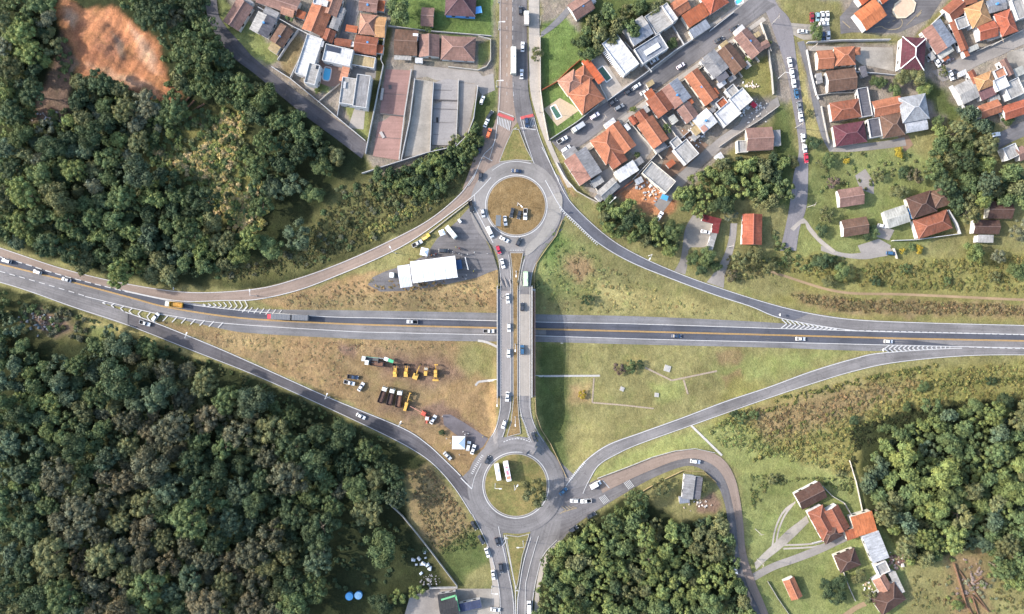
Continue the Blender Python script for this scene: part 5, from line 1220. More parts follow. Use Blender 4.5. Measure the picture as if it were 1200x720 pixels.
h1,z1=house('patchy brown tiled house, first of the row behind the paved court',[(476,50,27,30,3,'g',3,'brown')]); on_roof(h1,z1,'roof_patch',487,44,6,8,3,3.5,.6,METAL,(.5,.5,.5)); on_roof(h1,z1,'awning',472,68,20,5,3,2.4,.12,SHEET,COL['lgrey'])
house('half pink half dark gabled house in the middle of the row by the court',[(503,54,26,24,90,'g',3,'pink')])
house('wide pinkish hipped house at the corner of the town avenue',[(537,57,40,28,3,'h',3,'pink')],'white')
# across the avenue
house('brown gabled house with white end wall above the bright lawn',[(681,8,26,21,-33,'g',3,'pink')],'white')
h1,z1=house('large orange hipped house by the oblong green pool',[(687,113,32,30,-36,'h',3.6,'orange'),(669,97,24,22,-36,'h',3.2,'salmon'),(682,90,20,20,-36,'h',3.1,'orange')],'cream')
house('narrow orange strip roof with a white wall beside the square green pool',[(695,83,34,9,53,'s',2.8,'ored')],'white')
h1,z1=house('long white-roofed pool house with a slatted pergola',[(727,63.5,45,21,53,'f',4.6,'white')],'white')
m = MB()
for i in range(22): m.box(-9+i*.82,-9+i*.82+.3,-1.0,1.0,0,.15)
q = m.build('pergola', METAL, h1, (.7,.69,.68)); s_=K*(CAM_Z-z1-3.4); q.location=((716-600)*s_-h1.location.x,-(71-360)*s_-h1.location.y,3.4); q.rotation_euler.z=-math.radians(53)
h1,z1=house('grey-blue modern house with a raised white roof panel',[(748,36,27,25,-33,'l',5,'bgrey','lgrey'),(763,57.5,35,20,-32,'f',4.4,'bgrey')],'white'); on_roof(h1,z1,'roof_panel',764,58,20,6.5,-32,4.7,.25,METAL,COL['white'])
house('plain grey concrete house with a tall white slab wall',[(772,24,25,24,57,'f',4.2,'lgrey'),(785,15,23,7,55,'f',5.2,'white')],'greywall')
house('rusty flat-sloped roof house with a glassy blue carport on the town street',[(815,18,29,17,-33,'s',3.2,'rust'),(796,8,22,18,-33,'g',3.4,'orange'),(820,34,24,11,-33,'s',2.6,'bgrey')],'cream')
house('bright orange-red house at the top edge by the sunken deck',[(837,0,26,24,-33,'h',3.2,'ored')],'white')
# terraces below the town street
house('half pink half grey low warehouse nearest the upper roundabout',[(683,195,35,31,57,'l',3.4,'pink','grey')],'white',cat='warehouse',name='warehouse')
house('big orange hipped house with a white annex facing the street',[(712,172,34,27,56,'h',3.4,'orange'),(722,186,18,21,56,'g',3.1,'rust'),(734,201,27,14,-33,'s',2.8,'white')],'cream')
house('orange and dark gabled house tight beside the big orange hip',[(728,161,36,18,54,'g',3.2,'orange')],'cream')
house('bright orange gabled house with a small front wing behind the clipped hedge',[(765,155,34,22,55,'g',3.2,'orange'),(752,136,13,13,55,'g',2.9,'rust')],'cream')
house('tiny orange shed among garden hedges',[(742,141,11,7,55,'g',2.3,'ored')],cat='shed',name='shed',door=False)
house('orange-edged brown terrace house in the street row',[(774,122,25,24,54,'g',3.1,'rust')],'white')
house('pink and grey striped terrace house beside the courtyard',[(792,110,28,25,54,'l',3,'pink','bgrey')],'white')
house('small pink gabled rear house behind the grey court',[(806,132,20,18,54,'g',2.9,'pink')],'white')
house('long orange and brown gabled terrace house',[(822,102,42,19,54,'g',3.2,'orange')],'cream')
h1,z1=house('grey sheet-roofed house with a rooftop terrace in the street row',[(837,75,28,22,52,'l',3.6,'grey')],'white'); on_roof(h1,z1,'roof_terrace',846,90,14,10,-35,3.5,.3,METAL,COL['dgrey'])
house('brown weathered gabled house next to the palm-like tree',[(858,69,34,20,52,'g',3.1,'brown')],'white')
house('pink gabled house at the upper end of the street row',[(878,51,33,20,50,'g',3.1,'pink'),(896,53,11,9,-30,'g',2.8,'pink')],'cream')
house('white flat house with a tiny blue roof pool by the back lane',[(868,117,21,19,-40,'f',4.2,'white'),(858,107,12,12,-40,'f',3.4,'lgrey')],'white')
house('white box house with a dark light well by the back lane',[(853,133,24,20,-40,'f',3.8,'white'),(846,121,12,10,-40,'f',3.2,'rust')],'white')
h1,z1=house('white tent-like sheet roof house above the rubble on the back lane',[(826,142,22,21,-40,'l',3.4,'white')],'white'); on_roof(h1,z1,'skylight',825,151,6,7,-40,3.6,.4,METAL,(.3,.16,.12))
house('square white-rimmed house with a grey flat roof beside the back lane',[(804,178,20,23,-40,'f',3.6,'lgrey'),(793,168,11,13,-40,'f',3.1,'lgrey')],'white')
house('long pale concrete roof beside the building plot',[(772,208,37,18,40,'f',3.4,'lgrey')],'cream')
house('small grey gabled house at the point of the terrace block',[(713,222,25,14,-42,'g',3,'lgrey')],'white')
house('salmon tiled house at the end of the back lane beside the avenue verge',[(890,163,31,27,-3,'g',3.1,'pink'),(870,172,12,14,-3,'f',2.6,'lgrey')],'cream')
house('tiny white shed with blue edge on the building plot',[(749,212,9,7,-30,'s',2.4,'steel')],'white',cat='shed',name='shed',door=False)
house('white-roofed hut among trees at the bend of the back lane',[(843,184,9,8,-35,'s',2.6,'white')],'white',cat='shed',name='shed')
for x,y,l_,w_,a_,c_,t in [(700,213,14,9,-33,'lgrey','pale small roof in the yard corner of the half pink warehouse'),(748,190,12,8,-35,'grey','small grey roof at the foot of the bright orange gabled house'),(757,128,9,6,54,'lgrey','narrow pale roof between street wall and orange front wing'),
 (783,106,10,7,-35,'white','small white carport roof before the striped terrace house'),(789,140,10,8,54,'pale','pale yard roof behind the orange-edged terrace house'),(808,118,10,6,54,'rust','small rust roof between two terrace houses'),(815,160,9,7,-40,'lgrey','pale hut roof amid the back yard clutter'),
 (838,108,9,6,54,'rust','little rust roof behind the long orange terrace'),(846,98,10,7,-38,'white','little white roof under the rooftop terrace house'),(858,92,9,6,-38,'grey','little grey roof below the weathered brown house'),(876,76,8,6,50,'lgrey','pale lean roof at the end of the pink gabled house'),
 (834,130,8,6,-40,'grey','grey hut roof between the two white houses'),(786,192,10,7,-40,'rust','rust hut roof on the dirt by the square white-rimmed house'),(735,149,8,5,54,'white','white strip roof by the garden hedges'),(762,98,9,6,-33,'tan','tan porch roof at the pool house drive'),(887,41,8,6,-33,'tan','tan porch roof at the top of the terrace row'),
 (960,92,12,7,80,'grey','grey side roof between street wall and brown house'),(1012,84,13,7,75,'dgrey','dark side roof behind the weathered brown house'),(1107,66,10,7,56,'rust','small rust roof on the sandy street below the pink gable'),(1092,66,9,6,56,'lgrey','small pale roof by the cars under the pink gable'),(1140,57,14,6,-24,'pale','pale porch roof of the orange double house'),(1166,43,13,6,-20,'lgrey','pale porch roof of the bright orange hip'),
 (1128,86,10,6,-24,'white','white canopy roof at the sandy street corner'),(1166,116,12,7,-22,'lgrey','pale roof wedged above the long orange roof'),(1194,84,12,10,-24,'pale','pale roof by the right edge on the sandy street'),(415,95,10,6,10,'lgrey','pale roof behind the white modern house'),(381,33,9,6,112,'grey','grey slot roof beside the large orange house'),(412,34,8,14,100,'rust','small rust roof along the cobbled alley'),(352,17,12,9,20,'rust','rust yard roof behind the round garden tree'),(491,71,9,6,3,'white','white porch roof between the first two row houses')]:
    house(t,[(x,y,l_,w_,a_,'s',2.5,c_)],'greywall',cat='outbuilding',name='outbuilding',door=False)
# avenue east side
house('orange-roofed white school building beside the painted playground',[(1020,17,30,25,-37,'l',4.2,'orange'),(1017,-6,26,12,-37,'l',4.0,'ored'),(1037,-3,14,10,-37,'l',3.9,'ored')],'white',cat='school',name='school')
house('orange-brown house with an octagon turret beside the service lane',[(990,66,24,22,-4,'h',3.6,'orange'),(967,70,19,22,-4,'g',3.2,'orange'),(1004,60,9,9,0,'h',3.0,'orange')],'cream')
house('weathered brown house directly below the turreted house',[(986,94,34,25,-7,'g',3.2,'brown')],'white')
house('orange-red hipped house with a pale stain on its peak',[(991,129,35,22,-9,'h',3.2,'rust')],'white')
house('purple hipped house at the corner of the gravel lane',[(996,157,37,25,-9,'h',3.2,'plum')],'cream')
house('orange tiled house with a broad white eave beside the white metal roof',[(1040,125,34,19,-12,'g',3.2,'orange')],'white')
house('square brown hipped house with a white peak stain',[(1046,147,26,27,-9,'h',3.2,'brown')],'cream')
house('large white metal roof with folded slopes beside the grove',[(1071,127,32,30,-10,'h',4,'steel'),(1074,147,26,14,-10,'l',3.2,'steel')],'white')
house('long dark grey flat roof between the hipped houses',[(1013,120,34,13,80,'f',2.8,'dgrey')],'greywall',door=False)
house('grey annex roof with a bright hatch between purple and brown hips',[(1025,150,22,14,80,'f',2.7,'dgrey')],'greywall',door=False)
h1,z1=house('purple temple-like roof with broad white ridges',[(1070,63,38,28,94,'h',4.6,'plum')],'white')
for p,q in (((1065,47),(1057,42)),): pass
gm=[c for c in h1.children if c.name.startswith('roof')][0]; gm.children[0].color=(.75,.74,.72,1); gm.children[0].scale=(1,1,1.02)
house('pink and glass-grey gabled house wedged beside the playground wall',[(1100,43,33,27,56,'l',3.4,'pink','bgrey')],'white')
house('long brown-red strip roof running down to the sandy street',[(1124,42,37,10,68,'g',3,'rust'),(1119,11,22,20,-40,'g',3.2,'rust'),(1127,27,14,13,-20,'f',3.3,'lgrey')],'white')
house('pale orange and orange-red double house with white side walls',[(1146,17,26,25,66,'h',3.8,'amber'),(1157,36,22,19,-15,'g',3.4,'ored'),(1136,-1,16,12,-15,'g',3.4,'orange')],'white')
house('bright orange hipped house with white margins by the right edge',[(1179,27,28,20,70,'h',3.8,'ored')],'white')
house('grey double roofed house above the bright orange hip',[(1168,6,22,15,-15,'l',3.4,'grey','bgrey')],'white')
house('pale grey house cut by the upper right corner',[(1195,10,14,24,-20,'f',4,'lgrey')],'white')
house('pale grey flat house beside the sloping grass strip',[(1134,107,24,24,-27,'l',3.6,'lgrey')],'white')
house('amber hipped house with a maroon lower roof',[(1154,95,22,17,-22,'h',4.4,'amber'),(1141,90,16,8,62,'g',4,'rust'),(1157,109,19,12,-25,'s',3.4,'mauve')],'white')
house('house of mixed pink, white and grey roofs on the sandy street',[(1180,79,21,9,62,'g',4,'pink'),(1172,86,13,11,-25,'f',4.2,'salmon'),(1173,98,15,14,-25,'f',4.6,'white'),(1188,104,19,20,-25,'f',3.9,'lgrey')],'white')
house('long orange roof in two parts above the dark lower street',[(1160,128,25,16,-20,'g',3.4,'orange'),(1189,129,28,17,-18,'g',3.5,'ored')],'white')
house('white cluttered house under the lower street at the right edge',[(1185,178,16,15,-25,'f',3.6,'lgrey'),(1197,180,10,16,-25,'g',3.4,'pink')],'white')
# garden houses
house('pink gabled cottage with a white end wall on the garden lawn',[(997,231,29,21,-9,'g',3,'pink')],'white')
house('brown weathered cottage beside the gravel turning place',[(1002,266,30,20,-9,'g',3,'brown')],'white')
house('beige sheet-roofed garage beside the blue tarpaulin',[(1051,254,27,21,-18,'l',3.4,'pale')],'white',cat='garage',name='garage')
house('large brown garden villa with several hips',[(1080,240,30,26,-18,'h',3.6,'dbrown'),(1102,232,24,22,-18,'h',3.3,'brown')],'cream')
house('orange-brown hipped garden villa inside a white wall',[(1093,263,42,23,-18,'h',3.3,'rust')],'white')
house('dark brown cottage under the grove at the right',[(1172,246,29,21,1,'g',3,'dbrown')],'cream')
house('brown cottage with a white porch below the grove cottage',[(1156,266,30,17,1,'g',3,'dbrown'),(1155,280,18,9,1,'s',2.6,'lgrey')],'white')
house('long orange-red roofed house with a ridge down its middle',[(881.5,269,36,23,91,'g',3.2,'ored')],'white')
house('dark red L-shaped roof behind the gravel court',[(834,258,22,8,14,'s',2.8,'red'),(839,266,15,8,100,'s',2.75,'red')],'greywall')
house('long grey awning roof along the gravel court',[(835,281,26,7,-74,'s',2.7,'lgrey')],'greywall',door=False)
house('grey sheet-roofed shack inside the hill road curve',[(807,571,28,13,97,'s',3,'grey'),(817,572,26,10,97,'s',2.7,'dgrey'),(802,586,12,8,-5,'s',2.4,'bgrey')],'white',cat='shack',name='shack')
# the farm
house('dark brown gabled farmhouse standing highest on the farm lawn',[(950,581,33,21,-27,'g',3.2,'dbrown')],'white')
house('red-brown farmhouse with several crossing roofs',[(964,613,38,20,62,'h',3.6,'rust'),(980,609,30,20,62,'g',3.7,'rust'),(974,625,24,18,-28,'h',3.5,'dbrown')],'white')
house('bright orange roof joining the red-brown farmhouse',[(1012,614,26,25,-17,'s',3.4,'orange'),(998,626,14,12,-17,'s',3.2,'rust')],'cream')
house('pale blue-grey sheet roof barn beside the orange roof',[(1026,641,34,20,68,'s',3.4,'steel')],'greywall',cat='barn',name='barn')
house('brown cottage in the middle of the farm lane',[(993,657,26,22,-22,'h',3.1,'dbrown')],'cream')
house('tiny grey box roof below the pale barn',[(1034,666,14,13,-25,'f',3,'lgrey')],'white')
house('lowest farm house with an orange wing and dark brown hips',[(1041,702,34,25,-35,'h',3.3,'dbrown'),(1034,684,18,16,60,'g',3.1,'salmon'),(1051,683,27,8,65,'s',2.8,'lgrey')],'white')
house('small orange gabled shed alone on the mown lawn',[(929,690,25,14,66,'g',2.8,'orange')],cat='shed',name='shed')
# workshop at the bottom edge
h1,z1 = house('dark workshop roof with a green front at the bottom edge',[(526,712,22,34,-9,'l',4,(.03,.03,.032))],'greywall',cat='workshop',name='workshop')
s_=K*(CAM_Z-z1-4.3); m=MB()
for a,b in (((517,703),(534,698)),((534,698),(538,716))):
    m.bar(((a[0]-600)*s_,-(a[1]-360)*s_,0),((b[0]-600)*s_,-(b[1]-360)*s_,0),.75,.5)
q=m.build('green_fascia',METAL,h1,(.12,.33,.16)); q.location=(-h1.location.x,-h1.location.y,4.35)
house('low dark blue sheet canopy between workshop and south avenue',[(551,710,26,10,-12,'s',3.2,(.035,.045,.085))],'greywall',cat='canopy',name='canopy',door=False)
# ------------------------------------------------------------------ vehicles
VC = dict(W=(.62,.62,.62), S=(.40,.41,.43), G=(.17,.18,.19), K=(.018,.019,.022), D=(.035,.04,.05), B=(.02,.04,.085), N=(.03,.09,.17), R=(.42,.03,.055), M=(.20,.02,.03), O=(.62,.14,.05), T=(.22,.34,.38), P=(.70,.62,.66), L=(.50,.62,.42), Y=(.72,.40,.04))
LAMP = plain('headlight_lens', (.7,.7,.66), .2, 0, .5); TAIL = plain('tail_light_lens', (.3,.01,.01), .3)
def slab(m, secs):                  # loft of cross-sections along x: (x, half width bottom, half width top, z0, z1)
    n0 = len(m.v); vs = []
    for x,wb,wt,z0,z1 in secs: vs += [(x,-wb,z0),(x,wb,z0),(x,wb*1.0,(z0+z1)/2),(x,wt,z1),(x,-wt,z1),(x,-wb*1.0,(z0+z1)/2)]
    fs = []
    for i in range(len(secs)-1):
        for j in range(6): fs.append((i*6+j,(i+1)*6+j,(i+1)*6+(j+1)%6,i*6+(j+1)%6))
    fs.append(tuple(range(5,-1,-1))); e = (len(secs)-1)*6; fs.append(tuple(range(e,e+6)))
    m.add(vs, fs)
def wheels(root, xs, w, r):
    for x in xs:
        for sd in (-1,1):
            m = MB(); m.cyl((0,-.11,0),(0,.11,0),r,r,12)
            o = m.build('wheel',RUBBER,root); o.location = (x,sd*(w-.1),r)
def glass_quad(root, name, q, out):
    v = [Vector(p) for p in q]; n = (v[1]-v[0]).cross(v[2]-v[0]).normalized()
    c = sum(v,Vector())/4
    if n.dot(c-Vector(out)) < 0: n = -n
    m = MB(); top = [tuple(p+n*.03) for p in v]; m.add([tuple(p-n*.02) for p in v]+top, [(0,1,2,3),(7,6,5,4),(0,1,5,4),(1,2,6,5),(2,3,7,6),(3,0,4,7)])
    return m.build(name, GLASS, root)
def lights(root, l, w, z):
    for sd in (-1,1):
        m = MB(); m.box(l/2-.12,l/2+.02,sd*(w-.3)-.16,sd*(w-.3)+.16,z-.07,z+.09); m.build('headlight',LAMP,root)
        m = MB(); m.box(-l/2-.02,-l/2+.1,sd*(w-.25)-.13,sd*(w-.25)+.13,z-.05,z+.12); m.build('tail_light',TAIL,root)
def cabin(root, m, xb0,xb1,xt0,xt1,wb,wt,z0,z1):
    """greenhouse from the belt line z0 to the roof z1; body-coloured with glass set 3 cm proud"""
    m.add([(xb0,-wb,z0),(xb1,-wb,z0),(xb1,wb,z0),(xb0,wb,z0),(xt0,-wt,z1),(xt1,-wt,z1),(xt1,wt,z1),(xt0,wt,z1)],[(3,2,1,0),(4,5,6,7),(0,1,5,4),(1,2,6,5),(2,3,7,6),(3,0,4,7)])
    mid = ((xb0+xb1)/2,0,z0)
    def at(x0,x1,y0,y1,t,s): pass
    f = lambda t: (xb1+(xt1-xb1)*t, wb+(wt-wb)*t, z0+(z1-z0)*t)
    b = lambda t: (xb0+(xt0-xb0)*t, wb+(wt-wb)*t, z0+(z1-z0)*t)
    for nm,g in (('windscreen',f),('rear_window',b)):
        (xa,wa,za),(xc,wc,zc) = g(.04),g(.93)
        glass_quad(root,nm,[(xa,-wa*.92,za),(xa,wa*.92,za),(xc,wc*.9,zc),(xc,-wc*.9,zc)],mid)
    for sd in (-1,1):
        (x0,w0,za),(x1,_,_) = b(.12),f(.12); (x2,w1,zc),(x3,_,_) = b(.82),f(.82)
        glass_quad(root,'side_window',[(x0+.12,sd*w0,za),(x1-.12,sd*w0,za),(x3-.1,sd*w1,zc),(x2+.1,sd*w1,zc)],mid)
def make_car(kind):
    r = empty('parked_car' if False else {'van':'van','pickup':'pickup_truck'}.get(kind,'car'),(0,0,-50)); m = MB()
    if kind == 'sedan':
        l,w = 4.5,.87
        slab(m,[(-2.25,.70,.66,.35,.80),(-2.1,.84,.78,.25,.92),(-1.2,.87,.80,.22,.95),(.9,.87,.80,.22,.93),(1.8,.85,.75,.24,.82),(2.2,.76,.62,.30,.68)])
        cabin(r,m,-1.75,1.05,-1.0,.25,.80,.60,.90,1.44)
    elif kind == 'hatch':
        l,w = 4.0,.85
        slab(m,[(-2.0,.76,.70,.35,.88),(-1.85,.84,.78,.25,.95),(.8,.85,.79,.22,.94),(1.55,.83,.74,.24,.84),(1.95,.74,.6,.30,.7)])
        cabin(r,m,-1.92,1.0,-1.55,.2,.79,.62,.9,1.50)
    elif kind == 'suv':
        l,w = 4.5,.92
        slab(m,[(-2.25,.84,.80,.4,1.0),(-2.1,.91,.85,.3,1.08),(.9,.92,.86,.28,1.08),(1.85,.9,.82,.3,1.0),(2.22,.82,.7,.36,.85)])
        cabin(r,m,-2.12,1.05,-1.85,.35,.86,.68,1.04,1.72)
    elif kind == 'pickup':
        l,w = 5.2,.92
        slab(m,[(-2.6,.90,.88,.4,.62),(-.55,.92,.88,.32,.62),(-.55,.92,.86,.32,1.05),(1.2,.92,.86,.3,1.05),(2.2,.9,.8,.32,.98),(2.58,.82,.7,.36,.85)])
        cabin(r,m,-.62,1.25,-.35,.55,.86,.68,1.02,1.72)
        b_ = MB()
        for q in ((-2.6,-.6,-.9,-.82),(-2.6,-.6,.82,.9),(-2.6,-2.52,-.82,.82)): b_.box(q[0],q[1],q[2],q[3],.6,1.08)
        b_.build('cargo_bed',PAINT,r,(.7,.7,.7),True)
        b_ = MB(); b_.box(-2.5,-.64,-.8,.8,.63,.66); b_.build('bed_liner',RUBBER,r)
    elif kind == 'van':
        l,w = 5.4,.98
        slab(m,[(-2.7,.94,.86,.35,2.15),(-2.55,.98,.88,.28,2.25),(1.0,.98,.88,.28,2.25),(1.75,.97,.85,.28,1.35),(2.6,.88,.74,.34,.95)])
        glass_quad(r,'windscreen',[(1.08,-.82,2.1),(1.08,.82,2.1),(1.72,.80,1.42),(1.72,-.80,1.42)],(0,0,1))
        for sd in (-1,1): glass_quad(r,'side_window',[(.2,sd*.95,1.35),(1.3,sd*.95,1.35),(1.0,sd*.9,1.95),(.2,sd*.9,1.95)],(0,0,1.2))
        glass_quad(r,'rear_window',[(-2.68,-.7,1.3),(-2.68,.7,1.3),(-2.66,.66,1.95),(-2.66,-.66,1.95)],(0,0,1.2))
    m.build('body',PAINT,r,(.7,.7,.7),True)
    wheels(r,(-l*.31,l*.31),w,.32 if kind in ('sedan','hatch') else .37)
    lights(r,l,w,.68 if kind in ('sedan','hatch') else .85)
    return r
PROTO = {}
def vehicle(kind, px, py, ang, colr, label, cat=None, group=None):
    if kind not in PROTO: PROTO[kind] = [make_car(kind), 0]
    p = PROTO[kind]; first = p[1] == 0; p[1] += 1
    o = p[0] if first else copy_tree(p[0])
    X,Y,Z = W1(px,py,HR,.8)
    o.location = (X,Y,Z+.2); o.rotation_euler = (0,0,-math.radians(ang)); o.scale = (.99,)*3
    c = VC[colr] if isinstance(colr,str) else colr
    k = RNG.uniform(.92,1.06); c = tuple(min(.8,v*k) for v in c)
    for ch in o.children:
        if ch.get('painted'): ch.color = (*c,1)
    # keep the wheels on sloping ground
    d = 1.8; ca,sa = math.cos(-math.radians(ang)),math.sin(-math.radians(ang))
    h1_,h2_ = HR(np.array([X-d*ca,X+d*ca]),np.array([Y-d*sa,Y+d*sa])); o.rotation_euler[1] = -math.atan2(h2_-h1_,2*d)
    tag(o,label,cat or {'van':'van','pickup':'pickup'}.get(kind,'car'),group)
    return o
CARS = [
 # highway
 ('suv',8,306,198,'S','silver car entering at the left edge of the highway'),('hatch',44,319,198,'W','white car second from the left edge on the highway'),('sedan',78,328,197,'S','silver car third from the left edge, ahead of the yellow truck'),
 ('pickup',483,377.3,182,'S','grey pickup behind the red lorry on the dark highway lane'),('pickup',573,388.2,1,'W','white pickup about to drive under the overpass'),
 ('sedan',792.5,394,2,'B','dark car alone on the highway east of the overpass'),('sedan',938,397.3,2,'W','white car on the highway south of the upper merge arrows'),('hatch',1041,400.4,2,'W','white car beside the lower merge arrows'),
 ('pickup',170,379,17,'W','white pickup on the lower entry ramp beside the arrows'),('suv',182.5,371.7,-52,'W','white car parked askew on the arrow markings'),
 ('sedan',423,488,26,'W','white car alone halfway down the lower entry ramp'),('sedan',524.5,534.5,44,'S','silver car on the lower entry ramp close to the roundabout'),
 # parked with the machines
 ('pickup',413.7,442,8,'B','dark blue pickup parked left of the dump trucks'),('pickup',409.5,448.7,14,'W','white pickup parked below the dark blue pickup'),('sedan',423,453.5,-58,'W','white car parked slanted below the dark blue pickup'),
 ('sedan',507.5,492,-58,'W','white car parked beside the red tractor'),('suv',549,523,-80,'W','white car touching the white gazebo'),('sedan',554.5,527,-72,'W','outer white car beside the white gazebo'),
 # lower roundabout and approaches
 ('hatch',571.5,539,-63,'D','dark car entering the lower roundabout from the overpass side'),('sedan',660,576,-42,'N','dark blue car leaving the lower roundabout for the exit ramp'),
 ('hatch',673,587,180,'W','white car waiting at the yellow chevrons'),('pickup',686.5,587.3,176,'W','white pickup queueing behind the white car at the chevrons'),
 ('van',698,568,-28,'W','white van parked on the grass by the hill road'),('sedan',693,604,-28,'D','dark car parked on the kerb below the zebra stripes'),('suv',672,620,-32,'D','dark car parked at the corner of the bright green wood'),
 ('suv',814.7,541,8,'W','white car in the bend of the hill road'),('sedan',854.5,640,85,'S','silver car parked along the hill road by the wood'),('sedan',861.5,667.5,75,'W','white car parked lower on the hill road'),
 ('sedan',625.6,512,-110,'D','dark car climbing to the overpass from the lower roundabout'),('hatch',590.5,497.5,108,'W','white car between the overpass and the lower roundabout'),
 # south avenue
 ('sedan',555.5,616,58,'K','first black car parked by the lower entry ramp, next to the brown grass'),('sedan',564,632.5,60,'D','second dark car in the parked line by the brown grass'),('sedan',571,648,72,'W','white car parked after two dark ones on the south avenue'),
 ('sedan',578,674,84,'W','white car parked last in line beside the mown grass'),('hatch',582.7,635,72,'D','dark car driving beside the striped tip of the south island'),('suv',587,666,82,'D','dark car passing the last parked white car'),
 ('sedan',580.5,714.5,4,'W','white car crossing the workshop yard entrance'),('van',620,711,-91,'W','white van on the south avenue at the bottom edge'),
 # overpass
 ('hatch',584.3,293,72,'R','red car entering the overpass approach'),('sedan',589,309,75,'W','white car right behind the red car'),('sedan',595,350,86,'W','white car at the upper end of the overpass'),
 ('hatch',612,359.6,-90,'D','dark car at the upper end of the overpass, in the right-hand lane'),('hatch',596.5,384,89,'W','white car on the overpass right above the highway'),('hatch',596,414,90,'W','white car on the overpass just past the highway'),
 ('suv',612,410,-91,'N','blue-grey car on the pale overpass lane past the highway'),('sedan',594.6,465,95,'W','white car at the lower end of the overpass'),
 # upper roundabout
 ('hatch',563,207.5,97,'D','dark car joining the upper roundabout from the avenue'),('pickup',552,242.5,78,'K','black pickup at the tip of the gravel car park'),('hatch',566,250,80,'S','silver car circling the upper roundabout beside the island'),
 ('van',574.3,272.5,64,'W','white van on the roundabout beside the gravel car park'),('sedan',591,280.6,28,'W','white car rounding below the upper island'),('hatch',608,283.5,-62,'D','two-tone dark car at the foot of the upper island'),
 ('sedan',592,259,84,'W','white car parked on the upper island next to the grey canopy'),('sedan',600,249.6,104,'D','dark car parked on the upper island, left of the pair'),('hatch',608.5,252,104,'D','dark car parked on the upper island beside the white pickup'),
 ('pickup',615.6,251.3,92,'W','white pickup parked on the upper island'),('sedan',605,200.6,186,'B','dark car at the head of the upper island'),
 ('sedan',574,135,-56,'D','dark car parked under bushes by the zebra crossing'),('sedan',570,144,-66,'W','white car parked between dark car and orange car'),('suv',573,156.3,-72,'O','orange car beside the avenue'),('sedan',562.5,175,-68,'D','dark car half hidden by the roadside bushes'),
 ('hatch',565,117.5,-70,'W','white car parked on the dark verge by the warehouse yard'),('suv',617.5,144,84,'B','dark blue car on the right-hand zebra crossing'),
 ('hatch',610,12.5,-90,'D','dark car near the top of the avenue'),('sedan',612.5,55,-88,'W','white car on the avenue beside the long white bus'),('sedan',611.3,87,-89,'W','white car on the avenue below the long white bus'),
 # town street
 ('pickup',659,164,-30,'W','white pickup, first parked car up the town street'),('suv',663.3,174.5,-33,'W','white car opposite the first white pickup on the town street'),('suv',697,136,-33,'P','pinkish white car parked by the orange hipped house'),
 ('hatch',718.5,120,-38,'D','dark car parked tight by the pool house wall'),('suv',725.5,126,-30,'G','grey car in the middle of the town street'),('hatch',737,107.5,-35,'D','dark car parked directly behind a white one'),('hatch',746.3,101,-34,'W','white car parked ahead of a dark one by the pool house'),
 ('sedan',755.5,108,-26,'W','white car parked on the lower kerb of the town street'),('hatch',797.5,77.5,-33,'P','pink and white car passing on the town street'),('sedan',767,71.5,-34,'S','silver car in the driveway of the grey-blue house'),
 ('sedan',861,33.5,-30,'D','dark car near the upper end of the town street'),('sedan',842.5,47,-26,'D','dark car parked before the pink gabled house'),('suv',697,213.5,-33,'W','white car under the half pink warehouse'),
 ('suv',773.3,253.3,-60,'W','white car by the building plot and the trees'),('sedan',827,272,10,'W','white car standing on the gravel court'),
 # east street
 ('sedan',951.5,20.5,88,'M','dark red car in the small car park'),('hatch',958,20,88,'T','light teal car beside the dark red car'),('sedan',963.8,19.3,88,'W','white car beside the teal car'),('sedan',969.5,19,88,'W','outermost white car of the parked four'),
 ('sedan',965.6,28,-4,'W','white car parked crosswise below the four'),('sedan',940.6,37,4,'W','white car at the mouth of the small car park'),('hatch',964.5,42.5,88,'B','dark blue car under the bushy tree'),('hatch',970.3,41.5,88,'W','white car beside the bushy tree'),
 ('sedan',925.6,73,78,'W','first white car down the east street'),('sedan',928.2,86,78,'W','second white car down the east street'),('hatch',930.3,97.8,78,'W','third white car down the east street'),('sedan',933.3,110,79,'N','blue-grey car following three white cars'),
 ('sedan',936.5,124.6,80,'G','dark grey car parked beside the service verge'),('sedan',938.5,137,80,'W','white car behind the dark grey car'),('hatch',941.2,161.5,82,'W','white car parked opposite the dark corner tree'),('hatch',943,173.5,82,'W','white car just above the red car'),('sedan',944.8,185.5,84,'R','red car at the end of the parked line'),
 ('sedan',1114.6,88.7,70,'W','white car at the blind end of the sandy street'),('sedan',1119,87,70,'D','dark car at the blind end of the sandy street'),('hatch',1098.7,74,58,'W','white car under the pink and glass house'),('suv',1106,70,-35,'S','silver car among yards beside the sandy street'),
 ('suv',1044,297,4,'N','blue car at the gravel turning place'),('hatch',1033.5,265,10,'W','white car between the beige garage and the brown cottage'),('van',1165,158.5,-12,'W','white van under trees at the lower street'),
 ('suv',520,294,2,'D','dark car parked above the marquee'),('pickup',489,285.6,-28,'W','white pickup on the ramp verge by the small white tent'),
]
for k,x,y,a,c,l in CARS: vehicle(k,x,y,a,c,l)

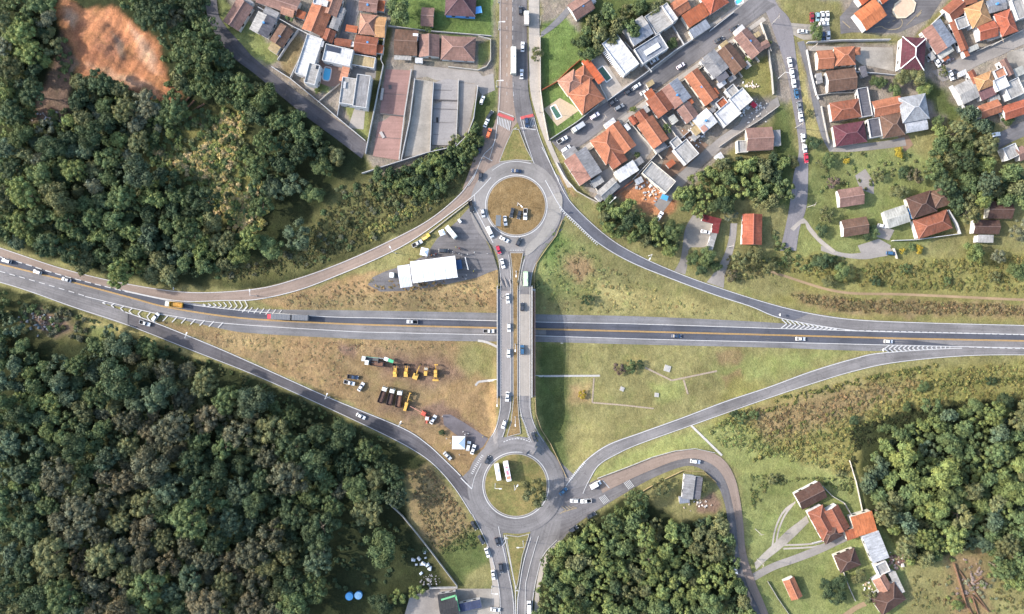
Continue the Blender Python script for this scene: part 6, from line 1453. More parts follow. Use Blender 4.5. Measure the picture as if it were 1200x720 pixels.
def root_at(name,px,py,ang,label,cat,group=None,up=1.5,lift=.16):
    X,Y,Z = W1(px,py,HR,up); o = empty(name,(X,Y,Z+lift),-math.radians(ang)); tag(o,label,cat,group); return o
def part(o,name,mat,col=None,boxes=(),cyls=(),bars=()):
    m = MB()
    for b in boxes: m.box(*b)
    for c in cyls: m.cyl(*c)
    for b in bars: m.bar(*b)
    return m.build(name,mat,o,col)
def cab(o,x0,x1,w,z0,z1,col):
    part(o,'cab',PAINT,col,[(x0,x1,-w,w,z0,z1*.62),(x0,x1-.15,-w+.05,w-.05,z1*.62,z1,.05,.1)])
    part(o,'windscreen',GLASS,None,[(x1-.16,x1-.02,-w+.12,w-.12,z1*.64,z1*.92)])
def bus(px,py,ang,l,w,h,col,label,stripe=None):
    o = root_at('bus',px,py,ang,label,'bus'); m = MB(); slab(m,[(-l/2,w*.94,w*.86,.4,h-.1),(-l/2+.3,w,w*.9,.35,h),(l/2-.6,w,w*.9,.35,h),(l/2,w*.94,w*.82,.4,h-.35)])
    m.build('body',PAINT,o,col)
    part(o,'windscreen',GLASS,None,[(l/2-.22,l/2+.03,-w*.85,w*.85,1.3,h-.45)])
    for sd in (-1,1): part(o,'side_window',GLASS,None,[(-l/2+.5,l/2-.8,sd*w-.03,sd*w+.03,1.4,h-.7)])
    part(o,'roof_hatch',METAL,(.5,.5,.5),[(-l*.2,-l*.2+1.4,-.5,.5,h,h+.22,.1,.1),(l*.15,l*.15+.8,-.4,.4,h,h+.1)])
    if stripe: part(o,'roof_stripe',METAL,stripe,[(-l*.28,l*.3,-w*.5,w*.5,h+.0,h+.05)])
    wheels(o,(-l*.28,l*.32),w,.48); lights(o,l,w,.8)
    return o
bus(601.7,72,90,12.0,1.28,3.2,(.6,.6,.53),'long white bus on the town avenue')
bus(616,327,-90,6.6,1.1,2.7,(.42,.56,.36),'light green minibus climbing off the overpass')
bus(583.3,553,80,7.6,1.15,3.0,(.6,.6,.54),'white bus with a dark front roof parked on the lower island',None)
b_ = bus(594.5,552,79,9.0,1.2,3.2,(.74,.72,.73),'white bus with a red panel on its roof parked on the lower island',(.45,.16,.2)); part(b_,'roof_sign',METAL,(.6,.2,.12),[(2.2,3.4,-.9,.9,3.2,3.26)])
bus(528.8,272.5,50,6.6,1.15,2.9,(.6,.6,.52),'white minibus parked diagonally in the gravel car park')
def lorry(px,py,ang,label,cabc,boxes,name='lorry',cat='lorry',l=8.0):
    o = root_at(name,px,py,ang,label,cat); cab(o,l/2-1.9,l/2,1.15,.5,2.7,cabc)
    part(o,'chassis',RUBBER,None,[(-l/2,l/2-1.8,-.5,.5,.55,.95)])
    for nm,q,c,open_ in boxes:
        x0,x1,w,z0,z1 = q
        if open_:
            t = .1; part(o,nm,PAINT,c,[(x0,x1,-w,-w+t,z0,z1),(x0,x1,w-t,w,z0,z1),(x0,x0+t,-w+t,w-t,z0,z1),(x1-t,x1,-w+t,w-t,z0,z1+.25),(x0+t,x1-t,-w+t,w-t,z0,z0+.12)])
            if open_ != 1: part(o,'load',plain('load_'+open_,S(*{'soil':(150,112,92),'yellow':(226,170,84),'wet':(112,88,80)}[open_]),.95,var=.35),None,[(x0+.15,x1-.15,-w+.15,w-.15,z0+.1,z1-.45,.3,.3)])
        else: part(o,nm,METAL,c,[(x0,x1,-w,w,z0,z1)])
    wheels(o,(-l*.38,-l*.22,l*.33),1.15,.5); lights(o,l,1.1,.9)
    return o
lorry(204.5,357,186,'yellow dump truck with a white cab on the highway',(.6,.6,.52),[('dump_body',(-3.8,1.9,1.2,.95,2.3),(.62,.36,.05),'yellow')])
r_ = lorry(331,371.6,182,'red-cabbed lorry pulling two dark grey covered trailers',(.5,.05,.06),[('trailer_cover',(-4.2,4.8,1.25,1.0,3.3),(.11,.115,.125),0),('trailer_cover',(-12.4,-4.9,1.25,1.0,3.3),(.11,.115,.125),0)],l=13.6)
for i in range(14): part(r_,'cover_bow',METAL,(.17,.175,.18),[(-12.1+i*1.2,-12.0+i*1.2,-1.27,1.27,3.3,3.36)]) if not (-5.2 < -12.1+i*1.2 < -4.0) else None
wheels(r_,(-11.4,-10.2,-6),1.15,.5)
lorry(617,22,-90,'small white-cabbed box truck near the top of the avenue',(.6,.6,.54),[('cargo_box',(-3.2,1.1,1.1,.95,2.9),(.42,.38,.34),0)],l=6.4)
lorry(677.5,149.5,-213,'white-cabbed flatbed truck with a grey cover parked on the town street',(.6,.6,.54),[('cargo_box',(-3.2,1.1,1.1,.95,2.3),(.32,.33,.35),0)],l=6.4)
dump = (.07,.045,.045)
lorry(448.3,463,-70,'white dump truck, leftmost of the slanted three',(.6,.6,.54),[('dump_body',(-3.8,1.9,1.2,.95,2.3),dump,'wet')])
lorry(458,465.5,-76,'white dump truck in the middle of the slanted three',(.6,.6,.54),[('dump_body',(-3.8,1.9,1.2,.95,2.3),dump,'wet')])
lorry(467.6,468,-82,'white dump truck beside the yellow grader, brown load',(.6,.6,.54),[('dump_body',(-3.8,1.9,1.2,.95,2.3),dump,'soil')])
lorry(439,426,188,'white-cabbed truck with a dark open bed below the green banner',(.6,.6,.54),[('dump_body',(-4.2,1.9,1.2,.95,1.9),(.05,.05,.055),'soil')],l=9)
lorry(434,421.5,188,'white-cabbed truck half hidden behind the green banner',(.6,.6,.54),[('dump_body',(-3.8,1.9,1.2,.95,2.2),(.10,.10,.10),1)])
YEL = (.50,.29,.06)
def loader(px,py,ang,label):
    o = root_at('wheel_loader',px,py,ang,label,'loader')
    part(o,'rear_body',PAINT,YEL,[(-3.0,-.9,-1.0,1.0,.7,1.9,.1,.1)]); part(o,'front_frame',PAINT,YEL,[(-.8,1.1,-.7,.7,.7,1.4)])
    part(o,'cab',PAINT,(.6,.36,.06),[(-1.5,-.2,-.75,.75,1.4,3.0,.1,.08)]); part(o,'windscreen',GLASS,None,[(-.25,-.12,-.6,.6,2.0,2.8)])
    part(o,'lift_arm',PAINT,YEL,(),(),[((.2,-.55,1.5),(2.4,-.55,.7),.2,.3)]); part(o,'lift_arm',PAINT,YEL,(),(),[((.2,.55,1.5),(2.4,.55,.7),.2,.3)])
    part(o,'bucket',RUBBER,None,[(2.2,2.4,-1.3,1.3,.2,1.2),(2.4,3.2,-1.3,1.3,.15,.28),(2.4,3.2,-1.3,-1.2,.28,.9),(2.4,3.2,1.2,1.3,.28,.9)])
    wheels(o,(-2.1,.7),1.15,.72)
loader(463,434.5,-88,'yellow wheel loader, left one of the two'); loader(476,434.5,-86,'yellow wheel loader beside the excavator')
def excavator(px,py,ang,label,col,s=1.0):
    o = root_at('excavator',px,py,ang,label,'excavator'); o.scale = (s,s,s)
    for sd in (-1,1):
        m = MB(); m.box(-1.9,1.9,sd*1.1-.3,sd*1.1+.3,.08,.85,.25,.02); m.build('track',RUBBER,o)
    part(o,'upper_body',PAINT,col,[(-2.1,.9,-1.3,1.3,.95,2.0,.1,.08)]); part(o,'cab',PAINT,col,[(-.3,1.1,.35,1.25,2.0,2.95,.12,.06)]); part(o,'cab_window',GLASS,None,[(1.02,1.14,.45,1.15,2.1,2.8)])
    part(o,'boom',PAINT,col,(),(),[((.6,-.1,1.9),(3.0,-.1,3.9),.4,.5),((3.0,-.1,3.9),(4.9,-.1,3.1),.35,.42)])
    part(o,'stick',PAINT,col,(),(),[((4.9,-.1,3.2),(5.6,-.1,1.0),.3,.35)])
    part(o,'bucket',RUBBER,None,[(5.2,6.2,-.6,.4,.3,1.0,.2,.05)])
    return o
excavator(487.3,440,-68,'yellow excavator with its boom raised towards the highway',YEL,.95)
o = root_at('road_roller',499,436,-85,'small yellow road roller between excavator and backhoe','roller')
part(o,'body',PAINT,YEL,[(-1.9,.3,-.8,.8,.8,1.6,.1,.1)]); part(o,'canopy',PAINT,YEL,[(-1.0,.4,-.75,.75,2.5,2.6)]); part(o,'post',METAL,(.1,.1,.1),(),[((-.9,-.6,1.5),(-.9,-.6,2.5),.05),((-.9,.6,1.5),(-.9,.6,2.5),.05),((.3,-.6,1.5),(.3,-.6,2.5),.05),((.3,.6,1.5),(.3,.6,2.5),.05)])
part(o,'drum',METAL,(.35,.33,.28),(),[((1.3,-.85,.65),(1.3,.85,.65),.65,.65,18)]); part(o,'drum_frame',PAINT,YEL,[(.2,2.1,-1.0,-.87,.5,.9),(.2,2.1,.87,1.0,.5,.9)]); wheels(o,(-1.2,),.8,.62)
o = root_at('backhoe',510.5,437.3,93,'yellow backhoe loader with front bucket beside the roller','backhoe')
part(o,'body',PAINT,YEL,[(-1.6,2.0,-.8,.8,.7,1.7,.1,.08)]); part(o,'cab',PAINT,YEL,[(-1.5,.2,-.8,.8,1.7,2.9,.12,.1)]); part(o,'cab_window',GLASS,None,[(.1,.22,-.65,.65,1.8,2.7)]); part(o,'front_bucket',PAINT,YEL,[(3.0,3.2,-1.4,1.4,.2,1.2),(3.2,3.9,-1.4,1.4,.2,.32)])
part(o,'loader_arm',PAINT,YEL,(),(),[((1.0,-.7,1.4),(3.0,-.7,.7),.16,.24),((1.0,.7,1.4),(3.0,.7,.7),.16,.24)]); part(o,'digging_arm',PAINT,YEL,(),(),[((-1.6,0,1.0),(-2.8,0,2.6),.3,.35),((-2.8,0,2.6),(-3.6,0,1.1),.25,.3)]); part(o,'rear_bucket',PAINT,YEL,[(-4.1,-3.4,-.9,.9,.4,1.1,.1,.1)]); wheels(o,(-1.0,1.5),.95,.6)
o = root_at('motor_grader',477.3,471,-73,'long yellow motor grader beside the dump trucks','grader')
part(o,'engine_cover',PAINT,YEL,[(-4.4,-1.4,-.75,.75,.9,2.0,.12,.1)]); part(o,'cab',PAINT,YEL,[(-1.4,.0,-.8,.8,1.0,3.0,.1,.08)]); part(o,'windscreen',GLASS,None,[(-.08,.06,-.65,.65,1.9,2.8)])
part(o,'main_frame',PAINT,YEL,(),(),[((0,0,1.8),(4.2,0,1.5),.4,.45)]); part(o,'blade',METAL,(.4,.28,.06),(),(),[((.9,-1.8,.5),(1.9,1.8,.5),.12,.6)]); part(o,'front_axle',PAINT,YEL,[(3.9,4.3,-.9,.9,.5,.9)]); wheels(o,(-3.4,-2.0,4.1),1.0,.6)
o = root_at('tractor',500.5,491.5,100,'red tractor with a grey cab roof beside a white car','tractor')
part(o,'bonnet',PAINT,(.40,.10,.06),[(.3,2.0,-.45,.45,.8,1.5,.1,.06)]); part(o,'cab',PAINT,(.34,.09,.06),[(-1.3,.3,-.75,.75,.7,1.7)]); part(o,'cab_window',GLASS,None,[(-1.2,.2,-.7,.7,1.7,2.4,.05,.05)]); part(o,'cab_roof',PAINT,(.5,.5,.5),[(-1.3,.3,-.78,.78,2.4,2.55,.08,.08)])
part(o,'mudguard',PAINT,(.40,.10,.06),[(-1.5,-.2,-1.1,-.75,1.3,1.45),(-1.5,-.2,.75,1.1,1.3,1.45)]); wheels(o,(-.8,),1.0,.75); wheels(o,(1.5,),.8,.5)
o = root_at('hay_elevator',493.5,483.5,28,'long rusty red drawn implement with a thin pole behind the tractor','implement')
part(o,'frame',METAL,(.36,.17,.12),(),(),[((-6,0,.7),(1,0,.9),.3,.2),((-1,-.9,.6),(1.5,-.9,.6),.2,.2),((-1,.9,.6),(1.5,.9,.6),.2,.2)]); part(o,'hopper',METAL,(.42,.08,.05),[(.2,2.4,-1.1,1.1,.6,1.5,.25,.2)]); wheels(o,(.6,),1.2,.4)
o = root_at('utility_trailer',499,277.5,-30,'small yellow truck at the ramp edge by the gravel car park','truck')
part(o,'cab',PAINT,(.68,.46,.08),[(.6,2.0,-.85,.85,.4,1.7,.12,.08)]); part(o,'windscreen',GLASS,None,[(1.85,1.98,-.7,.7,1.05,1.55)]); part(o,'cargo_bed',PAINT,(.6,.42,.14),[(-2.0,.5,-.9,.9,.5,.7),(-2.0,.5,-.9,-.82,.7,1.1),(-2.0,.5,.82,.9,.7,1.1)]); wheels(o,(-1.2,1.2),.85,.35)
# ------------------------------------------------------------------ tents and event things
def ridge_tent(px,py,lp,wp,ang,eave,ridge,label,name='marquee',cat='tent',col=(.62,.62,.62)):
    X,Y,Z = W1(px,py,H,eave); s = scale_at(Z+eave); o = empty(name,(X,Y,Z),-math.radians(ang)); tag(o,label,cat)
    a,b = lp*s/2, wp*s/2; m = MB(); n = 8
    for i in range(n):
        x0 = -a+2*a*i/n; x1 = -a+2*a*(i+1)/n; d = .02*(i%2)
        m.add([(x0,-b,eave+d),(x1,-b,eave+d),(x1,0,ridge+d),(x0,0,ridge+d),(x1,b,eave+d),(x0,b,eave+d)],[(0,1,2,3),(3,2,4,5)])
    m.add([(-a,-b,eave),(-a,b,eave),(-a,0,ridge),(a,-b,eave),(a,b,eave),(a,0,ridge)],[(0,1,2),(3,4,5)]); m.build('canopy',CLOTH,o,col)
    for i in range(1,n):
        x0 = -a+2*a*i/n; m = MB(); m.bar((x0,-b,eave+.06),(x0,0,ridge+.06),.16,.04); m.bar((x0,b,eave+.06),(x0,0,ridge+.06),.16,.04); m.build('seam',CLOTH,o,(.40,.40,.41))
    v = MB(); v.box(-a,a,-b,-b+.04,eave-.6,eave-.03); v.box(-a,a,b-.04,b,eave-.6,eave-.03); v.build('valance',CLOTH,o,col)
    for i in range(5):
        for sd in (-1,1):
            x = -a+.1+(2*a-.2)*i/4; m = MB(); m.cyl((x,sd*(b-.1),-.6),(x,sd*(b-.1),eave),.06,.06,6); m.build('pole',METAL,o,(.6,.6,.6))
    return o
ridge_tent(508.5,316,53,25.5,-7.5,3.6,5.2,'large white marquee in the gravel car park')
ridge_tent(474.5,323.8,14,26,-8,3.4,4.6,'narrower white marquee with a peaked roof joined to the large one',col=(.56,.57,.6))
def gazebo(px,py,wp,ang,h,label,col=(.74,.75,.78)):
    X,Y,Z = W1(px,py,H,h); s = scale_at(Z+h); o = empty('gazebo',(X,Y,Z),-math.radians(ang)); tag(o,label,'gazebo'); a = wp*s/2
    m = MB(); m.add([(-a,-a,h),(a,-a,h),(a,a,h),(-a,a,h),(0,0,h+a*.55)],[(0,1,4),(1,2,4),(2,3,4),(3,0,4)]); m.build('canopy',CLOTH,o,col)
    m = MB(); t=.04
    for q in ((-a,a,-a,-a+t),(-a,a,a-t,a),(-a,-a+t,-a+t,a-t),(a-t,a,-a+t,a-t)): m.box(*q,h-.35,h-.02)
    m.build('valance',CLOTH,o,col)
    for sx in (-1,1):
        for sy in (-1,1): m = MB(); m.cyl((sx*(a-.08),sy*(a-.08),-.4),(sx*(a-.08),sy*(a-.08),h),.05,.05,6); m.build('pole',METAL,o,(.6,.6,.6))
gazebo(537.5,519,15,1,2.8,'white square gazebo by the lower roundabout'); gazebo(497.3,295.3,9,12,2.5,'white gazebo above the marquee beside the ramp'); gazebo(518,272.8,6.5,-22,2.3,'small white gazebo next to the white minibus',(.7,.73,.74))
def boxy(name,px,py,lp,wp,ang,z0,h,mat,col,label,cat,parts=(),legs=False,kind=None,up=2):
    X,Y,Z = W1(px,py,HR,up); s = scale_at(Z+up); o = empty(name,(X,Y,Z+.06),-math.radians(ang)); tag(o,label,cat); a,b = lp*s/2,wp*s/2
    m = MB(); m.box(-a,a,-b,b,z0,h,.05,.05); m.build('body',mat,o,col)
    if legs:
        for sx in (-1,1):
            for sy in (-1,1): m = MB(); m.cyl((sx*(a-.12),sy*(b-.12),-.3),(sx*(a-.12),sy*(b-.12),z0+.02),.05,.05,6); m.build('post',METAL,o,(.5,.5,.5))
    for nm,q,mt,c in parts: m = MB(); m.box(*q); m.build(nm,mt,o,c)
    return o
boxy('stage_platform',537.8,310,6.5,11,-8,.0,1.3,METAL,(.03,.07,.15),'dark blue stage platform at the end of the marquee','stage',[('back_wall',(-1.3,-1.15,-2,2,1.3,2.6),METAL,(.02,.05,.12))])
o = root_at('lighting_truss',547,309,76,'white metal truss standing beside the stage','truss'); part(o,'beam',METAL,(.6,.6,.6),(),(),[((-2.8,-.15,2.8),(2.8,-.15,2.8),.08,.08),((-2.8,.15,2.8),(2.8,.15,2.8),.08,.08),((-2.8,0,3.05),(2.8,0,3.05),.08,.08)]); part(o,'tower',METAL,(.6,.6,.6),[(-2.9,-2.6,-.15,.15,0,2.8)]); part(o,'tower',METAL,(.6,.6,.6),[(2.6,2.9,-.15,.15,0,2.8)])
boxy('portable_toilet',459,322.5,5,6,5,0,2.3,METAL,(.5,.56,.55),'pale box toilet west of the marquees','toilet',[('roof_cap',(-.9,.9,-1.1,1.1,2.31,2.4),METAL,(.72,.73,.72))])
boxy('generator',538.5,258.8,5,3,55,.2,1.5,METAL,(.6,.6,.6),'pale generator box standing alone in the gravel car park','generator',[('exhaust',(-.6,-.4,-.1,.1,1.5,2.0),RUBBER,None)])
boxy('shade_canopy',584,259,6,13,2,2.3,2.42,CLOTH,(.12,.13,.14),'dark grey shade canopy on the upper island','canopy',legs=True)
boxy('tarpaulin',1069,249.5,9,13,-20,2.5,2.6,CLOTH,(.05,.24,.55),'bright blue tarpaulin between garage and brown villa','tarpaulin',legs=True)
boxy('tarpaulin',779,231.5,8,6,20,1.8,1.9,CLOTH,(.06,.25,.5),'small blue tarpaulin on the building plot','tarpaulin',legs=True)
boxy('car_cover',884.5,122,7,5,40,.1,.9,CLOTH,(.4,.04,.06),'small red covered object on the rubble by the back lane','cover',[('fold',(-.8,.8,-.4,.4,.9,1.0),CLOTH,(.36,.03,.05))])
boxy('play_roof',560,12,9,8,-10,2.0,2.12,CLOTH,(.14,.36,.66),'light blue shade beside the blue-walled house','canopy',legs=True)
# the walled lot: bare floor slabs of taken-down sheds
def floor_slab(label,polys,mats,extra=()):
    c = np.mean([q for pl in polys for q in pl],axis=0); X0,Y0,Z0 = W1(*c); o = empty('floor_slab',(X0,Y0,Z0)); tag(o,label,'floor slab')
    for pl,mt_ in zip(polys,mats):
        q = np.array(pl,float); X,Y,Z = W(q[:,0],q[:,1],H,.4); n = len(q); top = float(Z.mean())-Z0+.35; m = MB()
        vs = [(x-X0,y-Y0,top) for x,y in zip(X,Y)]+[(x-X0,y-Y0,top-1.2) for x,y in zip(X,Y)]
        m.add(vs,[tuple(range(n-1,-1,-1))]+[(i,(i+1)%n,(i+1)%n+n,i+n) for i in range(n)]); m.build('slab',mt_,o)
    for nm,a,b,w_,h_,mt_ in extra:
        A_,B_ = W1(*a),W1(*b); m = MB(); m.bar((A_[0]-X0,A_[1]-Y0,A_[2]-Z0+.4+h_/2),(B_[0]-X0,B_[1]-Y0,B_[2]-Z0+.4+h_/2),w_,h_); m.build(nm,mt_,o)
PINKS = asphalt('pink_tiled_slab',S(178,140,130),.12,.16,.3); PINKS2 = asphalt('rosy_tiled_slab',S(188,148,136),.12,.16,.3); GREYS = asphalt('grey_bay_slab',S(176,170,166),.08,.12,.3)
SEAM = plain('slab_seam',S(120,114,112),.9); KERBP = plain('pale_block',S(214,204,196),.9)
floor_slab('long dull reddish floor slab in two sections between walls',[[(452,81),(482,82.5),(473.5,136),(445,133)],[(444.5,134),(473,137),(467,188),(437,183)]],[PINKS,PINKS2],
 [('step',(445,133.6),(473.5,136.6),.5,.25,SEAM),('block',(449,104),(447,118),1.1,.5,KERBP),('pit',(457,100),(457.5,105),1.4,.06,SEAM),('block',(446,155),(450,162),1.3,.2,KERBP),('seam',(449,110),(478,112),.2,.02,SEAM),('seam',(440,161),(470,163),.2,.02,SEAM),('edge_wall',(482.5,82),(474,137),.5,.7,CONCRETE),('edge_wall',(474,137),(468,188),.5,.7,CONCRETE)])
floor_slab('grey floor slab divided into bays behind the avenue',[[(508,97),(524,92),(537,94.5),(537,118),(508,117)],[(508,118),(536.5,119),(534,171),(506,170)]],[GREYS,GREYS],
 [('step',(508,117.5),(537,118.5),.5,.3,SEAM)]+[('seam',(508,y),(536,y+.6),.22,.03,SEAM) for y in (106,128,144,158)]+[('pit',(512.5,138),(512.5,144),.9,.05,RUBBER),('edge_wall',(537.5,94),(536.8,118),.35,.8,CONCRETE),('edge_wall',(536.8,118),(534.5,171),.35,.8,CONCRETE)])
# pools
def pool(px,py,lp,wp,ang,mat,rim,label,oval=False):
    X,Y,Z = W1(px,py); s = scale_at(Z); o = empty('swimming_pool',(X,Y,Z+.07),-math.radians(ang)); tag(o,label,'pool'); a,b = lp*s/2,wp*s/2
    n = 28; k = .5 if oval else .12
    def shape(e): return [( (a+e)*math.copysign(abs(math.cos(t))**k,math.cos(t)), (b+e)*math.copysign(abs(math.sin(t))**k,math.sin(t))) for t in np.linspace(0,2*math.pi,n,endpoint=False)]
    i_,o_ = shape(0),shape(.45); m = MB(); m.add([(x,y,.03) for x,y in i_],[tuple(range(n))]); m.build('water',mat,o)
    m = MB(); m.add([(x,y,.03) for x,y in i_]+[(x,y,.14) for x,y in i_]+[(x,y,.14) for x,y in o_]+[(x,y,-.1) for x,y in o_],[(j+r*n,(j+1)%n+r*n,(j+1)%n+(r+1)*n,j+(r+1)*n) for r in range(3) for j in range(n)]); m.build('rim',CONCRETE if rim is None else METAL,o,rim)
pool(383.3,86.8,15,8,100,WATER,(.6,.5,.45),'blue oval pool in the pink terrace of the white villa',True); pool(651.5,131.5,15,6,62,WATERG,(.62,.6,.56),'oblong green pool on the sandstone deck'); pool(708.5,87,17,7,53,WATERG,(.6,.58,.55),'rectangular dark green pool beside the pool house')
pool(858,107,7,6,-40,WATER,(.6,.6,.6),'tiny blue pool on the white flat house') if False else None
pool(866,2,8,5,-20,WATER,(.6,.6,.6),'turquoise pool at the top edge above the town street',True)
for x,y,l in ((409.2,699.3,'plain blue round water tank in the dark wood'),(419.8,698.2,'blue round water tank with a pale lid')):
    X,Y,Z = W1(x,y,H,1.5); o = empty('water_tank',(X,Y,Z)); tag(o,l,'water tank'); part(o,'barrel',METAL,(.04,.2,.42),(),[((0,0,-.2),(0,0,1.5),1.7,1.85,20)]); part(o,'lid',METAL,(.10,.34,.6) if 'plain' in l else (.3,.5,.65),(),[((0,0,1.5),(0,0,1.75),1.7,.5,20)])

# ------------------------------------------------------------------ walls and fences
def wall(label,pts,h=1.8,w=.2,col='white',cat='wall',name='garden_wall'):
    m = MB(); p = []; w = min(w,.3)*.85
    if col == 'white': col = (.36,.355,.35)
    elif col == 'cream': col = (.36,.33,.29)
    for a,b in zip(pts[:-1],pts[1:]):
        k = max(1,int(math.hypot(b[0]-a[0],b[1]-a[1])/8)); p += [(a[0]+(b[0]-a[0])*i/k, a[1]+(b[1]-a[1])*i/k) for i in range(k)]
    p.append(pts[-1]); p = np.array(p,float); X,Y,Z = W(p[:,0],p[:,1],H,h)
    for i in range(len(p)-1): m.bar((X[i],Y[i],Z[i]+h/2-.3),(X[i+1],Y[i+1],Z[i+1]+h/2-.3),w,h+.6)
    o = m.build(name,WALLM,None,COL[col] if isinstance(col,str) else col); tag(o,label,cat,None,'thing')
    c = MB()
    for i in range(len(p)-1): c.bar((X[i],Y[i],Z[i]+h+.05),(X[i+1],Y[i+1],Z[i+1]+h+.05),w+.06,.1)
    c.build('coping',WALLM,o,tuple(min(.7,v*.95) for v in (COL[col] if isinstance(col,str) else col)))
wall('grey wall round the lower end of the warehouse yards',[(424,203),(465,190),(500,179),(535,171),(548,158),(555,138),(560,100)],2.2,.25,'greywall')
wall('pale wall between the pink warehouse and the dark strip',[(428,180),(436,140),(444,100),(449,76),(446,70),(452,32)],2.0,.22,'greywall')
wall('wall along the pale concrete yard beside the pink warehouse',[(486,92),(480,140),(470,188)],1.8,.3,'greywall')
wall('white wall between the pale yard and the grey warehouse',[(508,96),(506,130),(504,178)],1.8,.22,'white')
wall('rounded white wall round the lawn of the pinkish corner house',[(560,42),(575,46),(575,70),(570,78),(560,82),(525,78)],1.2,.25,'cream')
wall('thin wall between lawn of the blue house and the brown row',[(455,30),(500,36),(576,42)],1.6,.2,'greywall')
wall('low white wall along the dark street below the modern villas',[(318,78),(340,92),(372,118),(398,140),(428,165)],1.8,.25,'white')
wall('white side wall between the brown plot and the white villa',[(361,40),(352,66),(340,91)],1.9,.25,'white')
wall('white back wall running behind the pale and brown cottages',[(302,8),(345,32),(362,40),(392,50)],1.8,.22,'white')
wall('greyish wall between brown cottage and empty plot',[(350,34),(338,50),(325,70)],1.7,.3,'greywall')
wall('slanting white drive wall of the modern house',[(372,120),(398,98)],1.2,.2,'cream')
wall('white wall dividing the two strips of grass by the dark lane',[(398,120),(395,136)],1.4,.2,'white')
wall('long pale wall along the right pavement of the avenue',[(633,42),(633.5,105),(637,132),(643,164)],2.0,.25,'cream')
wall('brown-topped wall between the two lawns of the orange house',[(634,106),(652,96),(668,80),(680,70)],1.6,.22,'rust')
wall('white street wall below the orange hipped house',[(645,163),(676,143),(702,122)],1.6,.2,'greywall')
wall('white street wall below the pool house and blue house',[(712,118),(755,87),(790,60),(812,46)],1.8,.25,'white')
wall('white wall beside the sloping deck at the top edge',[(832,36),(860,14)],1.5,.22,'white')
wall('white wall between terrace houses and their back yards',[(742,210),(770,180),(795,165),(815,148),(846,122),(866,100)],1.9,.22,'white')
wall('low garden wall at the point of the terrace block',[(676,224),(690,232),(709,241)],1.5,.22,'cream')
wall('white wall left of the half pink warehouse',[(652,190),(662,208),(676,224)],1.6,.22,'white')
wall('wall between building plot and grey gabled house',[(720,228),(742,212)],1.6,.22,'rust')
wall('pale wall around the vacant yellow plot by the avenue',[(901,58),(905,85),(907,110)],1.8,.22,'lgrey')
wall('wall along the lower side of the back lane by the salmon house',[(843,172),(860,160),(890,141),(912,125)],1.4,.25,'cream')
wall('white front wall of the turreted house',[(946,58),(951,85),(957,110),(960,116)],1.4,.22,'white')
wall('grey wall below the school grass',[(947,49),(985,47),(1044,46)],2.2,.3,'greywall')
wall('pale wall in front of the hipped houses on the service lane',[(963,124),(966,140),(972,168)],1.3,.22,'lgrey')
wall('white diagonal wall beside the playground grass',[(1080,42),(1095,26),(1122,0)],2.0,.25,'white')
wall('tall white wall beside the grass strip of the pale flat house',[(1116,100),(1122,112),(1133,130)],2.6,.5,'white')
wall('low wall under the amber and orange houses on the sandy street',[(1145,60),(1170,49),(1198,36)],1.4,.22,'cream')
wall('white L-shaped wall around the orange-brown garden villa',[(1047,282),(1075,281),(1126,274),(1122,262),(1112,246)],2.0,.3,'white')
wall('short pale wall beside the blue car',[(1048,291),(1052,303)],1.6,.25,'cream')
wall('thin white fence crossing the dark hollow towards the workshop',[(439,572),(456,591),(472,606),(490,628),(508,651),(536,688)],1.6,.22,'lgrey',cat='fence',name='boundary_fence')
wall('grey wall behind the workshop yard',[(503,690),(536,689)],1.6,.25,'greywall')
wall('white boundary fence of the farm lawn at the bottom edge',[(900,682),(912,702),(926,722)],.9,.15,'lgrey',cat='fence',name='boundary_fence')
wall('pale fence between meadow and farm wood',[(996,540),(1004,566),(1013,608)],1.0,.15,'cream',cat='fence',name='boundary_fence')
wall('curved garden wall behind the dark brown farmhouse',[(964,570),(976,582),(990,590),(998,604)],1.3,.22,'cream')
wall('white fence between the cottage and the lowest farm house',[(989,671),(996,690),(1003,705)],1.0,.16,'lgrey',cat='fence',name='boundary_fence')
wall('low wall in front of the red-brown farmhouse',[(952,637),(975,631),(992,622)],.7,.3,'white')
wall('yellowish crash barrier on the curve above the grey shack',[(747,580),(760,572),(775,564),(800,552),(825,553),(840,566)],.8,.12,'olive' if 'olive' in COL else 'tan',cat='barrier',name='crash_barrier')
wall('long guard rail on the outer edge of the hill road curve',[(700,561),(735,548),(765,536),(790,529),(815,526),(838,531)],.7,.15,'greywall',cat='barrier',name='guard_rail')
wall('low concrete barrier where the upper ramp meets the car park',[(500,276),(525,256),(553,234)],.6,.3,'cream',cat='barrier',name='concrete_barrier')
wall('sandy kerb wall curving along the bright field to the overpass',[(659,258),(652,276),(640,292),(629,308),(626,322),(626,338)],.5,.25,'tan',cat='barrier',name='concrete_barrier')
wall('sandy kerb wall curving from the overpass to the lower roundabout',[(627,465),(628,485),(634,503),(645,520),(657,545),(664,560)],.5,.25,'tan',cat='barrier',name='concrete_barrier')
wall('dark hedge-like barrier of posts along the car park edge',[(551,246),(560,262),(575,290),(584,318),(584,336)],.5,.2,(.1,.1,.1),cat='barrier',name='guard_rail')

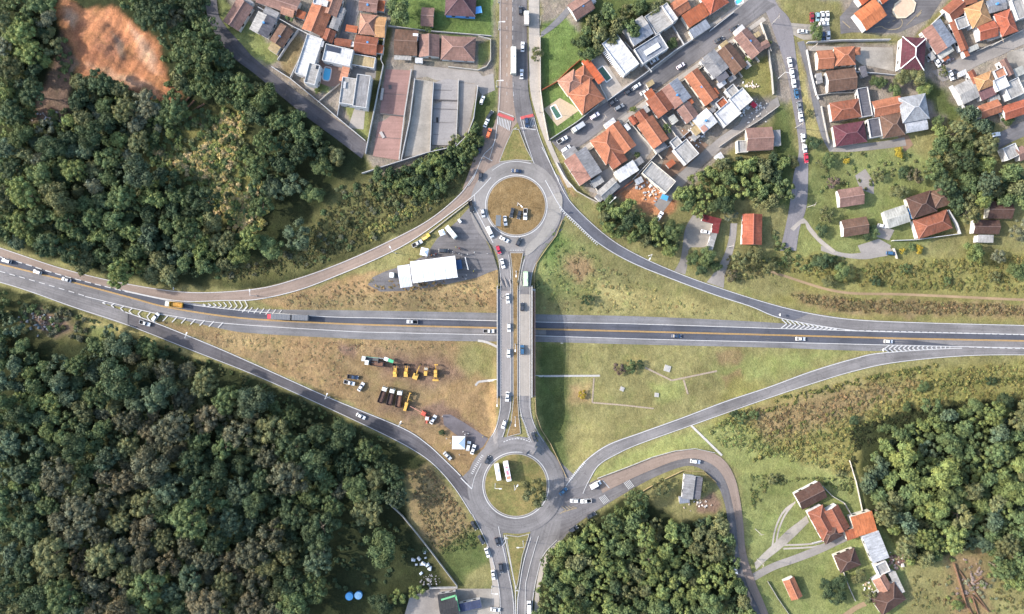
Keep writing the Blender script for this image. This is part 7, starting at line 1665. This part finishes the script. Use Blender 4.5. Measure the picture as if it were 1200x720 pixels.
for (a,b,t) in [((676,188),(706,232),'parcel wall between the half pink warehouse and the big orange hip'),((736,141),(776,186),'parcel wall beside the bright orange gabled house'),((762,121),(793,160),'parcel wall below the orange-edged terrace house'),((781,104),(812,146),'parcel wall at the striped terrace house'),((806,88),(838,124),'parcel wall between long orange terrace and striped house'),((823,72),(853,108),'parcel wall below the grey terrace roof'),((845,56),(870,90),'parcel wall between grey roof and weathered brown house'),((866,41),(890,72),'parcel wall between brown and pink gabled houses'),((892,26),(904,60),'parcel wall at the upper end of the terrace row')]:
    wall(t,[a,b],1.7,.2,'cream')
wall('low front wall along the pavement of the terrace row',[(690,177),(736,142),(768,118),(818,82),(870,44)],1.2,.2,'cream')
wall('white rim wall of the pool house terrace',[(703,62),(690,74),(712,117)],1.5,.2,'white')
wall('parcel wall between pool house and grey-blue house',[(732,49),(764,84)],2.2,.2,'white')
wall('parcel wall between grey concrete house and carport house',[(786,26),(802,52)],1.8,.2,'white')
wall('garden wall between the turreted and hipped houses',[(956,112),(975,109),(1002,108)],1.4,.2,'cream')
wall('garden wall behind the grey court of the purple roof',[(1001,62),(1003,84),(1030,86),(1050,88),(1062,80)],1.8,.2,'white')
# ruins and foundations
o = empty('ruined_house',W1(1135,690)); tag(o,'ruined brown house with broken walls and rubble at the lower right','ruin')
Xr,Yr,Zr = o.location
def rw(name,pts,h,w,mat,col=None):
    m = MB(); p = np.array(pts,float); X,Y,Z = W(p[:,0],p[:,1])
    for i in range(len(p)-1): m.bar((X[i]-Xr,Y[i]-Yr,Z[i]-Zr+h/2-.2),(X[i+1]-Xr,Y[i+1]-Yr,Z[i+1]-Zr+h/2-.2),w,h+.4)
    return m.build(name,mat,o,col)
for q in ([(1128,700),(1138,697),(1158,717)],[(1128,700),(1140,722)],[(1123,668),(1135,684),(1158,717)],[(1117,660),(1126,690),(1132,712)],[(1138,697),(1148,728)],[(1140,683),(1150,676)]): rw('wall',q,RNG.uniform(.5,1.3),.35,SOILW)
m = MB(); r = random.Random(4)
for i in range(60):
    x,y = r.gauss(1136,8),r.gauss(680,12)
    if not(1115<x<1160 and 650<y<715): continue
    X,Y,Z = W1(x,y); s = r.uniform(.25,.8); m.box(-s,s,-s*.6,s*.6,-.2,r.uniform(.2,.6),.1,.1,r.uniform(0,3),(X-Xr,Y-Yr))
    for k in range(len(m.v)-8,len(m.v)): v=m.v[k]; m.v[k]=(v[0],v[1],v[2]+Z-Zr)
q = m.build('rubble',plain('rubble_stone',S(160,142,132),.95,var=.5,scale=.3),o); q['kind']='stuff'
o2 = empty('old_foundation',W1(217,122)); tag(o2,'row of old concrete foundations at the foot of the knobbly trees','foundation')
for a,b in (((205,134),(224,112)),((212,136),(228,118)),((226,130),(240,122)),((195,127),(206,118)),((222,137),(238,148))):
    m = MB(); A_=W1(*a); B_=W1(*b); L0=o2.location
    m.bar((A_[0]-L0.x,A_[1]-L0.y,A_[2]-L0.z+.2),(B_[0]-L0.x,B_[1]-L0.y,B_[2]-L0.z+.2),.6,.9); m.build('footing',SOILW,o2)
def junk(name,label,cat,c,sp,n,cols,smin,smax,seed):
    X0,Y0,Z0 = W1(*c); o = empty(name,(X0,Y0,Z0)); tag(o,label,cat); r = random.Random(seed); ms = {}
    for i in range(n):
        x,y = r.gauss(c[0],sp[0]),r.gauss(c[1],sp[1]); X,Y,Z = W1(x,y); s = r.uniform(smin,smax); k = r.randrange(len(cols)); m = ms.setdefault(k,MB()); n0=len(m.v)
        m.box(-s,s,-s*r.uniform(.4,.9),s*.7,-.15,s*r.uniform(.5,1.1),s*.3,s*.25,r.uniform(0,3),(X-X0,Y-Y0))
        for j in range(n0,len(m.v)): v=m.v[j]; m.v[j]=(v[0],v[1],v[2]+Z-Z0)
    for k,m in ms.items(): q=m.build(('sack','rubbish','scrap')[k%3],METAL,o,cols[k]); q['kind']='stuff'
junk('white_bag_pile','scattered white bags on the dark grass behind the fence','rubbish heap',(497,659),(6,5),12,[(.5,.5,.5),(.36,.4,.44)],.5,1.3,1)
junk('rubble_heap','pale rubble heap at the end of the fence by the workshop','rubble heap',(503,681),(5,4),45,[(.26,.25,.25),(.18,.17,.17)],.2,.6,2)
junk('scrap_heap','scattered scrap and white rubbish on the brown clearing below the highway','scrap heap',(48,376),(12,6),46,[(.22,.22,.22),(.10,.13,.14),(.14,.1,.08)],.25,.9,3)
junk('rubbish_heap','white rubbish at the bottom of the orange clearing path','rubbish heap',(58,138),(6,4),26,[(.45,.45,.45),(.3,.24,.2)],.25,.7,4)
junk('rubble_heap','rubble and broken boards on the yard below the white terrace houses','rubble heap',(882,128),(9,6),60,[(.35,.33,.31),(.5,.48,.46)],.2,.7,5)
junk('rubble_heap','white rubble on the vacant yellow plot','rubble heap',(880,100),(4,2.5),22,[(.62,.58,.54),(.5,.4,.33)],.2,.6,6)
junk('material_heap','building materials and boards on the orange building plot','building materials',(762,222),(8,7),55,[(.5,.46,.42),(.45,.24,.13),(.3,.3,.3)],.25,.9,7)
junk('clutter','household clutter beside the red-brown cottage in the back yards','clutter',(812,160),(8,6),50,[(.45,.42,.4),(.3,.2,.15),(.6,.6,.6)],.2,.7,8)
junk('scrap_yard','dark scrap timber stacked beside the pale barn','timber stack',(1048,657),(6,5),50,[(.12,.07,.055),(.2,.13,.1),(.4,.36,.33)],.3,1.0,9)
junk('clutter','yard clutter round the grey shack','clutter',(820,590),(7,4),26,[(.55,.5,.46),(.3,.25,.2)],.2,.6,10)
junk('clutter','mixed clutter in the yards beside the sandy street','clutter',(1104,70),(6,4),40,[(.55,.55,.55),(.25,.2,.2),(.4,.25,.2)],.2,.7,11)
junk('clutter','things lying in the yard of the lowest farm house','clutter',(1022,688),(6,6),26,[(.5,.48,.45),(.4,.28,.18)],.2,.6,12)
# banner, playground, mast
o = root_at('banner',446.5,420.5,8,'long green and white banner strung behind the parked trucks','banner')
part(o,'cloth',CLOTH,(.62,.66,.66),(),(),[((-6.5,0,1.6),(2.0,.3,1.6),.08,1.6)]); part(o,'green_band',CLOTH,(.08,.34,.18),(),(),[((-6.5,.12,2.55),(-1,.25,2.55),.08,.3),((3.4,.0,2.0),(6,-.6,2.0),1.5,.1)]); part(o,'white_flag',CLOTH,(.66,.72,.7),(),(),[((1.6,.4,2.1),(3.4,.0,2.1),1.6,.1)])
for x in (-6.5,-2,2,6): part(o,'post',METAL,(.3,.3,.3),(),[((x,0,-.3),(x,0,2.8),.06)])
o = root_at('planter',1059.5,9.5,-38,'beige octagonal planter bed on the playground asphalt','planter',up=.3)
n=8; R_=5.2
m = MB(); pts=[(R_*1.15*math.cos(math.pi*(i+.5)/4),R_*.85*math.sin(math.pi*(i+.5)/4)) for i in range(8)]
m.add([(x,y,.35) for x,y in pts]+[(x,y,-.2) for x,y in pts],[tuple(range(8))]+[(i,i+8,(i+1)%8+8,(i+1)%8) for i in range(8)]); m.build('rim',METAL,o,(.5,.42,.3))
m = MB(); m.add([(x*.86,y*.86,.40) for x,y in pts],[tuple(range(8))]); m.build('bed',METAL,o,(.45,.32,.22))
pg = [o for o in C.objects if o.name.startswith('paved_yard')][-1]
def court_lines():
    host = next(o for o in C.objects if o.name.startswith('paved_yard') and len(o.data.materials) and o.data.materials[0].name == 'old_street_asphalt')
    paint('court_line',[([(1025,33),(1033,31),(1037,34),(1044,35),(1052,34),(1057,30),(1057,24),(1052,20),(1044,19)],.9,0,0),([(1062,30),(1080,12)],.6,0,0),([(1040,27),(1052,23)],.7,3,3),([(1074,20),(1079,15)],1.4,0,0),([(987,25),(996,33)],1.0,0,0)],FADED,host,H,.16)
court_lines()

# ------------------------------------------------------------------ lamps and poles
def lamp_proto():
    o = empty('street_lamp',(0,0,-60))
    m = MB(); m.cyl((0,0,-.3),(0,0,8.6),.14,.09,8); m.build('pole',METAL,o,(.42,.42,.43))
    m = MB(); m.bar((0,0,8.5),(2.2,0,9.0),.13,.12); m.build('arm',METAL,o,(.5,.5,.5))
    m = MB(); m.box(1.9,3.0,-.24,.24,8.93,9.1,.05,.04); m.build('lamp_head',METAL,o,(.66,.66,.66))
    m = MB(); m.cyl((0,0,-.3),(0,0,.35),.28,.28,8); m.build('base',CONCRETE,o)
    return o
LP = lamp_proto(); first = True
LAMPS = [(584,3.5,0,'street lamp at the top left of the town avenue'),(584.5,35,0,'street lamp beside the fenced verge halfway up the avenue'),(582.5,102,0,'street lamp by the entrance of the warehouse yard'),
 (604.8,318.5,90,'street lamp on the median above the overpass'),(603.8,403.5,90,'street lamp on the median in the middle of the overpass'),(603.8,488.5,90,'street lamp on the median below the overpass'),
 (613,634,180,'street lamp at the right side of the south island'),(576.5,687,0,'street lamp at the workshop yard entrance'),(580.5,567,0,'street lamp at the left inside the lower island'),(603,569,-60,'street lamp in the middle of the lower island'),
 (386.5,465,-65,'street lamp halfway along the lower entry ramp'),(470,496.5,-60,'street lamp on the lower ramp near the grader'),(226.5,395.5,-65,'street lamp by the hatched end of the lower ramp'),
 (301,347,-90,'street lamp near the striped end of the upper ramp'),(464,297,-120,'street lamp on the upper ramp above the marquee'),(606.5,241,45,'street lamp at the middle of the upper island'),
 (713,240,-45,'street lamp on the verge below the terrace block'),(760,300,120,'street lamp by the leafy plot and the ramp'),(912,92,20,'street lamp leaning over the east street'),(583,466,90,'street lamp at the lower corner of the overpass'),
 (653,466,0,''),(626,402,0,'')]
for x,y,a,l in LAMPS:
    if not l: continue
    o = LP if first else copy_tree(LP); first = False
    X,Y,Z = W1(x,y,HR); o.location = (X,Y,Z+.1); o.rotation_euler.z = -math.radians(a); tag(o,l,'street lamp')
def pole_proto():
    o = empty('utility_pole',(0,0,-60)); m = MB(); m.cyl((0,0,-.3),(0,0,8.8),.16,.1,8); m.build('pole',CONCRETE,o)
    m = MB(); m.box(-.08,.08,-1.1,1.1,8.2,8.34); m.build('cross_arm',plain('pole_timber',(.2,.15,.11),.9),o)
    for y in (-.95,-.3,.3,.95): m = MB(); m.cyl((0,y,8.34),(0,y,8.55),.07,.05,6); m.build('insulator',METAL,o,(.5,.5,.5))
    return o
UP = pole_proto(); first = True
for x,y,a,l in [(668,203,20,'utility pole by the pavement below the half pink warehouse'),(707,142,-35,'utility pole on the kerb by the orange gabled house'),(818,77,-35,'utility pole on the kerb by the grey terrace roof'),(905,28,10,'utility pole at the upper corner of the town street'),
  (948,60,10,'utility pole at the head of the service lane'),(932,150,10,'utility pole on the grass below the parked line'),(946,243,30,'utility pole at the start of the concrete path'),(853,290,0,'utility pole between the two gravel drives'),(887,655,15,'utility pole by the farm lane mouth'),
  (632,132,0,'utility pole on the pavement at the zebra crossing'),(633,30,0,'utility pole on the pavement by the side street'),(255,32,25,'utility pole at the bend of the dark street'),(345,104,40,'utility pole on the dark street above the wood'),(1160,55,-25,'utility pole in front of the amber house'),(885,620,80,'utility pole on the outer bend of the hill road')]:
    o = UP if first else copy_tree(UP); first = False
    X,Y,Z = W1(x,y,HR); o.location = (X,Y,Z); o.rotation_euler.z = -math.radians(a); tag(o,l,'utility pole')
# traffic signs
def sign_proto():
    o = empty('road_sign',(0,0,-60)); m = MB(); m.cyl((0,0,-.2),(0,0,2.6),.05,.05,6); m.build('post',METAL,o,(.5,.5,.5)); m = MB(); m.box(-.04,.04,-.6,.6,1.9,2.7); m.build('panel',METAL,o,(.62,.62,.62)); return o
SP = sign_proto(); first = True
for x,y,a,l in [(604,152,80,'road sign at the tip of the avenue island'),(606,690,90,'road sign at the tip of the south island'),(607,512,90,'road sign at the lower end of the long median'),(657,248,45,'road sign at the tip of the bright field'),(184,377,0,'road sign at the split of the lower ramp'),(912,369,0,'road sign at the upper merge nose'),(1032,410,0,'road sign at the lower merge nose'),(658,402,90,'road sign in the overpass shadow'),(206,338.5,0,'road sign on the outer side of the upper ramp'),(594,629,90,'road sign at the wide end of the south island')]:
    o = SP if first else copy_tree(SP); first = False
    X,Y,Z = W1(x,y,HR); o.location = (X,Y,Z); o.rotation_euler.z = -math.radians(a); tag(o,l,'road sign')

# ------------------------------------------------------------------ people, a couple of pixels each
def person_mesh(stride):
    v = [(0,0,.95),(0,0,1.18),(0,0,1.42),(0,0,1.52),(0,0,1.66),(-.0,.11,.9),(stride,.12,.48),(stride*.6,.12,.06),(stride*.6+.14,.12,.03),(0,-.11,.9),(-stride,-.12,.48),(-stride*1.6,-.12,.06),(-stride*1.6+.14,-.12,.03),
         (0,.2,1.4),(-stride*.5,.27,1.12),(stride*.1+.08,.27,.88),(0,-.2,1.4),(stride*.5,-.27,1.12),(stride*.7+.08,-.27,.88)]
    e = [(0,1),(1,2),(2,3),(3,4),(0,5),(5,6),(6,7),(7,8),(0,9),(9,10),(10,11),(11,12),(2,13),(13,14),(14,15),(2,16),(16,17),(17,18)]
    rad = [.15,.15,.16,.07,.115,.1,.07,.05,.045,.1,.07,.05,.045,.07,.05,.04,.07,.05,.04]
    me = bpy.data.meshes.new('body'); bm = bmesh.new(); sk = bm.verts.layers.skin.verify()
    bv = [bm.verts.new(p) for p in v]
    for a,b in e: bm.edges.new((bv[a],bv[b]))
    for i,p in enumerate(bv): p[sk].radius = (rad[i],rad[i]); p[sk].use_root = i == 0
    bm.to_mesh(me); bm.free()
    t = bpy.data.objects.new('skin_source',me); C.objects.link(t)
    t.modifiers.new('skin','SKIN'); sb = t.modifiers.new('sub','SUBSURF'); sb.levels = 1; sb.render_levels = 1
    dg = bpy.context.evaluated_depsgraph_get(); dg.update()
    out = bpy.data.meshes.new_from_object(t.evaluated_get(dg)); bpy.data.objects.remove(t)
    out.materials.clear(); out.materials.append(CLOTH); return out
PM = [person_mesh(.02), person_mesh(.18)]
SKIN = plain('skin',(.35,.2,.13),.6); HAIRM = plain('dark_hair',(.03,.02,.015),.7)
mh = MB(); mh.add([tuple(Vector(p)*.115+Vector((-.01,0,1.70))) for p in ico()[0]],[tuple(f) for f in ico()[1]]); HAIR = new_mesh('hair',mh.v,mh.f,HAIRM)
mt = MB(); mt.box(-.075,.075,-.12,.12,.88,1.0) 
TR = new_mesh('trousers',[(x*1.0,y,z) for x,y,z in mt.v],mt.f,CLOTH)
CC = [('white',(.6,.6,.6)),('dark',(.03,.03,.035)),('red',(.4,.05,.04)),('yellow',(.6,.5,.08)),('blue',(.05,.1,.3)),('orange',(.6,.2,.04))]
def person(px,py,k,label,group=None):
    X,Y,Z = W1(px,py,HR); o = link('person',PM[RNG.randrange(2)],None,CC[k][1]); o.location = (X,Y,Z+.1); o.rotation_euler.z = RNG.uniform(0,6.28); o.scale=(1.05,)*3
    tag(o,label,'person',group); link('hair',HAIR,o); return o
for i,(x,y,k) in enumerate([(503,300,0),(506,299.5,5),(509,299,0),(511,298,2),(500,302,0),(493,305,1),(480,304,2),(526,296,1),(531,297,0),(534.5,296.5,1),(538,297.5,0),(541,299,0),(544,299,1),(548,298,0),(540,302,1)]):
    person(x,y,k,'person in %s clothes standing along the upper side of the marquee'%CC[k][0],'people above the marquee')
for i,(x,y,k) in enumerate([(534.5,290,3),(538.5,291.5,2),(540,293,1),(531,295,0)]): person(x,y,k,('person in yellow among the group in the gravel car park','person in red among the group in the gravel car park','person in dark clothes beside the one in red in the car park','person in white at the edge of the car park group')[i])
for i,(x,y,k) in enumerate([(555,318,3),(556.5,316,0),(546.5,322.5,0),(546,327,0),(542.5,325,1),(549,314,0)]): person(x,y,k,'person in %s clothes on the tarmac behind the stage'%CC[k][0],'people behind the stage')
for x,y,k,l in [(556,296,0,'person in white walking alone across the gravel car park'),(571.5,297.5,0,'person in white at the kerb by the overpass approach'),(543,505.8,0,'person in white above the gazebo on the gravel track'),(545,509,0,'person in white nearest the gazebo corner'),(549,508,0,'person in white right of the gazebo pair'),(523.5,513.7,0,'person in white left of the gazebo'),(518.6,488,0,'person in white at the top of the gravel track'),(566,511.7,3,'person in pale clothes by the roadside near the gazebo'),(528,519,0,'person in white touching the gazebo side'),(587,349.5,0,'person in white on the overpass walkway beside a white car'),(590,347.5,0,'second person in white at the overpass corner'),(538.5,532.5,0,'person in white on the dry grass below the gazebo')]: person(x,y,k,l)
